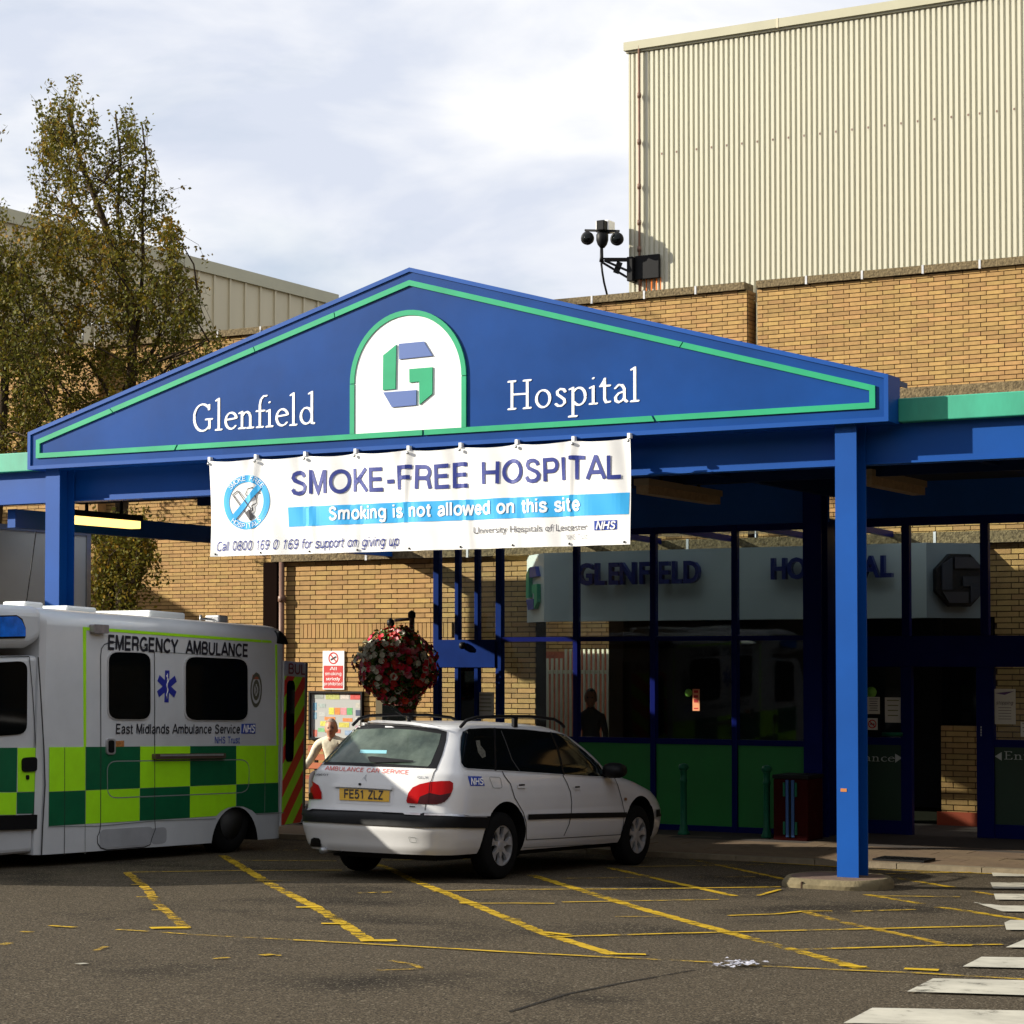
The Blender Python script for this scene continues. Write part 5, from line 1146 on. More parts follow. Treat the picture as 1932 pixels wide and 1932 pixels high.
# bench and seated man
bx = P(600, 1420, Y=26.9).x
WOOD = mat('orange_wood', (.34, .09, .025), .6, noise=.2, nscale=5)
b0 = ptop(26.9)
bench = empty('bench', (bx + .3, 27.0, b0), 'orange slatted bench against the brick wall beside the notice board', 'bench')
for k in range(3): mb = MB(); mb.box(bx - .45, bx + 1.3, 27.28, 27.31, b0 + .55 + k * .13, b0 + .64 + k * .13); mb.build('backrest_slat', WOOD, bench)
for k in range(4): mb = MB(); mb.box(bx - .45, bx + 1.3, 26.80 + k * .12, 26.90 + k * .12, b0 + .42, b0 + .45); mb.build('seat_slat', WOOD, bench)
for xx in (bx - .35, bx + 1.15):
    mb = MB(); mb.box(xx, xx + .05, 26.82, 26.87, b0, b0 + .42); mb.build('leg', BLACK, bench); mb = MB(); mb.box(xx, xx + .05, 27.31, 27.35, b0, b0 + .92); mb.build('leg', BLACK, bench)
hx = P(623, 1375, Y=26.95)
mn = empty('person', (hx.x, 27.0, b0), 'grey haired man in cream shirt and dark trousers sitting on the orange bench', 'person', rot=(0, 0, R(14)))
hs = (hx.z - b0)
SHIRT = mat('cream_shirt', (.66, .60, .46), .85, noise=.08, nscale=6, bump=.4, bscale=14); TROU = mat('dark_trousers', (.03, .025, .03), .9)
s = 1.0
top = hs - .18
arms = [[(0, 0, top), (.21, 0, top - .04), (.26, -.03, top - .30), (.20, -.26, top - .36)], [(0, 0, top), (-.21, 0, top - .04), (-.33, .02, top - .26), (-.40, -.14, top - .42)]]
bo = skin_fig(mn, [((0, .06, .58), .145), ((0, .07, .75), .145), ((0, .04, top - .12), .175), ((0, .0, top + .01), .09), ((0, -.02, top + .07), .055)], arms, s, SHIRT, 1.3)
skin_fig(mn, [((0, .06, .52), .13), ((0, .05, .56), .12)], [[(0, .06, .54), (.10, -.05, .52), (.13, -.42, .50), (.13, -.44, .08)], [(0, .06, .54), (-.10, -.05, .52), (-.14, -.42, .50), (-.15, -.46, .08)]], s, TROU).name = 'trousers'
mb = MB()
for sx, q in ((1, (.20, -.26, top - .36)), (-1, (-.40, -.14, top - .42))):
    q = Vector(q); d = Vector((-.08 * sx, -.12, -.02)) if sx > 0 else Vector((-.03, -.10, -.14))
    mb.tube([q - d * .1, q + d * .6, q + d * 1.0], [.036, .03, .036], 8)
    f0 = q + d * 1.0; side = d.cross(Vector((0, 0, 1))).normalized()
    for k in range(4):
        b1 = f0 + side * (k - 1.5) * .019; mb.tube([b1, b1 + d * (.32 + .05 * (k in (1, 2))) + Vector((0, 0, -.01)), b1 + d * (.55 + .08 * (k in (1, 2))) + Vector((0, 0, -.03))], [.010, .009, .007], 6)
    mb.tube([f0 - d * .3, f0 - d * .1 + side * .045, f0 + d * .2 + side * .05], [.013, .011, .008], 6)
mb.build('hands', SKIN, mn, local=True)
mb = MB(); mb.tube([(0, -.02, top + .0), (0, -.025, hs - .10)], [.075, .066], 12); mb.build('neck', SKIN, mn, local=True)
head(mn, (0, -.04, hs), 1.0, mat('grey_hair', (.30, .22, .17), .8), R(14))
for sx in (-1, 1): mb = MB(); mb.beam((sx * .14, -.40, .05), (sx * .15, -.66, .04), .09, .08); bevel(mb.build('shoe', BLACK, mn, local=True), .02)

# flower ball on a post
fb = P(750, 1254, Y=24.2); fr = 165 / 2 / (F / 27.9) * 1.0
fl = empty('flower_post', (P(777, 1400, Y=24.3).x, 24.3, ptop(24.3)), 'big hanging ball of red and white flowers on a dark post beside the side door', 'flower display')
px_ = P(777, 1400, Y=24.3).x
mb = MB(); mb.tube([(px_, 24.3, ptop(24.3)), (px_, 24.3, P(777, 1165, Y=24.3).z)], .035, 10); a = P(745, 1168, Y=24.3); mb.tube([(px_, 24.3, a.z), (a.x, 24.3, a.z - .02)], .02, 8); mb.build('post', mat('brown_post', (.10, .06, .05), .4), fl)
for q in ((777, 1160), (737, 1175)): mb = MB(); mb.lathe([(.01, -.06), (.05, -.03), (.05, .03), (.01, .06)], P(*q, Y=24.3), 10); mb.build('finial', BLACK, fl)
rnd = random.Random(11); leaf = MB(); wh = MB(); rd = MB(); pk = MB()
core = MB(); core.lathe([(.02, -fr * .62), (fr * .40, -fr * .42), (fr * .55, 0), (fr * .42, fr * .35), (.02, fr * .5)], fb, 16); core.build('basket', mat('moss', (.015, .025, .008), 1), fl)
lumps = []
for k in range(46):
    z = 1 - 2 * (k + .5) / 46; a = k * 2.39996; r_ = math.sqrt(1 - z * z); rr0 = rnd.uniform(.22, .36); dist = rnd.uniform(.56, .72)
    lumps.append((fb + Vector((r_ * math.cos(a) * dist * 1.03, r_ * math.sin(a) * dist, z * dist * .93)) * fr, rr0 * fr, 'w' if (z > -.25 and math.cos(a) < .35 and rnd.random() < .5) else rnd.choice('wrrrgp')))
for k in range(7):   # trailing ends
    a = rnd.uniform(0, 6.28); lumps.append((fb + Vector((math.cos(a) * fr * .45, math.sin(a) * fr * .45, -fr * rnd.uniform(.78, .98))), fr * rnd.uniform(.08, .16), rnd.choice('rpg')))
def flower(mb, p, n_, s_):
    u = n_.cross(Vector((.3, .5, .8))).normalized(); v = n_.cross(u); vs = [p - n_ * s_ * .4]
    for k in range(7):
        a = 2 * math.pi * k / 7; vs.append(p + (u * math.cos(a) + v * math.sin(a)) * s_ + n_ * s_ * (.35 if k % 2 else .1))
    mb.add(vs, [(0, 1 + k, 1 + (k + 1) % 7) for k in range(7)])
for (c_, lr0, kind_) in lumps:
    na_ = int(150 * (lr0 / (.3 * fr)) ** 2) + 12
    for k in range(na_):
        z = rnd.uniform(-1, 1); a = rnd.uniform(0, 6.283); r_ = math.sqrt(1 - z * z); n_ = Vector((r_ * math.cos(a), r_ * math.sin(a), z)); p = c_ + n_ * lr0 * rnd.uniform(.6, 1.15)
        if (p - fb).length < fr * .55: continue
        s_ = rnd.uniform(.018, .042); u = n_.cross(Vector((rnd.random() - .5, rnd.random() - .5, rnd.random() - .5))).normalized(); v = n_.cross(u).normalized(); tl = n_ * rnd.uniform(-.02, .02)
        leaf.add([p - u * s_, p - v * s_ * .6 + tl, p + u * s_, p + v * s_ * .6 - tl], [(0, 1, 2, 3)])
    for k in range(int(na_ * .30)):
        z = rnd.uniform(-1, 1); a = rnd.uniform(0, 6.283); r_ = math.sqrt(1 - z * z); n_ = Vector((r_ * math.cos(a), r_ * math.sin(a), z)); p = c_ + n_ * lr0 * rnd.uniform(.95, 1.2)
        if (p - fb).length < fr * .6 or kind_ == 'g' and rnd.random() < .75: continue
        kk = kind_ if rnd.random() < .62 else rnd.choice('wwrrrp'); m_ = {'w': wh, 'r': rd, 'p': pk, 'g': rd}[kk]
        flower(m_, p, (n_ + (p - fb).normalized()).normalized(), rnd.uniform(.030, .054))
for mb_, nm, m in ((leaf, 'foliage', mat('basket_leaf', (.06, .11, .02), .7, spec=.15, vary=.5)), (wh, 'white_flowers', mat('white_petal', (.72, .72, .58), .7, vary=.1)), (rd, 'red_flowers', mat('red_petal', (.62, .010, .02), .6, vary=.35)), (pk, 'pink_flowers', mat('pink_petal', (.6, .2, .25), .6, vary=.2))):
    o = mb_.build(nm, m, fl, flipfix=False); o['kind'] = 'stuff'

# bollards
def pav_pt(x, y):
    Y = 24.5
    for _ in range(8):
        d = ray(x, y); k = (ptop(Y) - H) / d.z; Y = (CAM + d * k).y
    return CAM + d * k
b1 = pav_pt(1290, 1575); b2 = pav_pt(1447, 1581); bhh = P(1290, 1440, Y=b1.y).z - b1.z
bd = empty('bollard', b1, 'green ribbed cast bollard in front of the green panel, left of the two', 'bollard', 'green bollards on the pavement')
mb = MB(); mb.lathe([(.075, 0), (.075, .03), (.058, .05), (.050, .10), (.042, .12), (.040, bhh - .24), (.048, bhh - .23), (.048, bhh - .20), (.040, bhh - .19), (.040, bhh - .10), (.052, bhh - .09)], b1, 16); mb.build('shaft', BOLG, bd)
mb = MB(); mb.lathe([(.040, bhh - .09), (.062, bhh - .07), (.064, bhh - .04), (.05, bhh - .012), (.01, bhh)], b1, 16); mb.build('cap', BOLG, bd)
c = bd.copy(); C.objects.link(c); c.location = b2; c['label'] = 'green ribbed cast bollard touching the dark red litter bin, right of the two'
for ch in [o for o in bpy.data.objects if o.parent == bd]: d = ch.copy(); C.objects.link(d); d.parent = c
# litter bin
q0 = pav_pt(1459, 1585); q1 = pav_pt(1540, 1590); zt = P(1460, 1466, Y=q0.y).z
MAR = mat('maroon_panel', (.030, .003, .003), .7, spec=.05, noise=.2, nscale=5)
bi = empty('litter_bin', ((q0.x + q1.x) / 2, q0.y, q0.z), 'dark red litter bin with blue and green stripes by the porch', 'bin')
ww = (P(1524, 1500, Y=q0.y).x - q0.x); dpt = .5
mb = MB(); mb.box(q0.x, q0.x + ww, q0.y, q0.y + dpt, q0.z, zt - .02); bevel(mb.build('body', MAR, bi), .015)
mb = MB(); mb.box(q0.x - .01, q0.x + ww + .01, q0.y - .01, q0.y + dpt + .01, zt - .019, zt + .03); bevel(mb.build('lid', BLACK, bi), .01)
for a, b_, m in ((.30, .36, 'g'), (.38, .46, 'b'), (.48, .52, 'k'), (.54, .62, 'b'), (.64, .70, 'g')):
    for z0_, z1_ in (((.10, .30), (.70, .92)) if m == 'g' else ((.06, .96),)):
        mb = MB(); mb.box(q0.x + ww * a, q0.x + ww * b_, q0.y - .02, q0.y - .001, q0.z + (zt - q0.z) * z0_, q0.z + (zt - q0.z) * z1_)
        mb.build('stripe', {'g': BOLG, 'b': mat('bin_blue', (.02, .08, .24), .5), 'k': BLACK}[m], bi)

# white lorry at the left, behind the column
XL_ = -19.3; a = P(171, 1080, X=XL_); zt = (P(40, 992, X=XL_).z + P(165, 1003, X=XL_).z) / 2
lr = empty('box_lorry', (XL_ - 1.2, a.y - 4, zg(20)), 'white box lorry standing behind the left column under the canopy', 'lorry')
LW = mat('lorry_white', (.55, .58, .56), .5, noise=.08, nscale=.8)
mb = MB(); mb.box(XL_ - 2.4, XL_, 14.6, a.y, .85, zt); bevel(mb.build('box_body', LW, lr), .03)
mb = MB(); mb.box(XL_ - .001, XL_ + .02, a.y - .10, a.y - .02, .85, zt + .01); mb.box(XL_ - .0, XL_ + .02, 14.6, a.y - .1, zt - .06, zt + .01); mb.build('corner_rail', STEEL, lr)
mb = MB(); mb.box(XL_ - 2.0, XL_ - .4, 12.5, a.y - .2, .5, .84); mb.build('chassis', BLACK, lr)
for yy in (13.2, a.y - 1.6):
    for xx in (XL_ - .32, XL_ - 2.1): mb = MB(); mb.lathe([(.2, -.12), (.45, -.12), (.47, 0), (.45, .12), (.2, .12)], (xx, yy, zg(yy) + .46), 24, axis='x'); mb.build('wheel', RUB, lr)
mb = MB(); mb.box(XL_ - 2.3, XL_ - .1, 12.2, 14.5, .6, 2.9); bevel(mb.build('cab', LW, lr), .12)
mb = MB(); mb.tube([P(48, 1145, Y=17.5), P(68, 1003, Y=17.6)], .008, 5); 

# ================================================================ trees
BARK = mat('birch_bark', (.045, .032, .02), .95, spec=.1, noise=.5, nscale=7)
def leafmat(name, g1, g2):
    m = bpy.data.materials.new(name); m.use_nodes = True; t = m.node_tree; lk = t.links.new; b = t.nodes['Principled BSDF']; b.inputs['Roughness'].default_value = .6; b.inputs['Specular IOR Level'].default_value = .12
    ge = N(t, 'ShaderNodeNewGeometry'); tcn = N(t, 'ShaderNodeTexCoord'); n = N(t, 'ShaderNodeTexNoise'); n.inputs['Scale'].default_value = .55; n.inputs['Detail'].default_value = 3; lk(tcn.outputs['Object'], n.inputs[0])
    ad = N(t, 'ShaderNodeMath', operation='MULTIPLY_ADD', _1=.5, _2=-.25); lk(ge.outputs['Random Per Island'], ad.inputs[0]); a2 = N(t, 'ShaderNodeMath', operation='ADD'); lk(ad.outputs[0], a2.inputs[0]); lk(n.outputs[0], a2.inputs[1])
    r = N(t, 'ShaderNodeValToRGB'); els = r.color_ramp.elements; els[0].position = .30; els[0].color = (*g1, 1); els[1].position = .92; els[1].color = (*g2, 1); e = els.new(.66); e.color = (g1[0] * 1.7, g1[1] * 1.3, g1[2], 1)
    lk(a2.outputs[0], r.inputs[0]); lk(r.outputs[0], b.inputs['Base Color'])
    tr = N(t, 'ShaderNodeBsdfTranslucent'); mx_ = N(t, 'ShaderNodeMixShader', _0=.25); lk(r.outputs[0], tr.inputs[0]); o = t.nodes['Material Output']; lk(b.outputs[0], mx_.inputs[1]); lk(tr.outputs[0], mx_.inputs[2]); lk(mx_.outputs[0], o.inputs[0]); return m
LEAF = leafmat('birch_leaf', (.095, .100, .014), (.34, .17, .012))
def inpoly(q, x, y):
    ins = False; j = len(q) - 1
    for i in range(len(q)):
        if (q[i][1] > y) != (q[j][1] > y) and x < (q[j][0] - q[i][0]) * (y - q[i][1]) / (q[j][1] - q[i][1]) + q[i][0]: ins = not ins
        j = i
    return ins
def birch(name, label, Y, trunk_px, outline, nbr, nleaf, seed, depth=1.6, group='birch trees beside the hospital wing', leaders=()):
    rn = random.Random(seed); base = P(trunk_px[0][0], trunk_px[0][1], Y=Y); base.z = zg(Y); root = empty(name, base, label, 'tree', group)
    tb = MB(); tp = [base] + [P(x, y, Y=Y) for x, y in trunk_px[1:]]
    nT = len(tp); tb.tube(tp, [.15 * (1 - i / (nT + .1)) + .012 for i in range(nT)], 9)
    for ld in leaders:
        lp = [P(x, y, Y=Y + .15 * math.sin(i)) for i, (x, y) in enumerate(ld)]; tb.tube(lp, [.040 * (1 - i / (len(lp) + .1)) + .008 for i in range(len(lp))], 7)
    # skeleton grows towards random points of the crown
    xs = [p[0] for p in outline]; ys_ = [p[1] for p in outline]; nodes = []
    for i in range(nT - 1):
        for k in range(6): nodes.append(tp[i].lerp(tp[i + 1], k / 6))
    for ld in leaders:
        for (a, b_), (c, d) in zip(ld[:-1], ld[1:]): nodes += [P(a + (c - a) * k / 5, b_ + (d - b_) * k / 5, Y=Y) for k in range(5)]
    tips = []
    twigs = []; tg = 0; tries = 0; nodes = [n_ for n_ in nodes if n_.z > base.z + 2.5]; trunkn = list(nodes); T = []
    while tg < nbr and tries < nbr * 30:
        tries += 1; x = rn.uniform(min(xs), max(xs)); y = rn.uniform(min(ys_), max(ys_))
        if not inpoly(outline, x, y): continue
        T.append((P(x, y, Y=Y + rn.gauss(0, depth * .5)))); tg += 1
    T.sort(key=lambda q: min((q - n_).length for n_ in trunkn))
    for q in T:
        best = min(nodes, key=lambda n_: (q - n_).length + (2.5 if n_.z > q.z - .1 else 0)); d = q - best; L_ = d.length
        if L_ < .15: continue
        sid = Vector((rn.gauss(0, 1), rn.gauss(0, 1), 0)) * L_ * .10; m1 = best.lerp(q, .35) + sid + Vector((0, 0, L_ * .10)); m2 = best.lerp(q, .7) + sid * .6 + Vector((0, 0, L_ * .10))
        r0 = min(.045, .007 + .012 * L_); tb.tube([best, m1, m2, q], [r0, r0 * .75, r0 * .5, .004], 5, cap=False); nodes += [m1, m2, q]; twigs.append((m1, m2, q))
        # drooping twigs
        for src in (m2, q, q, q):
            if rn.random() < .15: continue
            up1 = 1 if (q.z > tp[-1].z - 2.2 and rn.random() < .6) else -1
            e_ = src + Vector((rn.gauss(0, .20), rn.gauss(0, .20), up1 * rn.uniform(.15, .8))); md_ = (src + e_) / 2 + Vector((rn.gauss(0, .05), rn.gauss(0, .05), .06)); tb.tube([src, md_, e_], [.005, .004, .003], 3, cap=False); twigs.append((src, md_, e_))
    tb.build('trunk', BARK, root, flipfix=False)
    lb = MB(); vs = []; fs = []
    for k in range(nleaf):
        tw_ = twigs[rn.randrange(len(twigs))]; t_ = rn.random() ** .7 * 2; c = tw_[0].lerp(tw_[1], t_) if t_ < 1 else tw_[1].lerp(tw_[2], t_ - 1); p = c + Vector((rn.gauss(0, .055), rn.gauss(0, .055), rn.gauss(0, .06) - .02)); s_ = rn.uniform(.028, .050)
        u = Vector((rn.gauss(0, 1), rn.gauss(0, 1), rn.gauss(0, 1))).normalized(); v = u.cross(Vector((rn.gauss(0, 1), rn.gauss(0, 1), rn.gauss(0, 1)))).normalized(); b0 = len(vs)
        vs += [p - u * s_, p - v * s_ * .62, p + u * s_, p + v * s_ * .62]; fs.append((b0, b0 + 1, b0 + 2, b0 + 3))
    o0 = ORG[root.name]; me = bpy.data.meshes.new('crown'); me.from_pydata([tuple(v - o0) for v in vs], [], fs); me.materials.append(LEAF)
    o = bpy.data.objects.new('crown', me); C.objects.link(o); o.parent = root; o['kind'] = 'stuff'
    return root
YTR = 31.5
birch('birch_tree', 'tall slender birch with green and orange leaves rising above the left end of the canopy', YTR,
      [(225, 1480), (222, 1150), (228, 980), (240, 800), (250, 690), (245, 560), (190, 400), (150, 300), (128, 200)],
      [(128, 178), (150, 215), (190, 250), (218, 190), (240, 235), (262, 220), (275, 260), (308, 275), (300, 330), (310, 370), (345, 440), (335, 480), (370, 520), (385, 580), (425, 640), (390, 670), (330, 720), (300, 770), (255, 800), (200, 830), (150, 845), (90, 850), (40, 845), (10, 800), (20, 700), (0, 560), (30, 470), (60, 400), (90, 330), (55, 300), (60, 245), (95, 235)], 450, 33000, 3, leaders=[[(245, 690), (262, 600), (270, 500), (268, 400), (276, 300), (268, 235)], [(262, 600), (235, 520), (222, 400), (228, 300), (218, 215)], [(230, 740), (290, 660), (320, 580), (330, 500)], [(238, 800), (180, 700), (120, 620), (80, 560)]])
birch('birch_tree', 'bushy birch at the left edge half hidden by the taller birch', YTR - 1.2,
      [(-30, 1480), (-20, 1100), (0, 900), (10, 700), (-10, 560)],
      [(0, 430), (40, 450), (70, 520), (95, 600), (110, 700), (100, 800), (60, 850), (0, 862), (-60, 850), (-80, 600), (-60, 480)], 170, 10500, 5, depth=1.3)
birch('ivy_shrub', 'dark leafy shrub hanging against the brick wall under the canopy', YTR - .4, [(232, 1480), (230, 1100), (225, 1020)],
      [(178, 1005), (262, 1005), (300, 1025), (285, 1070), (262, 1100), (250, 1160), (182, 1160)], 90, 6500, 9, depth=.5, group=None)
bpy.data.objects['ivy_shrub']['category'] = 'shrub'
birch('birch_tree', 'leafy branch tip of a tree reaching in at the left edge above the roofline', 28, [(-150, 1500), (-140, 900), (-120, 500), (-70, 320)],
      [(-80, 255), (-4, 266), (4, 280), (-2, 292), (-20, 300), (-80, 305)], 26, 900, 12, depth=.6)

# ================================================================ ambulance
def basis(loc, fwd):
    x = fwd.normalized(); y = Vector((0, 0, 1)).cross(x).normalized(); z = x.cross(y)
    M = Matrix((x, y, z)).transposed().to_4x4(); M.translation = loc; return M
def root_at(name, M, label, cat):
    o = empty(name, (0, 0, 0), label, cat, rot=(0, 0, 0)); o.rotation_mode = 'XYZ'; o.location = M.translation; o.rotation_euler = M.to_euler(); return o
rear_dir = ray(3200, 1393).normalized()
MA = basis(G(445, 1609), -rear_dir); MAi = MA.inverted(); RAi = MAi.to_3x3()
am = root_at('ambulance', MA, 'white emergency ambulance with lime and green chequered side and blue roof lights', 'ambulance')
def A3(px, py, yl=0.0):
    o = MAi @ CAM; d = RAi @ ray(px, py); k = (yl - o.y) / d.y; return o + d * k
def Z1(x, y): return (x * .31243, 1106.6 + y * .31243)
def Z4(x, y): return (x * .26036, 1131.8 + y * .26036)
def AP_(x, y, yl=0.0): p = A3(*Z1(x, y), yl); return (p.x, p.z)
def onA(y0=0.0): return lambda u, v, d: (u, y0 + d, v)
def apoly(pts, m, name, d0=0.0, d1=.004, par=None, y0=0.0, px=True):
    q = [AP_(*p, y0) for p in pts] if px else pts
    mb = MB(); solid(mb, q, onA(y0), d0, d1); return mb.build(name, m, par or am, local=True)
xre = A3(*Z1(1716, 900)).x; xfr = A3(*Z1(250, 900)).x; zsk = A3(*Z1(300, 1618)).z; zst = A3(*Z1(1000, 285)).z; ztp = A3(*Z1(500, 148), -.25).z
Wd = 2.15
# cross-section
def sec(ins=0.0):
    o = [(0 - ins, zsk + .0), (0 - ins, zst)]
    for k in range(1, 8): t_ = R(90 * k / 7); o.append((-.30 + .30 * math.cos(t_) - ins, zst + (ztp - zst) * math.sin(t_)))
    return o + [(-Wd / 2, ztp + .03)] + [(-Wd - y, z) for y, z in o[::-1]]
def loft_x(stations, name, m, par, capm=True):
    vs = []; n = len(stations[0][1])
    for x, sc_ in stations: vs += [(x, y, z) for y, z in sc_]
    fs = [(i * n + k, i * n + (k + 1) % n, (i + 1) * n + (k + 1) % n, (i + 1) * n + k) for i in range(len(stations) - 1) for k in range(n)] + [tuple(range(n)), tuple((len(stations) - 1) * n + k for k in range(n - 1, -1, -1))]
    mb = MB(); mb.add(vs, fs); o = mb.build(name, m, par, local=True); smooth_by_angle(o, 32); return o
def shr(s_, dz, dy): 
    return [(max(-Wd + dy, min(-dy, y)), min(z, ztp + .03 - dz)) for y, z in s_]
S0 = sec()
body = loft_x([(xre, shr(S0, .10, .05)), (xre + .03, shr(S0, .045, .02)), (xre + .09, shr(S0, .012, .004)), (xre + .18, S0), (xfr - .16, S0), (xfr - .05, shr(S0, .0, .015)), (xfr, shr(S0, .0, .06))], 'module_body', [AMBW, BLACK], am)
# wheel arch cut
xwc = A3(*Z1(1420, 1500)).x; zwc = .40; rwa = abs(A3(*Z1(1270, 1520)).x - A3(*Z1(1552, 1510)).x) / 2
def boolcut(o, cutters):
    for c in cutters:
        md = o.modifiers.new('cut', 'BOOLEAN'); md.object = c; md.operation = 'DIFFERENCE'; md.solver = 'EXACT'
    dg = bpy.context.evaluated_depsgraph_get(); me = bpy.data.meshes.new_from_object(o.evaluated_get(dg)); o.modifiers.clear(); o.data = me
    for c in cutters: bpy.data.objects.remove(c)
def blacken(o, axes, ymin):
    me = o.data
    while len(me.materials) < 2: me.materials.append(BLACK)
    me.materials[1] = BLACK
    for p in me.polygons:
        c = p.center
        for (x, z, r_) in axes:
            if abs(c.y) >= ymin and abs(p.normal.y) < .6 and ((c.x - x) ** 2 + (c.z - z) ** 2 < r_ * r_ if c.z > z else abs(c.x - x) < r_ * 1.06): p.material_index = 1
            elif abs(c.y) >= ymin and abs(p.normal.y) > .9 and (c.x - x) ** 2 + (c.z - z) ** 2 < (r_ * .97) ** 2: p.material_index = 1
def cyl_cut(x, z, r_, y0, y1, n=40, arch=False):
    prof = [(x + r_ * math.cos(2 * math.pi * k / n), z + r_ * math.sin(2 * math.pi * k / n)) for k in range(n)]
    if arch: prof = [(x + r_ * math.cos(R(180 * k / 20)), z + r_ * math.sin(R(180 * k / 20))) for k in range(21)] + [(x - r_ * 1.05, z - .6), (x + r_ * 1.05, z - .6)]
    mb = MB(); mb.prism(prof, 1, y0, y1); o = mb.build('cutter', BLACK, None); return o
zat = A3(*Z1(1430, 1335)).z
cts = [cyl_cut(xwc, zat - rwa * .98, rwa, -.5, .1, arch=True), cyl_cut(xwc, zat - rwa * .98, rwa, -Wd - .1, -Wd + .5, arch=True)]
for c in cts: c.matrix_world = MA
bpy.context.view_layer.update(); boolcut(body, cts); blacken(body, [(xwc, zat - rwa * .98, rwa * 1.01)], 0)
mb = MB(); mb.prism([(xwc + (rwa - .005) * math.cos(R(180 * k / 20)), zat - rwa * .98 + (rwa - .005) * math.sin(R(180 * k / 20))) for k in range(21)] + [(xwc - rwa, .35), (xwc + rwa, .35)], 1, -.52, -.46); mb.build('wheel_housing', BLACK, am, local=True)
def wheel(par, x, y, r_, w_, side, alloy=False):
    mb = MB(); mb.lathe([(r_ * .60, -w_ / 2), (r_ * .9, -w_ / 2), (r_ * .985, -w_ * .40), (r_, -w_ * .25), (r_, w_ * .25), (r_ * .985, w_ * .40), (r_ * .9, w_ / 2), (r_ * .60, w_ / 2), (r_ * .58, w_ * .1)], (x, y, r_), 36, axis='y', cap=False)
    ty = mb.build('tyre', RUB, par, local=True)
    mb = MB(); s_ = side; yo = y + s_ * w_ * .36
    if not alloy: mb.lathe([(r_ * .05, yo - y), (r_ * .2, yo - y), (r_ * .22, s_ * w_ * .15), (r_ * .5, s_ * w_ * .1), (r_ * .6, s_ * w_ * .45)], (x, y, r_), 24, axis='y'); mb.build('rim', mat('dark_wheel', (.06, .06, .06), .6), par, local=True)
    else:
        # eight oval holes between broad spokes
        n = 7; pr = [(.0, .42), (.13, .44), (.20, .40), (.22, .36)]
        mb.lathe([(r_ * .02, yo - y + s_ * .012), (r_ * .16, yo - y + s_ * .010), (r_ * .22, yo - y)], (x, y, r_), 21, axis='y')
        ring(mb, x, r_, r_ * .57, r_ * .645, lambda u, v, d: (u, y + d, v), 0, s_ * w_ * .47, 42)
        mb.lathe([(r_ * .57, s_ * w_ * .47), (r_ * .55, s_ * w_ * .1)], (x, y, r_), 42, axis='y', cap=False)
        for k in range(n):
            a = 2 * math.pi * k / n + .2; c, sn = math.cos(a), math.sin(a); t0, t1 = .085, .12
            q = []
            for (rr__, tt, dd) in ((.16, t0, .40), (.36, t0 * .62, .41), (.60, t1 * 1.3, .46)):
                for sg in (-1, 1): q.append((x + r_ * (rr__ * c - sg * tt * sn), y + s_ * w_ * dd, r_ + r_ * (rr__ * sn + sg * tt * c)))
            q2 = [(a_, b_ - s_ * .03, c_) for a_, b_, c_ in q]
            mb.add(q + q2, [(0, 1, 3, 2), (2, 3, 5, 4), (0, 2, 8, 6), (2, 4, 10, 8), (1, 7, 9, 3), (3, 9, 11, 5)])
        rm = mb.build('rim', ALLOY, par, local=True)
        mb = MB(); mb.lathe([(r_ * .56, s_ * w_ * .02), (r_ * .02, s_ * w_ * .0)], (x, y, r_), 24, axis='y'); mb.build('brake_disc', BLACK, par, local=True)
    return ty
for y_ in (-.17, -Wd + .17): wheel(am, xwc, y_, .35, .24, 1 if y_ > -1 else -1)
# cab
xcf = xfr + 2.55; yc_ = -.07
cabp = [(xfr - .01, zsk + .02), (xcf - .15, zsk - .02), (xcf, .55), (xcf - .03, .95), (xcf - .75, 1.22), (xcf - 1.35, 2.0), (xfr - .01, 2.05)]
mb = MB(); mb.prism(cabp, 1, yc_, -Wd - yc_); cab = mb.build('cab_body', AMBW, am, local=True); 
c1 = cyl_cut(xcf - .75, .36, .42, -.5, .1, arch=True); c2 = cyl_cut(xcf - .75, .36, .42, -Wd - .1, -Wd + .5, arch=True)
for c in (c1, c2): c.matrix_world = MA
bpy.context.view_layer.update(); boolcut(cab, [c1, c2]); bevel(cab, .05, 3)
for y_ in (-.2, -Wd + .2): wheel(am, xcf - .75, y_, .34, .22, 1 if y_ > -1 else -1)
mb = MB(); mb.prism([(xcf - .73, 1.26), (xcf - 1.30, 1.95), (xcf - 1.30, 1.97), (xcf - .70, 1.27)], 1, -.25, -Wd + .25); mb.build('windscreen', TINT, am, local=True)
# pod over the cab
zpb = A3(*Z1(60, 378)).z; zpt = ztp
pod = [(xfr - .02, zpb + .10), (xfr + .18, zpb + .02), (xfr + .9, zpb - .01), (xfr + 1.5, zpb + .05), (xfr + 1.62, zpb + .22), (xfr + 1.1, zpt - .08), (xfr + .6, zpt - .01), (xfr - .02, zpt)]
mb = MB(); mb.prism(pod, 1, -.02, -Wd + .02); bevel(mb.build('roof_pod', AMBW, am, local=True), .13, 5)
q = [Z1(-150, 180), Z1(95, 172), Z1(130, 195), Z1(150, 250), Z1(150, 300), Z1(145, 313), Z1(-150, 318)]
BLUEL = mat('blue_lens', (.01, .16, .75), .1, spec=.8, coat=.8, noise=.4, nscale=7)
def pxpoly(pts, y0, d0, d1, m, name, par=None): 
    mb = MB(); qq = [(lambda p: (p.x, p.z))(A3(*p, y0)) for p in pts]; solid(mb, qq, onA(y0), d0, d1); return mb.build(name, m, par or am, local=True)
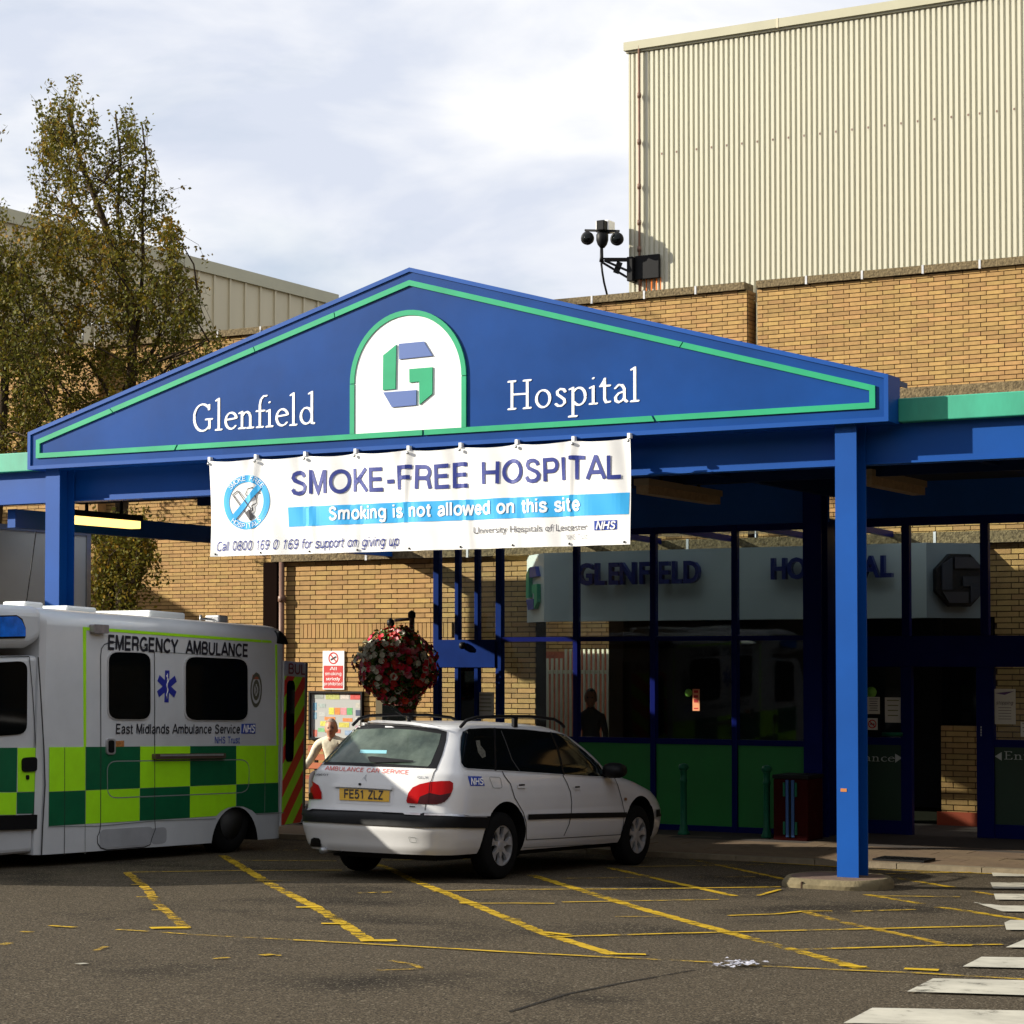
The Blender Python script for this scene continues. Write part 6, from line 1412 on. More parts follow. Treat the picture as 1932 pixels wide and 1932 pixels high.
bl = pxpoly(q, -.02, -.02, .012, BLACK, 'beacon_housing'); pxpoly([Z1(-150, 188), Z1(85, 180), Z1(115, 205), Z1(138, 255), Z1(138, 300), Z1(-150, 306)], -.02, .012, .035, BLUEL, 'blue_light', bl)
# side graphics : battenburg
def yt(x, a): 
    t_ = (x - 293) / (1680 - 293); return a[0] + (a[1] - a[0]) * t_
T_, Mm, Bb = (970, 960), (1240, 1185), (1447, 1365)
cols = [(296, 517, 0), (517, 845, 1), (845, 1148, 0), (1148, 1426, 1), (1426, 1680, 0)]
for x0, x1, k in cols:
    xa0, xa1 = x0 + 1, x1 - 1
    apoly([(xa0, yt(xa0, T_)), (xa1, yt(xa1, T_)), (xa1 - 1, yt(xa1, Mm) - 1), (xa0 - 1, yt(xa0, Mm) - 1)], LIME if k == 0 else DGRN, 'reflective_square')
    q = [(xa0 - 1, yt(xa0, Mm) + 1), (xa1 - 2, yt(xa1, Mm) + 1), (xa1 - 3, yt(xa1, Bb)), (xa0 - 3, yt(xa0, Bb))]
    if x0 == 1148: q = [(1147, yt(1148, Mm) + 1), (1424, yt(1424, Mm) + 1), (1423, 1326), (1375, 1335), (1335, 1355), (1305, 1385), (1145, yt(1148, Bb))]
    if x0 == 1426: q = [(1427, yt(1428, Mm) + 1), (1679, yt(1680, Mm)), (1678, 1363), (1542, 1370), (1520, 1350), (1470, 1328), (1426, 1326)]
    apoly(q, DGRN if k == 0 else LIME, 'reflective_square')
for a, b_, c, d, m in ((-250, 103, 975, 1243, DGRN), (106, 262, 975, 1240, LIME), (-250, 99, 1246, 1380, LIME), (101, 254, 1243, 1372, DGRN)):
    apoly([(a, c), (b_, c - 2), (b_ - 4, d - 2), (a, d)], m, 'reflective_square', y0=yc_)
apoly([(-250, 1388), (257, 1376), (257, 1462), (-250, 1480)], BLACK, 'rub_strip', d1=.03, y0=yc_)
for q in ([(500, 243), (519, 245), (519, 969), (505, 969)], [(519, 245), (540, 247), (540, 266), (519, 264)], [(630, 252), (1578, 322), (1578, 338), (630, 270)], [(1582, 322), (1636, 326), (1640, 341), (1582, 338)], [(1661, 350), (1672, 350), (1681, 958), (1669, 958)]): apoly(q, LIME, 'lime_edging')
# windows with rubber
for q, nm in (([(652, 394), (902, 402), (902, 802), (652, 800)], 'w1'), ([(1117, 423), (1488, 440), (1490, 808), (1117, 805)], 'w2')):
    r_ = rquad(q, 62); cx = sum(p[0] for p in q) / 4; cy = sum(p[1] for p in q) / 4
    big = [(cx + (p[0] - cx) * 1.045, cy + (p[1] - cy) * 1.03) for p in r_]
    fo = apoly(big, mat('seal_white', (.5, .5, .5), .5), 'window', d1=.010); apoly(r_, TINT, 'pane', d0=.010, d1=.016, par=fo)
apoly(rquad([(-200, 470), (160, 448), (158, 890), (-200, 915)], 60), TINT, 'cab_window', d1=.012, y0=yc_)
def groove(pts, wd=.010, m=SEAM, name='panel_gap', y0=0.0, d=.0055):
    q = [Vector(AP_(*p, y0)) for p in pts]; mb = MB(); n = len(q); Ls = []; Rs = []
    for i in range(n):
        dd = (q[min(i + 1, n - 1)] - q[max(i - 1, 0)]).normalized(); nn_ = Vector((-dd.y, dd.x)) * wd / 2; Ls.append(q[i] + nn_); Rs.append(q[i] - nn_)
    mb.add([(p.x, y0 + d, p.y) for p in Ls + Rs], [(i, i + 1, n + i + 1, n + i) for i in range(n - 1)]); return mb.build(name, m, am, local=True)
door = groove([(700, 336), (660, 338), (628, 350), (611, 375), (606, 420), (607, 900), (605, 1440), (600, 1480), (586, 1510), (588, 1550), (605, 1578), (640, 1590), (870, 1573), (905, 1558), (915, 1520), (936, 1465), (932, 1400), (932, 600), (930, 396)], .011, name='door_gap')
groove([(700, 336), (820, 350), (930, 392), (1120, 405), (1440, 425), (1475, 445)], .007, SEAMG)
rrp = rquad([(645, 1055), (1503, 1045), (1500, 1243), (648, 1278)], 60); groove(rrp + rrp[:1], .011, SEAMG)
groove([(388, 972), (388, 1445), (386, 1620)], .008); groove([(515, 970), (513, 1450), (512, 1615)], .006, SEAMG); groove([(290, 1450), (600, 1446), (930, 1415), (1300, 1402)], .009, SEAMG); groove([(1600, 962), (1596, 1365)], .007, SEAMG); groove([(1545, 1375), (1715, 1366)], .009, SEAMG)
groove([(228, 425), (240, 600), (262, 970), (270, 1200), (255, 1450), (248, 1620)], .02, SEAM, y0=.0); groove([(175, 425), (195, 640), (215, 980), (208, 1240), (200, 1375)], .010, y0=yc_); groove([(-200, 430), (175, 423)], .010, y0=yc_)
q = rquad([(600, 1468), (925, 1448), (905, 1562), (600, 1582)], 35); apoly(q, mat('step_recess', (.36, .37, .39), .5, noise=.1, nscale=4), 'step', d1=.005)
q = rquad([(905, 1462), (1005, 1450), (1005, 1550), (915, 1560)], 30); apoly(q, mat('step_recess', (.36, .37, .39), .5), 'step_end', d1=.003)
hb_ = apoly(rquad([(915, 1010), (1343, 1006), (1343, 1036), (915, 1042)], 6), mat('rail_bronze', (.16, .11, .08), .35, metal=.5), 'handrail', d1=.05); apoly([(945, 1014), (1325, 1010), (1325, 1020), (945, 1025)], ALLOY, 'rail_edge', .05, .056, par=hb_)
h1 = apoly(rquad([(636, 918), (690, 918), (690, 1014), (636, 1014)], 20), ALLOY, 'door_handle', d1=.02); apoly(rquad([(645, 928), (680, 928), (680, 1004), (645, 1004)], 15), BLACK, 'handle_cup', .02, .024, par=h1)
apoly([(690, 934), (748, 930), (748, 966), (690, 970)], mat('sticker_orange', (.45, .18, .05), .6, noise=.5, nscale=30), 'sticker')
apoly(rquad([(127, 1034), (217, 1028), (217, 1116), (128, 1120)], 25), BLACK, 'cab_door_handle', d1=.02, y0=yc_); apoly(rquad([(154, 1138), (172, 1138), (172, 1166), (154, 1166)], 8), BLACK, 'lock', d1=.012, y0=yc_)
apoly(rquad([(540, 228), (630, 232), (630, 285), (540, 281)], 8), mat('grey_lamp', (.23, .20, .20), .35, noise=.2, nscale=20), 'side_lamp', d1=.06)
# lettering
def atext(t_, x0, yb0, x1, yb1, h0, bold, m, italic=0, name='lettering', d=.006, space=1.0):
    a = Vector(AP_(x0, yb0)); b_ = Vector(AP_(x1, yb1)); hh = AP_(x0, yb0 - h0)[1] - a.y; vs, fs, la, lb, _, _ = text2d(t_, bold, 0, 3, italic, space)
    up_ = Vector((0, 1)); mb = MB(); mb.add([((a.lerp(b_, (v[0] - la) / (lb - la))).x, d + v[2], (a.lerp(b_, (v[0] - la) / (lb - la))).y + v[1] / .72 * hh) for v in vs], fs); return mb.build(name, m, am, local=True)
atext('EMERGENCY', 650, 378, 1073, 402, 84, .055, PRINTK); atext('AMBULANCE', 1118, 404, 1493, 423, 76, .055, PRINTK)
atext('East Midlands Ambulance Service', 698, 888, 1447, 887, 58, .03, PRINTK); atext('NHS Trust', 1295, 947, 1445, 946, 40, .02, NHS)
apoly([(1458, 829), (1541, 828), (1540, 888), (1456, 888)], NHS, 'logo_block', d1=.005); atext('NHS', 1464, 880, 1537, 880, 44, .06, PRINTW, .25, d=.0075)
# star of life
sc_c = AP_(1007, 603); sh = (AP_(1007, 507)[1] - AP_(1007, 700)[1]) / 2
for k in range(3):
    a = R(60 * k); dx_, dz_ = math.sin(a), math.cos(a); wq = sh * .21
    q = [(sc_c[0] + sx * wq * dz_ + sy * sh * dx_ * (1 if True else 1), sc_c[1] - sx * wq * dx_ + sy * sh * dz_) for sx, sy in ((-1, -1), (1, -1), (1, 1), (-1, 1))]
    apoly(q, mat('star_blue', (.02, .03, .32), .4), 'star_bar', d1=.004 + .0006 * k, px=False)
mb = MB(); pts = [(sc_c[0] + .010 * math.sin(k * .9) * (1 + k * .04), .008, sc_c[1] - sh * .7 + k * sh * 1.4 / 16) for k in range(17)]; mb.tube(pts, .005, 5); mb.tube([(sc_c[0], .007, sc_c[1] - sh * .8), (sc_c[0], .007, sc_c[1] + sh * .8)], .003, 5); mb.build('staff', PRINTW, am, local=True)
# crest
cc_ = AP_(1545, 625); cr = abs(AP_(1580, 625)[0] - AP_(1510, 625)[0]) / 2; mb = MB()
CRG = mat('crest_dark', (.10, .10, .07), .5)
ov = lambda u, v, d: (cc_[0] + u, .0 + d, cc_[1] + v * 1.75)
ring(mb, 0, 0, cr * .78, cr, ov, 0, .005, 24); ring(mb, 0, 0, cr * .35, cr * .6, ov, 0, .0055, 16); crest = mb.build('crest', CRG, am, local=True)
for k in range(6):
    a = R(60 * k); mb = MB(); mb.beam((cc_[0], .0055, cc_[1]), (cc_[0] + cr * .6 * math.cos(a), .0055, cc_[1] + cr * 1.0 * math.sin(a)), .008, .002); mb.build('spoke', CRG, crest, local=True)
apoly([(1522, 560), (1568, 560), (1566, 530), (1556, 545), (1546, 516), (1536, 545), (1526, 530)], mat('crest_crown', (.35, .10, .05), .5), 'crown', par=crest)
# rear black pod and roof bits
mb = MB(); z0 = A3(*Z1(1660, 345)).z; mb.prism([(xre - .05, z0), (xre + .20, z0 + .0), (xre + .14, z0 + .16), (xre + .02, z0 + .10)], 1, .012, -Wd - .012); bevel(mb.build('rear_light_bar', BLACK, am, local=True), .02)
for x0, x1, y0, y1, h_, m, nm in ((860, 1075, -.5, -1.3, .055, WHITE, 'roof_hatch'), (335, 515, -.45, -1.0, .03, WHITE, 'roof_vent'), (150, 262, -.6, -.9, .05, WHITE, 'roof_aerial_base')):
    a = A3(*Z1(x0, 200), -.6).x; b_ = A3(*Z1(x1, 200), -.6).x; mb = MB(); mb.box(min(a, b_), max(a, b_), y1, y0, ztp, ztp + h_ + .03); bevel(mb.build(nm, m, am, local=True), .02)
a = A3(*Z1(1330, 200), -.6); mb = MB(); mb.box(a.x - .09, a.x + .09, -.75, -.55, ztp, ztp + .10); bevel(mb.build('floodlight', ALLOY, am, local=True), .02)
mb = MB(); mb.tube([(a.x + .1, -.65, ztp + .05), (a.x + .30, -.65, ztp + .05)], .015, 6); mb.tube([(a.x + .3, -.65, ztp), (a.x + .3, -.65, ztp + .09)], .015, 6); mb.build('roof_fitting', STEEL, am, local=True)
a = A3(48, 1145, -.8); b_ = A3(68, 1003, -.8); mb = MB(); mb.tube([(a.x, -.8, ztp), (b_.x, -.8, b_.z)], .007, 5); mb.build('aerial', BLACK, am, local=True)
# open rear door, seen past the corner
hd = Vector((xre, -.02)); dd_ = Vector((-.955, -.297)).normalized(); dn_ = Vector((.297, -.955)) * -1; dn_ = Vector((-dd_.y, dd_.x)); dn_ = dn_ if dn_.y > 0 else -dn_
zd0, zd1 = .26, A3(*Z1(1760, 450)).z
def onD(u, v, d): q = hd + dd_ * u + dn_ * d; return (q.x, q.y, v)
DW = .86
mb = MB(); solid(mb, [(0, zd0), (DW, zd0), (DW, zd1), (0, zd1)], onD, -.06, .0); dr_ = mb.build('rear_door', AMBW, am, local=True)
mb = MB(); solid(mb, [(DW - .05, zd0), (DW, zd0), (DW, zd1), (DW - .05, zd1)], onD, .0, .01); mb.build('door_edge', STEEL, dr_, local=True)
mb = MB(); solid(mb, [(DW, zd0 - .02), (DW + .03, zd0 - .02), (DW + .03, zd1 + .0), (DW, zd1)], onD, -.10, .012); mb.build('door_seal', BLACK, dr_, local=True)
zc_ = zd1 - .17; hh_ = .19; z = zd0 - .45; k = 0
def clip_stripe(z, u0, u1, m):
    sl_ = .62; pts = [(u0, z + (u0) * sl_), (u1, z + u1 * sl_), (u1, z + u1 * sl_ + hh_), (u0, z + u0 * sl_ + hh_)]
    # clip against zd0..zc_
    def cl(p, zc, keep_above):
        o = []
        for i in range(len(p)):
            a, b_ = p[i], p[(i + 1) % len(p)]; ia = (a[1] > zc) == keep_above; ib = (b_[1] > zc) == keep_above
            if ia: o.append(a)
            if ia != ib: t_ = (zc - a[1]) / (b_[1] - a[1]); o.append((a[0] + (b_[0] - a[0]) * t_, zc))
        return o
    p = cl(pts, zd0 + .01, True); p = cl(p, zc_, False) if len(p) > 2 else p
    if len(p) > 2: mb = MB(); solid(mb, p, onD, .0, .004); mb.build('chevron_stripe', m, dr_, local=True)
while z < zc_: clip_stripe(z, .03, DW - .052, CHRED if k % 2 == 0 else LIME); z += hh_ - .001; k += 1
mb = MB(); solid(mb, rrect(.10, zd0 + .72, .40, zc_ - .05, .09), onD, .004, .012); mb.build('rear_window', TINT, dr_, local=True)
vs, fs, la, lb, _, _ = text2d('BUL', .03, 0, 3); mb = MB(); mb.add([onD(.16 + (v[0] - la) / (lb - la) * (DW - .21), zc_ + .03 + v[1] / .72 * .115, .004 + v[2]) for v in vs], fs); mb.build('lettering', mat('print_maroon', (.22, .015, .02), .5), dr_, local=True)

# ================================================================ estate car
import numpy as np
aH = R(88.5); CS = 1.0187
MC = basis(Vector((-10.965, 17.78, zg(17.78) + .0)), Vector((math.cos(aH), math.sin(aH), -.034))); MCi = MC.inverted(); RCi = MCi.to_3x3()
ca = root_at('estate_car', MC, 'white estate car lettered ambulance car service parked beside the ambulance', 'car')
zk = [.19, .24, .30, .38, .47, .56, .60, .615, .66, .75, .85, .93, .965, .985, 1.02, 1.10, 1.20, 1.30, 1.355, 1.385, 1.41, 1.43, 1.445, 1.453]
xr_ = [.20, .09, .05, .03, .0, .01, .03, .085, .10, .115, .135, .155, .165, .175, .205, .27, .365, .47, .515, .54, .60, .72, 1.0, 1.6]
xf_ = [4.50, 4.62, 4.70, 4.73, 4.74, 4.72, 4.70, 4.69, 4.66, 4.52, 4.15, 3.75, 3.60, 3.54, 3.48, 3.36, 3.17, 2.94, 2.77, 2.64, 2.50, 2.30, 2.0, 1.75]
wk = [.74, .80, .835, .860, .875, .882, .882, .878, .880, .878, .868, .850, .836, .822, .802, .770, .730, .685, .655, .630, .585, .50, .34, .12]
Lr_ = [.30, .32, .34, .35, .36, .36, .36, .34, .34, .34, .34, .33, .32, .32, .32, .34, .36, .38, .38, .38, .40, .45, .6, .3]
Lf_ = [.75, .8, .85, .88, .9, .92, .95, .98, 1.0, 1.05, 1.1, 1.15, 1.1, 1.0, .85, .8, .75, .7, .65, .65, .65, .65, .5, .2]
zz = np.concatenate([np.linspace(.25, .60, 15), np.linspace(.615, .98, 20), np.linspace(1.0, 1.38, 22), np.linspace(1.39, 1.453, 14)])
NP_ = 34
def carring(z):
    f = lambda a: float(np.interp(z, zk, a)); x0, x1, w_, lr_, lf_ = f(xr_), f(xf_), f(wk), f(Lr_), f(Lf_); pts = []
    for k in range(NP_ + 1):      # right half? y>0 side from rear to front
        t_ = k / NP_
        if t_ < .32: a = t_ / .32 * math.pi / 2; x = x0 + lr_ * (1 - math.cos(a) ** .72); g_ = math.sin(a) ** .62
        elif t_ < .62: x = x0 + lr_ + (x1 - lf_ - x0 - lr_) * (t_ - .32) / .30; g_ = 1
        else: a = (t_ - .62) / .38 * math.pi / 2; x = x1 - lf_ + lf_ * math.sin(a) ** .85; g_ = math.cos(a) ** .52 if k < NP_ else 0
        u = (x - 2.2) / 2.5; pts.append((x, w_ * g_ * (1 - .045 * u * u)))
    return pts
vs = []; 
for z in zz:
    r_ = carring(z); full = r_ + [(x, -y) for x, y in r_[-2:0:-1]]
    vs += [((x - 1.05) * CS, y * CS, z * CS) for x, y in full]
nR = 2 * NP_; fs = [(i * nR + k, i * nR + (k + 1) % nR, (i + 1) * nR + (k + 1) % nR, (i + 1) * nR + k) for i in range(len(zz) - 1) for k in range(nR)] + [tuple(range(nR - 1, -1, -1)), tuple((len(zz) - 1) * nR + k for k in range(nR))]
mb = MB(); mb.add(vs, fs, 0, True); cb = mb.build('body', [CARW, BLACK], ca, local=True)
bmt = bmesh.new(); bmt.from_mesh(cb.data); bmesh.ops.triangulate(bmt, faces=bmt.faces[:]); BV = BVHTree.FromBMesh(bmt); bmt.free()
cto = []
WX = (0.0, 2.70 * CS)
for wx_ in WX:
    for (a, b_) in ((-1.2, -.56), (.56, 1.2)):
        c = cyl_cut(wx_, .345, .385, a, b_, arch=True); c.matrix_world = MC; cto.append(c)
bpy.context.view_layer.update(); boolcut(cb, cto); blacken(cb, [(q, .345, .392) for q in WX], .5); smooth_by_angle(cb, 30)
for wx_ in WX:
    mb = MB(); mb.box(wx_ - .38, wx_ + .38, -.555, .555, .2, .7); mb.build('wheel_housing', BLACK, ca, local=True)
    for y_ in (-.755, .755): wheel(ca, wx_, y_, .315, .19, -1 if y_ < 0 else 1, True)
def CAx(x, y): return ((1100 + x / 2.415) / 1.988, (2600 + y / 2.415) / 1.988)
def CBx(x, y): return ((1700 + x / 2.2465) / 1.988, (2600 + y / 2.2465) / 1.988)
CO = MCi @ CAM
def cproj(px, py, off):
    d = (RCi @ ray(px, py)).normalized(); h = BV.ray_cast(CO, d)
    if h[0] is None:
        # nearest approach to the body along the ray
        best = None
        for k in range(60):
            q = CO + d * (18 + k * .1); n_ = BV.find_nearest(q)
            if best is None or n_[3] < best[3]: best = n_
        h = best
    n_ = h[1]
    if n_.dot(d) > 0: n_ = -n_
    return h[0] + n_ * off
def cpoly(pts, m, name, off=.003, step=5.0, par=None, mirror=False, fn=CAx, thick=0):
    q = [fn(*p) for p in pts]; vs, fs = tri(q, step)
    P3 = [cproj(v[0], v[1], off) for v in vs]; mb = MB(); mb.add(P3, fs, 0, True); o = mb.build(name, m, par or ca, local=True, flipfix=False)
    if mirror:
        mb = MB(); mb.add([(v.x, -v.y, v.z) for v in P3], [f[::-1] for f in fs], 0, True); mb.build(name, m, par or ca, local=True, flipfix=False)
    return o
def cline(pts, wpx, m=SEAM, name='panel_gap', fn=CAx, off=.0035, mirror=False, par=None):
    q = [Vector(fn(*p)) for p in pts]; d2 = [q[0]]
    for a, b_ in zip(q[:-1], q[1:]):
        n = max(1, int((b_ - a).length / 4)); d2 += [a.lerp(b_, k / n) for k in range(1, n + 1)]
    mb = MB(); vs = []
    for i, p in enumerate(d2):
        dd = (d2[min(i + 1, len(d2) - 1)] - d2[max(i - 1, 0)]).normalized(); nn_ = Vector((-dd.y, dd.x)) * wpx / 2; vs += [cproj(*(p + nn_), off), cproj(*(p - nn_), off)]
    fs = [(2 * i, 2 * i + 2, 2 * i + 3, 2 * i + 1) for i in range(len(d2) - 1)]; mb.add(vs, fs); o = mb.build(name, m, par or ca, local=True, flipfix=False)
    if mirror: mb = MB(); mb.add([(v.x, -v.y, v.z) for v in vs], fs); mb.build(name, m, par or ca, local=True, flipfix=False)
    return o
def ctext(t_, x0, y0, x1, y1, h, m, bold=0, italic=0, fn=CAx, off=.005, name='lettering', par=None):
    a, b_ = Vector(fn(x0, y0)), Vector(fn(x1, y1)); hp = Vector(fn(x0, y0 - h)) - a; vs, fs, la, lb, _, _ = text2d(t_, bold, 0, 2, italic)
    mb = MB(); mb.add([cproj(*(a.lerp(b_, (v[0] - la) / (lb - la)) + hp * (v[1] / .72)), off + v[2]) for v in vs], fs); return mb.build(name, m, par or ca, local=True, flipfix=False)
# rear screen
rs = cpoly([(180, 647), (300, 520), (420, 385), (478, 300), (520, 283), (760, 283), (1060, 300), (1300, 325), (1392, 350), (1385, 430), (1350, 560), (1300, 684), (800, 668), (400, 652)], BLACK, 'rear_window', .004)
SCR = mat('rear_screen', (.095, .125, .10), .12, spec=.5, col2=(.02, .032, .024), nscale=3.5)
cpoly([(222, 622), (330, 500), (440, 385), (505, 335), (800, 322), (1100, 335), (1340, 372), (1320, 460), (1245, 640), (1220, 668), (800, 640), (400, 628)], SCR, 'screen_glass', .006, par=rs)
cpoly([(612, 517), (850, 522), (846, 552), (606, 548)], mat('sticker_cyan', (.18, .42, .48), .5), 'window_sticker', .008, par=rs)
cpoly([(680, 588), (720, 583), (1095, 622), (1090, 632), (740, 640), (700, 630)], BLACK, 'wiper', .02)
# side windows
SIDE = [(85, 627), (62, 590), (53, 480), (58, 380), (75, 325), (130, 300), (300, 293), (600, 306), (860, 335), (940, 352), (1000, 405), (1115, 498), (1225, 600), (1280, 688), (1268, 708), (1150, 703), (900, 687), (500, 662), (120, 640)]
sw = cpoly(SIDE, TINT, 'side_window', .004, fn=CBx, mirror=True)
cline([(345, 296), (352, 655)], 3.6, BLACK, 'window_post', CBx, .007, True); cline([(815, 328), (880, 480), (930, 690)], 3.4, BLACK, 'window_post', CBx, .007, True); cline([(400, 320), (440, 420), (490, 560), (560, 665)], 1.6, SEAM, 'window_bar', CBx, .007)
cline(SIDE + SIDE[:1], 1.3, mat('window_trim', (.45, .45, .45), .4), 'window_trim', CBx, .0065)
cline([(385, 858), (640, 868), (900, 884)], 2.2, SEAMG, 'drawn_bar_shadow', CAx, .004)  # shadow under the tailgate bar drawn as a thin grey line
# lamps
RL = mat('lamp_red', (.34, .001, .002), .3, spec=.12); RD = mat('lamp_dark', (.03, .001, .002), .3, spec=.2)
t1 = cpoly([(1028, 975), (1045, 905), (1085, 855), (1150, 825), (1240, 805), (1340, 797), (1420, 797), (1447, 815), (1445, 870), (1420, 935), (1370, 985), (1300, 1007), (1100, 1002), (1035, 995)], RL, 'tail_light', .010, 4)
cpoly([(1130, 1000), (1150, 940), (1235, 905), (1330, 925), (1432, 905), (1400, 960), (1350, 995), (1290, 1004)], RD, 'lower_lens', .014, 4, t1); cline([(1245, 800), (1222, 1003)], 1.6, RD, 'lens_joint', CAx, .0155, par=t1)
t2 = cpoly([(82, 772), (120, 772), (180, 800), (235, 835), (262, 900), (264, 960), (92, 960), (76, 880)], RL, 'tail_light', .010, 4); cpoly([(84, 890), (180, 905), (200, 958), (92, 958)], RD, 'lower_lens', .014, 4, t2)
# bumper strips
cpoly([(30, 1052), (130, 1056), (640, 1080), (1160, 1106), (1180, 1100), (1500, 1112), (1775, 1113), (1745, 1222), (1130, 1216), (600, 1190), (32, 1157)], BLACK, 'bumper_strip', .018, 6)
cline([(140, 1062), (640, 1085), (1155, 1110)], 1.2, ALLOY, 'strip_highlight', CAx, .021); cline([(1190, 1110), (1740, 1120)], 1.2, ALLOY, 'strip_highlight', CAx, .021)
cpoly([(622, 1020), (1000, 1010), (1455, 1002), (1450, 1045), (1000, 1054), (622, 1066)], BLACK, 'side_strip', .014, 6, fn=CBx, mirror=True); cpoly([(1700, 982), (1764, 976), (1768, 1030), (1700, 1044)], BLACK, 'front_strip', .014, 5, fn=CBx, mirror=True)
# plate, handle bar, shut lines
cpoly([(365, 845), (380, 815), (440, 812), (640, 822), (880, 835), (912, 860), (905, 1000), (880, 1020), (390, 995), (375, 880)], mat('car_recess', (.62, .62, .63), .35, coat=.4), 'plate_recess', .002, 6)
cpoly([(368, 848), (385, 814), (640, 820), (880, 834), (912, 862), (900, 878), (640, 862), (400, 852)], CARW, 'tailgate_bar', .035, 6)
np_ = cpoly([(425, 862), (880, 886), (873, 986), (424, 968)], mat('plate_yellow', (.70, .40, .02), .35), 'number_plate', .012, 6); ctext('FE51 ZLZ', 470, 950, 824, 965, 76, PRINTK, .04, 0, off=.016, par=np_)
ctext('AMBULANCE CAR SERVICE', 288, 697, 1046, 736, 36, mat('print_redcar', (.60, .05, .03), .5), .012, .22); ctext('PEUGEOT', 152, 742, 322, 748, 15, PRINTK, .03); ctext('GLX', 1122, 772, 1222, 775, 22, STEEL, .03)
cpoly([(668, 735), (655, 765), (668, 800), (652, 785), (640, 770), (620, 790), (645, 760), (655, 745)], STEEL, 'emblem', .006, 3); cpoly([(1055, 1022), (1106, 1025), (1106, 1034), (1055, 1032)], PRINTK, 'badge', .006, 4); cpoly(rquad([(612, 822), (636, 823), (636, 842), (612, 841)], 6), BLACK, 'lock', .04, 3)
cline([(1302, 684), (1275, 720), (1250, 800)], 1.6); cline([(1200, 1005), (1195, 1062)], 1.6); cline([(130, 962), (132, 1052)], 1.6); cline([(176, 650), (130, 740), (110, 772)], 1.2, SEAMG)
for L_, w_ in (([(408, 655), (430, 700), (480, 765), (515, 880), (545, 930), (590, 1010), (612, 1090), (614, 1235)], 1.5), ([(920, 690), (955, 755), (985, 830), (996, 920), (992, 1020), (975, 1100), (930, 1200)], 1.3), ([(1345, 690), (1385, 780), (1418, 900), (1440, 1000), (1430, 1110), (1410, 1190)], 1.1), ([(614, 1235), (900, 1220), (1410, 1190)], 1.3)): cline(L_, w_, SEAM, 'door_gap', CBx, .004, True)
for q in ([(532, 766), (598, 764), (607, 800), (540, 802)], [(1005, 782), (1062, 780), (1072, 812), (1012, 814)]): ho = cpoly(rquad(q, 8), CARW, 'door_handle', .012, 4, fn=CBx); cpoly([(q[0][0] + 10, q[0][1] + 4), (q[1][0] - 6, q[1][1] + 4), (q[1][0] - 4, q[1][1] + 16), (q[0][0] + 12, q[0][1] + 17)], BLACK, 'handle_recess', .0145, 4, ho, fn=CBx)
q = rquad([(300, 705), (395, 710), (412, 798), (335, 800)], 18); cline(q + q[:1], .8, SEAMG, 'fuel_flap', CBx)
cpoly([(120, 700), (238, 703), (264, 780), (142, 781)], NHS, 'logo_block', .004, 5, fn=CBx); ctext('NHS', 146, 772, 250, 772, 56, PRINTW, .05, .0, CBx, .007); cpoly(rquad([(1435, 880), (1458, 880), (1460, 905), (1437, 905)], 8), mat('amber_lamp', (.25, .12, .06), .3), 'side_repeater', .008, 4, fn=CBx)
cpoly([(185, 400), (220, 398), (225, 440), (265, 490), (270, 535), (240, 548), (205, 500), (195, 450)], mat('window_crest', (.10, .10, .08), .6, noise=.9, nscale=60), 'crest_sticker', .006, 4, sw, fn=CBx)
cline([(60, 1165), (100, 1340), (160, 1368)], 1.0, SEAMG, 'bumper_edge'); cpoly([(155, 1385), (165, 1320), (190, 1306), (235, 1312), (250, 1330), (255, 1390)], BLACK, 'exhaust_notch', .006, 4)
q = rquad([(1045, 1300), (1110, 1308), (1118, 1352), (1060, 1348)], 10); cline(q + q[:1], .7, SEAMG, 'tow_cover')
cline([(55, 690), (300, 700)], .1, SEAMG, 'crease', CBx)
def fpoly(pts, m, name, off=.004):
    vs, fs = tri(pts, .07); o3 = []
    for y, z in vs:
        h = BV.ray_cast(Vector((6, y * CS, z * CS)), Vector((-1, 0, 0))); o3.append(h[0] + h[1] * off if h[0] else Vector((3, y, z)))
    mb = MB(); mb.add(o3, fs, 0, True); return mb.build(name, m, ca, local=True, flipfix=False)
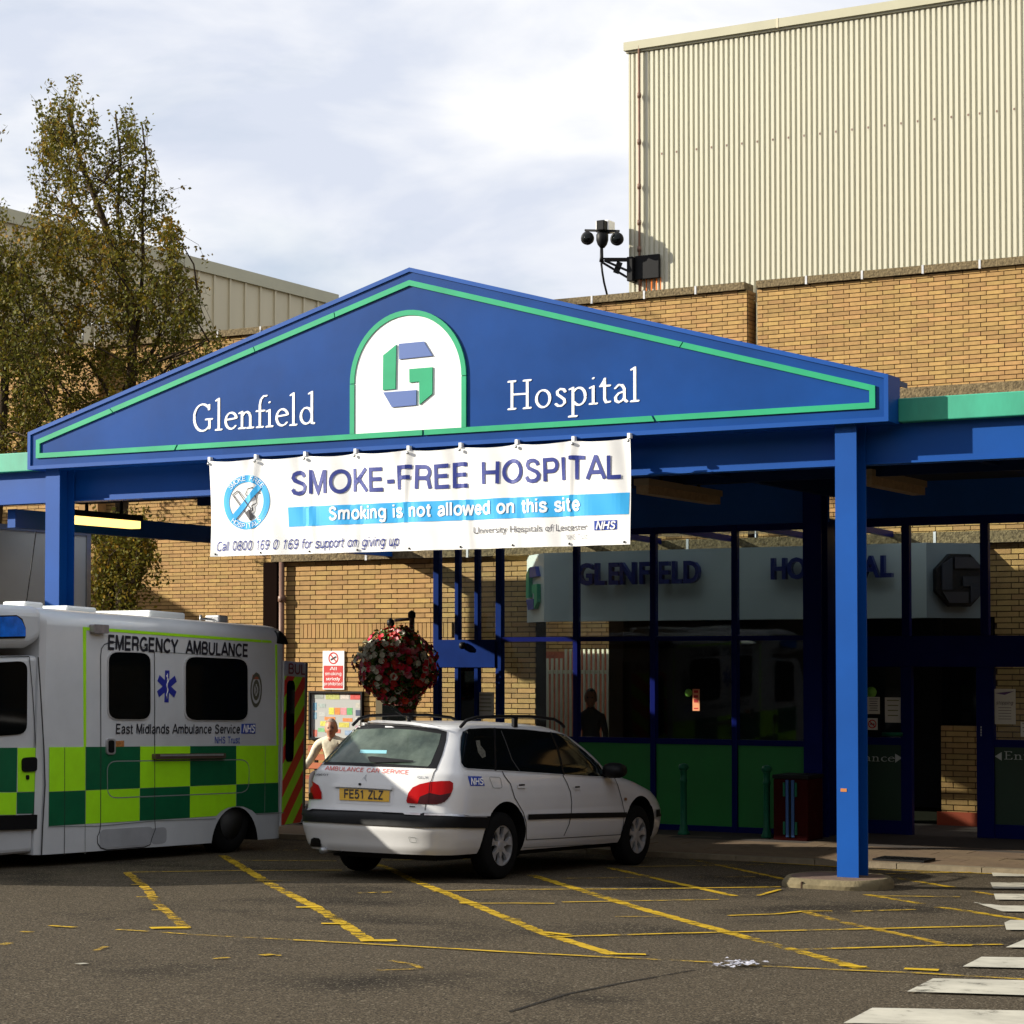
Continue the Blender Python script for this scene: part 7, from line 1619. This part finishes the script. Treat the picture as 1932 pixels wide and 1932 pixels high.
# sill, spoiler, mirror, rails, aerial, front lights
cline([(590, 1300), (900, 1285), (1400, 1262)], 1.0, SEAMG, 'sill_edge', CBx)
cpoly([(478, 300), (500, 262), (760, 262), (1100, 283), (1392, 330), (1396, 352), (1300, 328), (1060, 303), (760, 285), (520, 285)], CARW, 'roof_spoiler', .022, 5)
for sy in (-1, 1):
    mb = MB(); c = Vector((2.98 * CS - 1.05 * CS + .0, sy * .965 * CS, .985 * CS)); mb.lathe([(.01, -.115), (.07, -.105), (.095, -.05), (.098, .05), (.075, .105), (.01, .115)], (0, 0, 0), 14, axis='y')
    mb.v = [(c.x + v[0] * 1.15, c.y + v[1] * .95, c.z + v[2] * .82) for v in mb.v]; mo = mb.build('door_mirror', BLACK, ca, local=True)
    mb = MB(); mb.beam((c.x + .02, c.y - sy * .08, c.z - .05), (c.x + .04, sy * .80 * CS, c.z - .06), .08, .04); mb.build('mirror_stalk', BLACK, mo, local=True)
    # roof rail
    pts = [(x, sy * .60 * CS, z) for x, z in ((-.40, 1.395), (-.30, 1.455), (-.12, 1.485), (.3, 1.50), (.9, 1.505), (1.35, 1.485), (1.48, 1.45), (1.56, 1.41))]; mb = MB(); mb.tube([(a, b_, c_ * CS) for a, b_, c_ in pts], .016, 8); ro = mb.build('roof_rail', BLACK, ca, local=True)
    mb = MB(); mb.box(.55, .62, sy * .60 * CS - .015, sy * .60 * CS + .015, 1.40 * CS, 1.50 * CS); mb.build('rail_foot', BLACK, ro, local=True)
    fpoly([(sy * .42, .60), (sy * .74, .60), (sy * .76, .72), (sy * .46, .70)], ALLOY, 'headlight')
mb = MB(); mb.tube([(-.35, 0, 1.41 * CS), (-.36, 0, 1.47 * CS)], [.03, .012], 8); mb.tube([(-.36, 0, 1.46 * CS), (-.75, 0, 1.58 * CS)], .004, 5); mb.build('aerial', BLACK, ca, local=True)
fpoly([(-.62, 1.00), (.62, 1.00), (.50, 1.33), (-.50, 1.33)], TINT, 'windscreen')
mb = MB(); mb.box(-.72, 3.4, -.58, .58, .19, .25); mb.build('underbody', BLACK, ca, local=True)
mb = MB(); mb.tube([(-1.02, .50, .25), (-.7, .50, .25)], .03, 10); mb.build('exhaust_pipe', STEEL, ca, local=True)
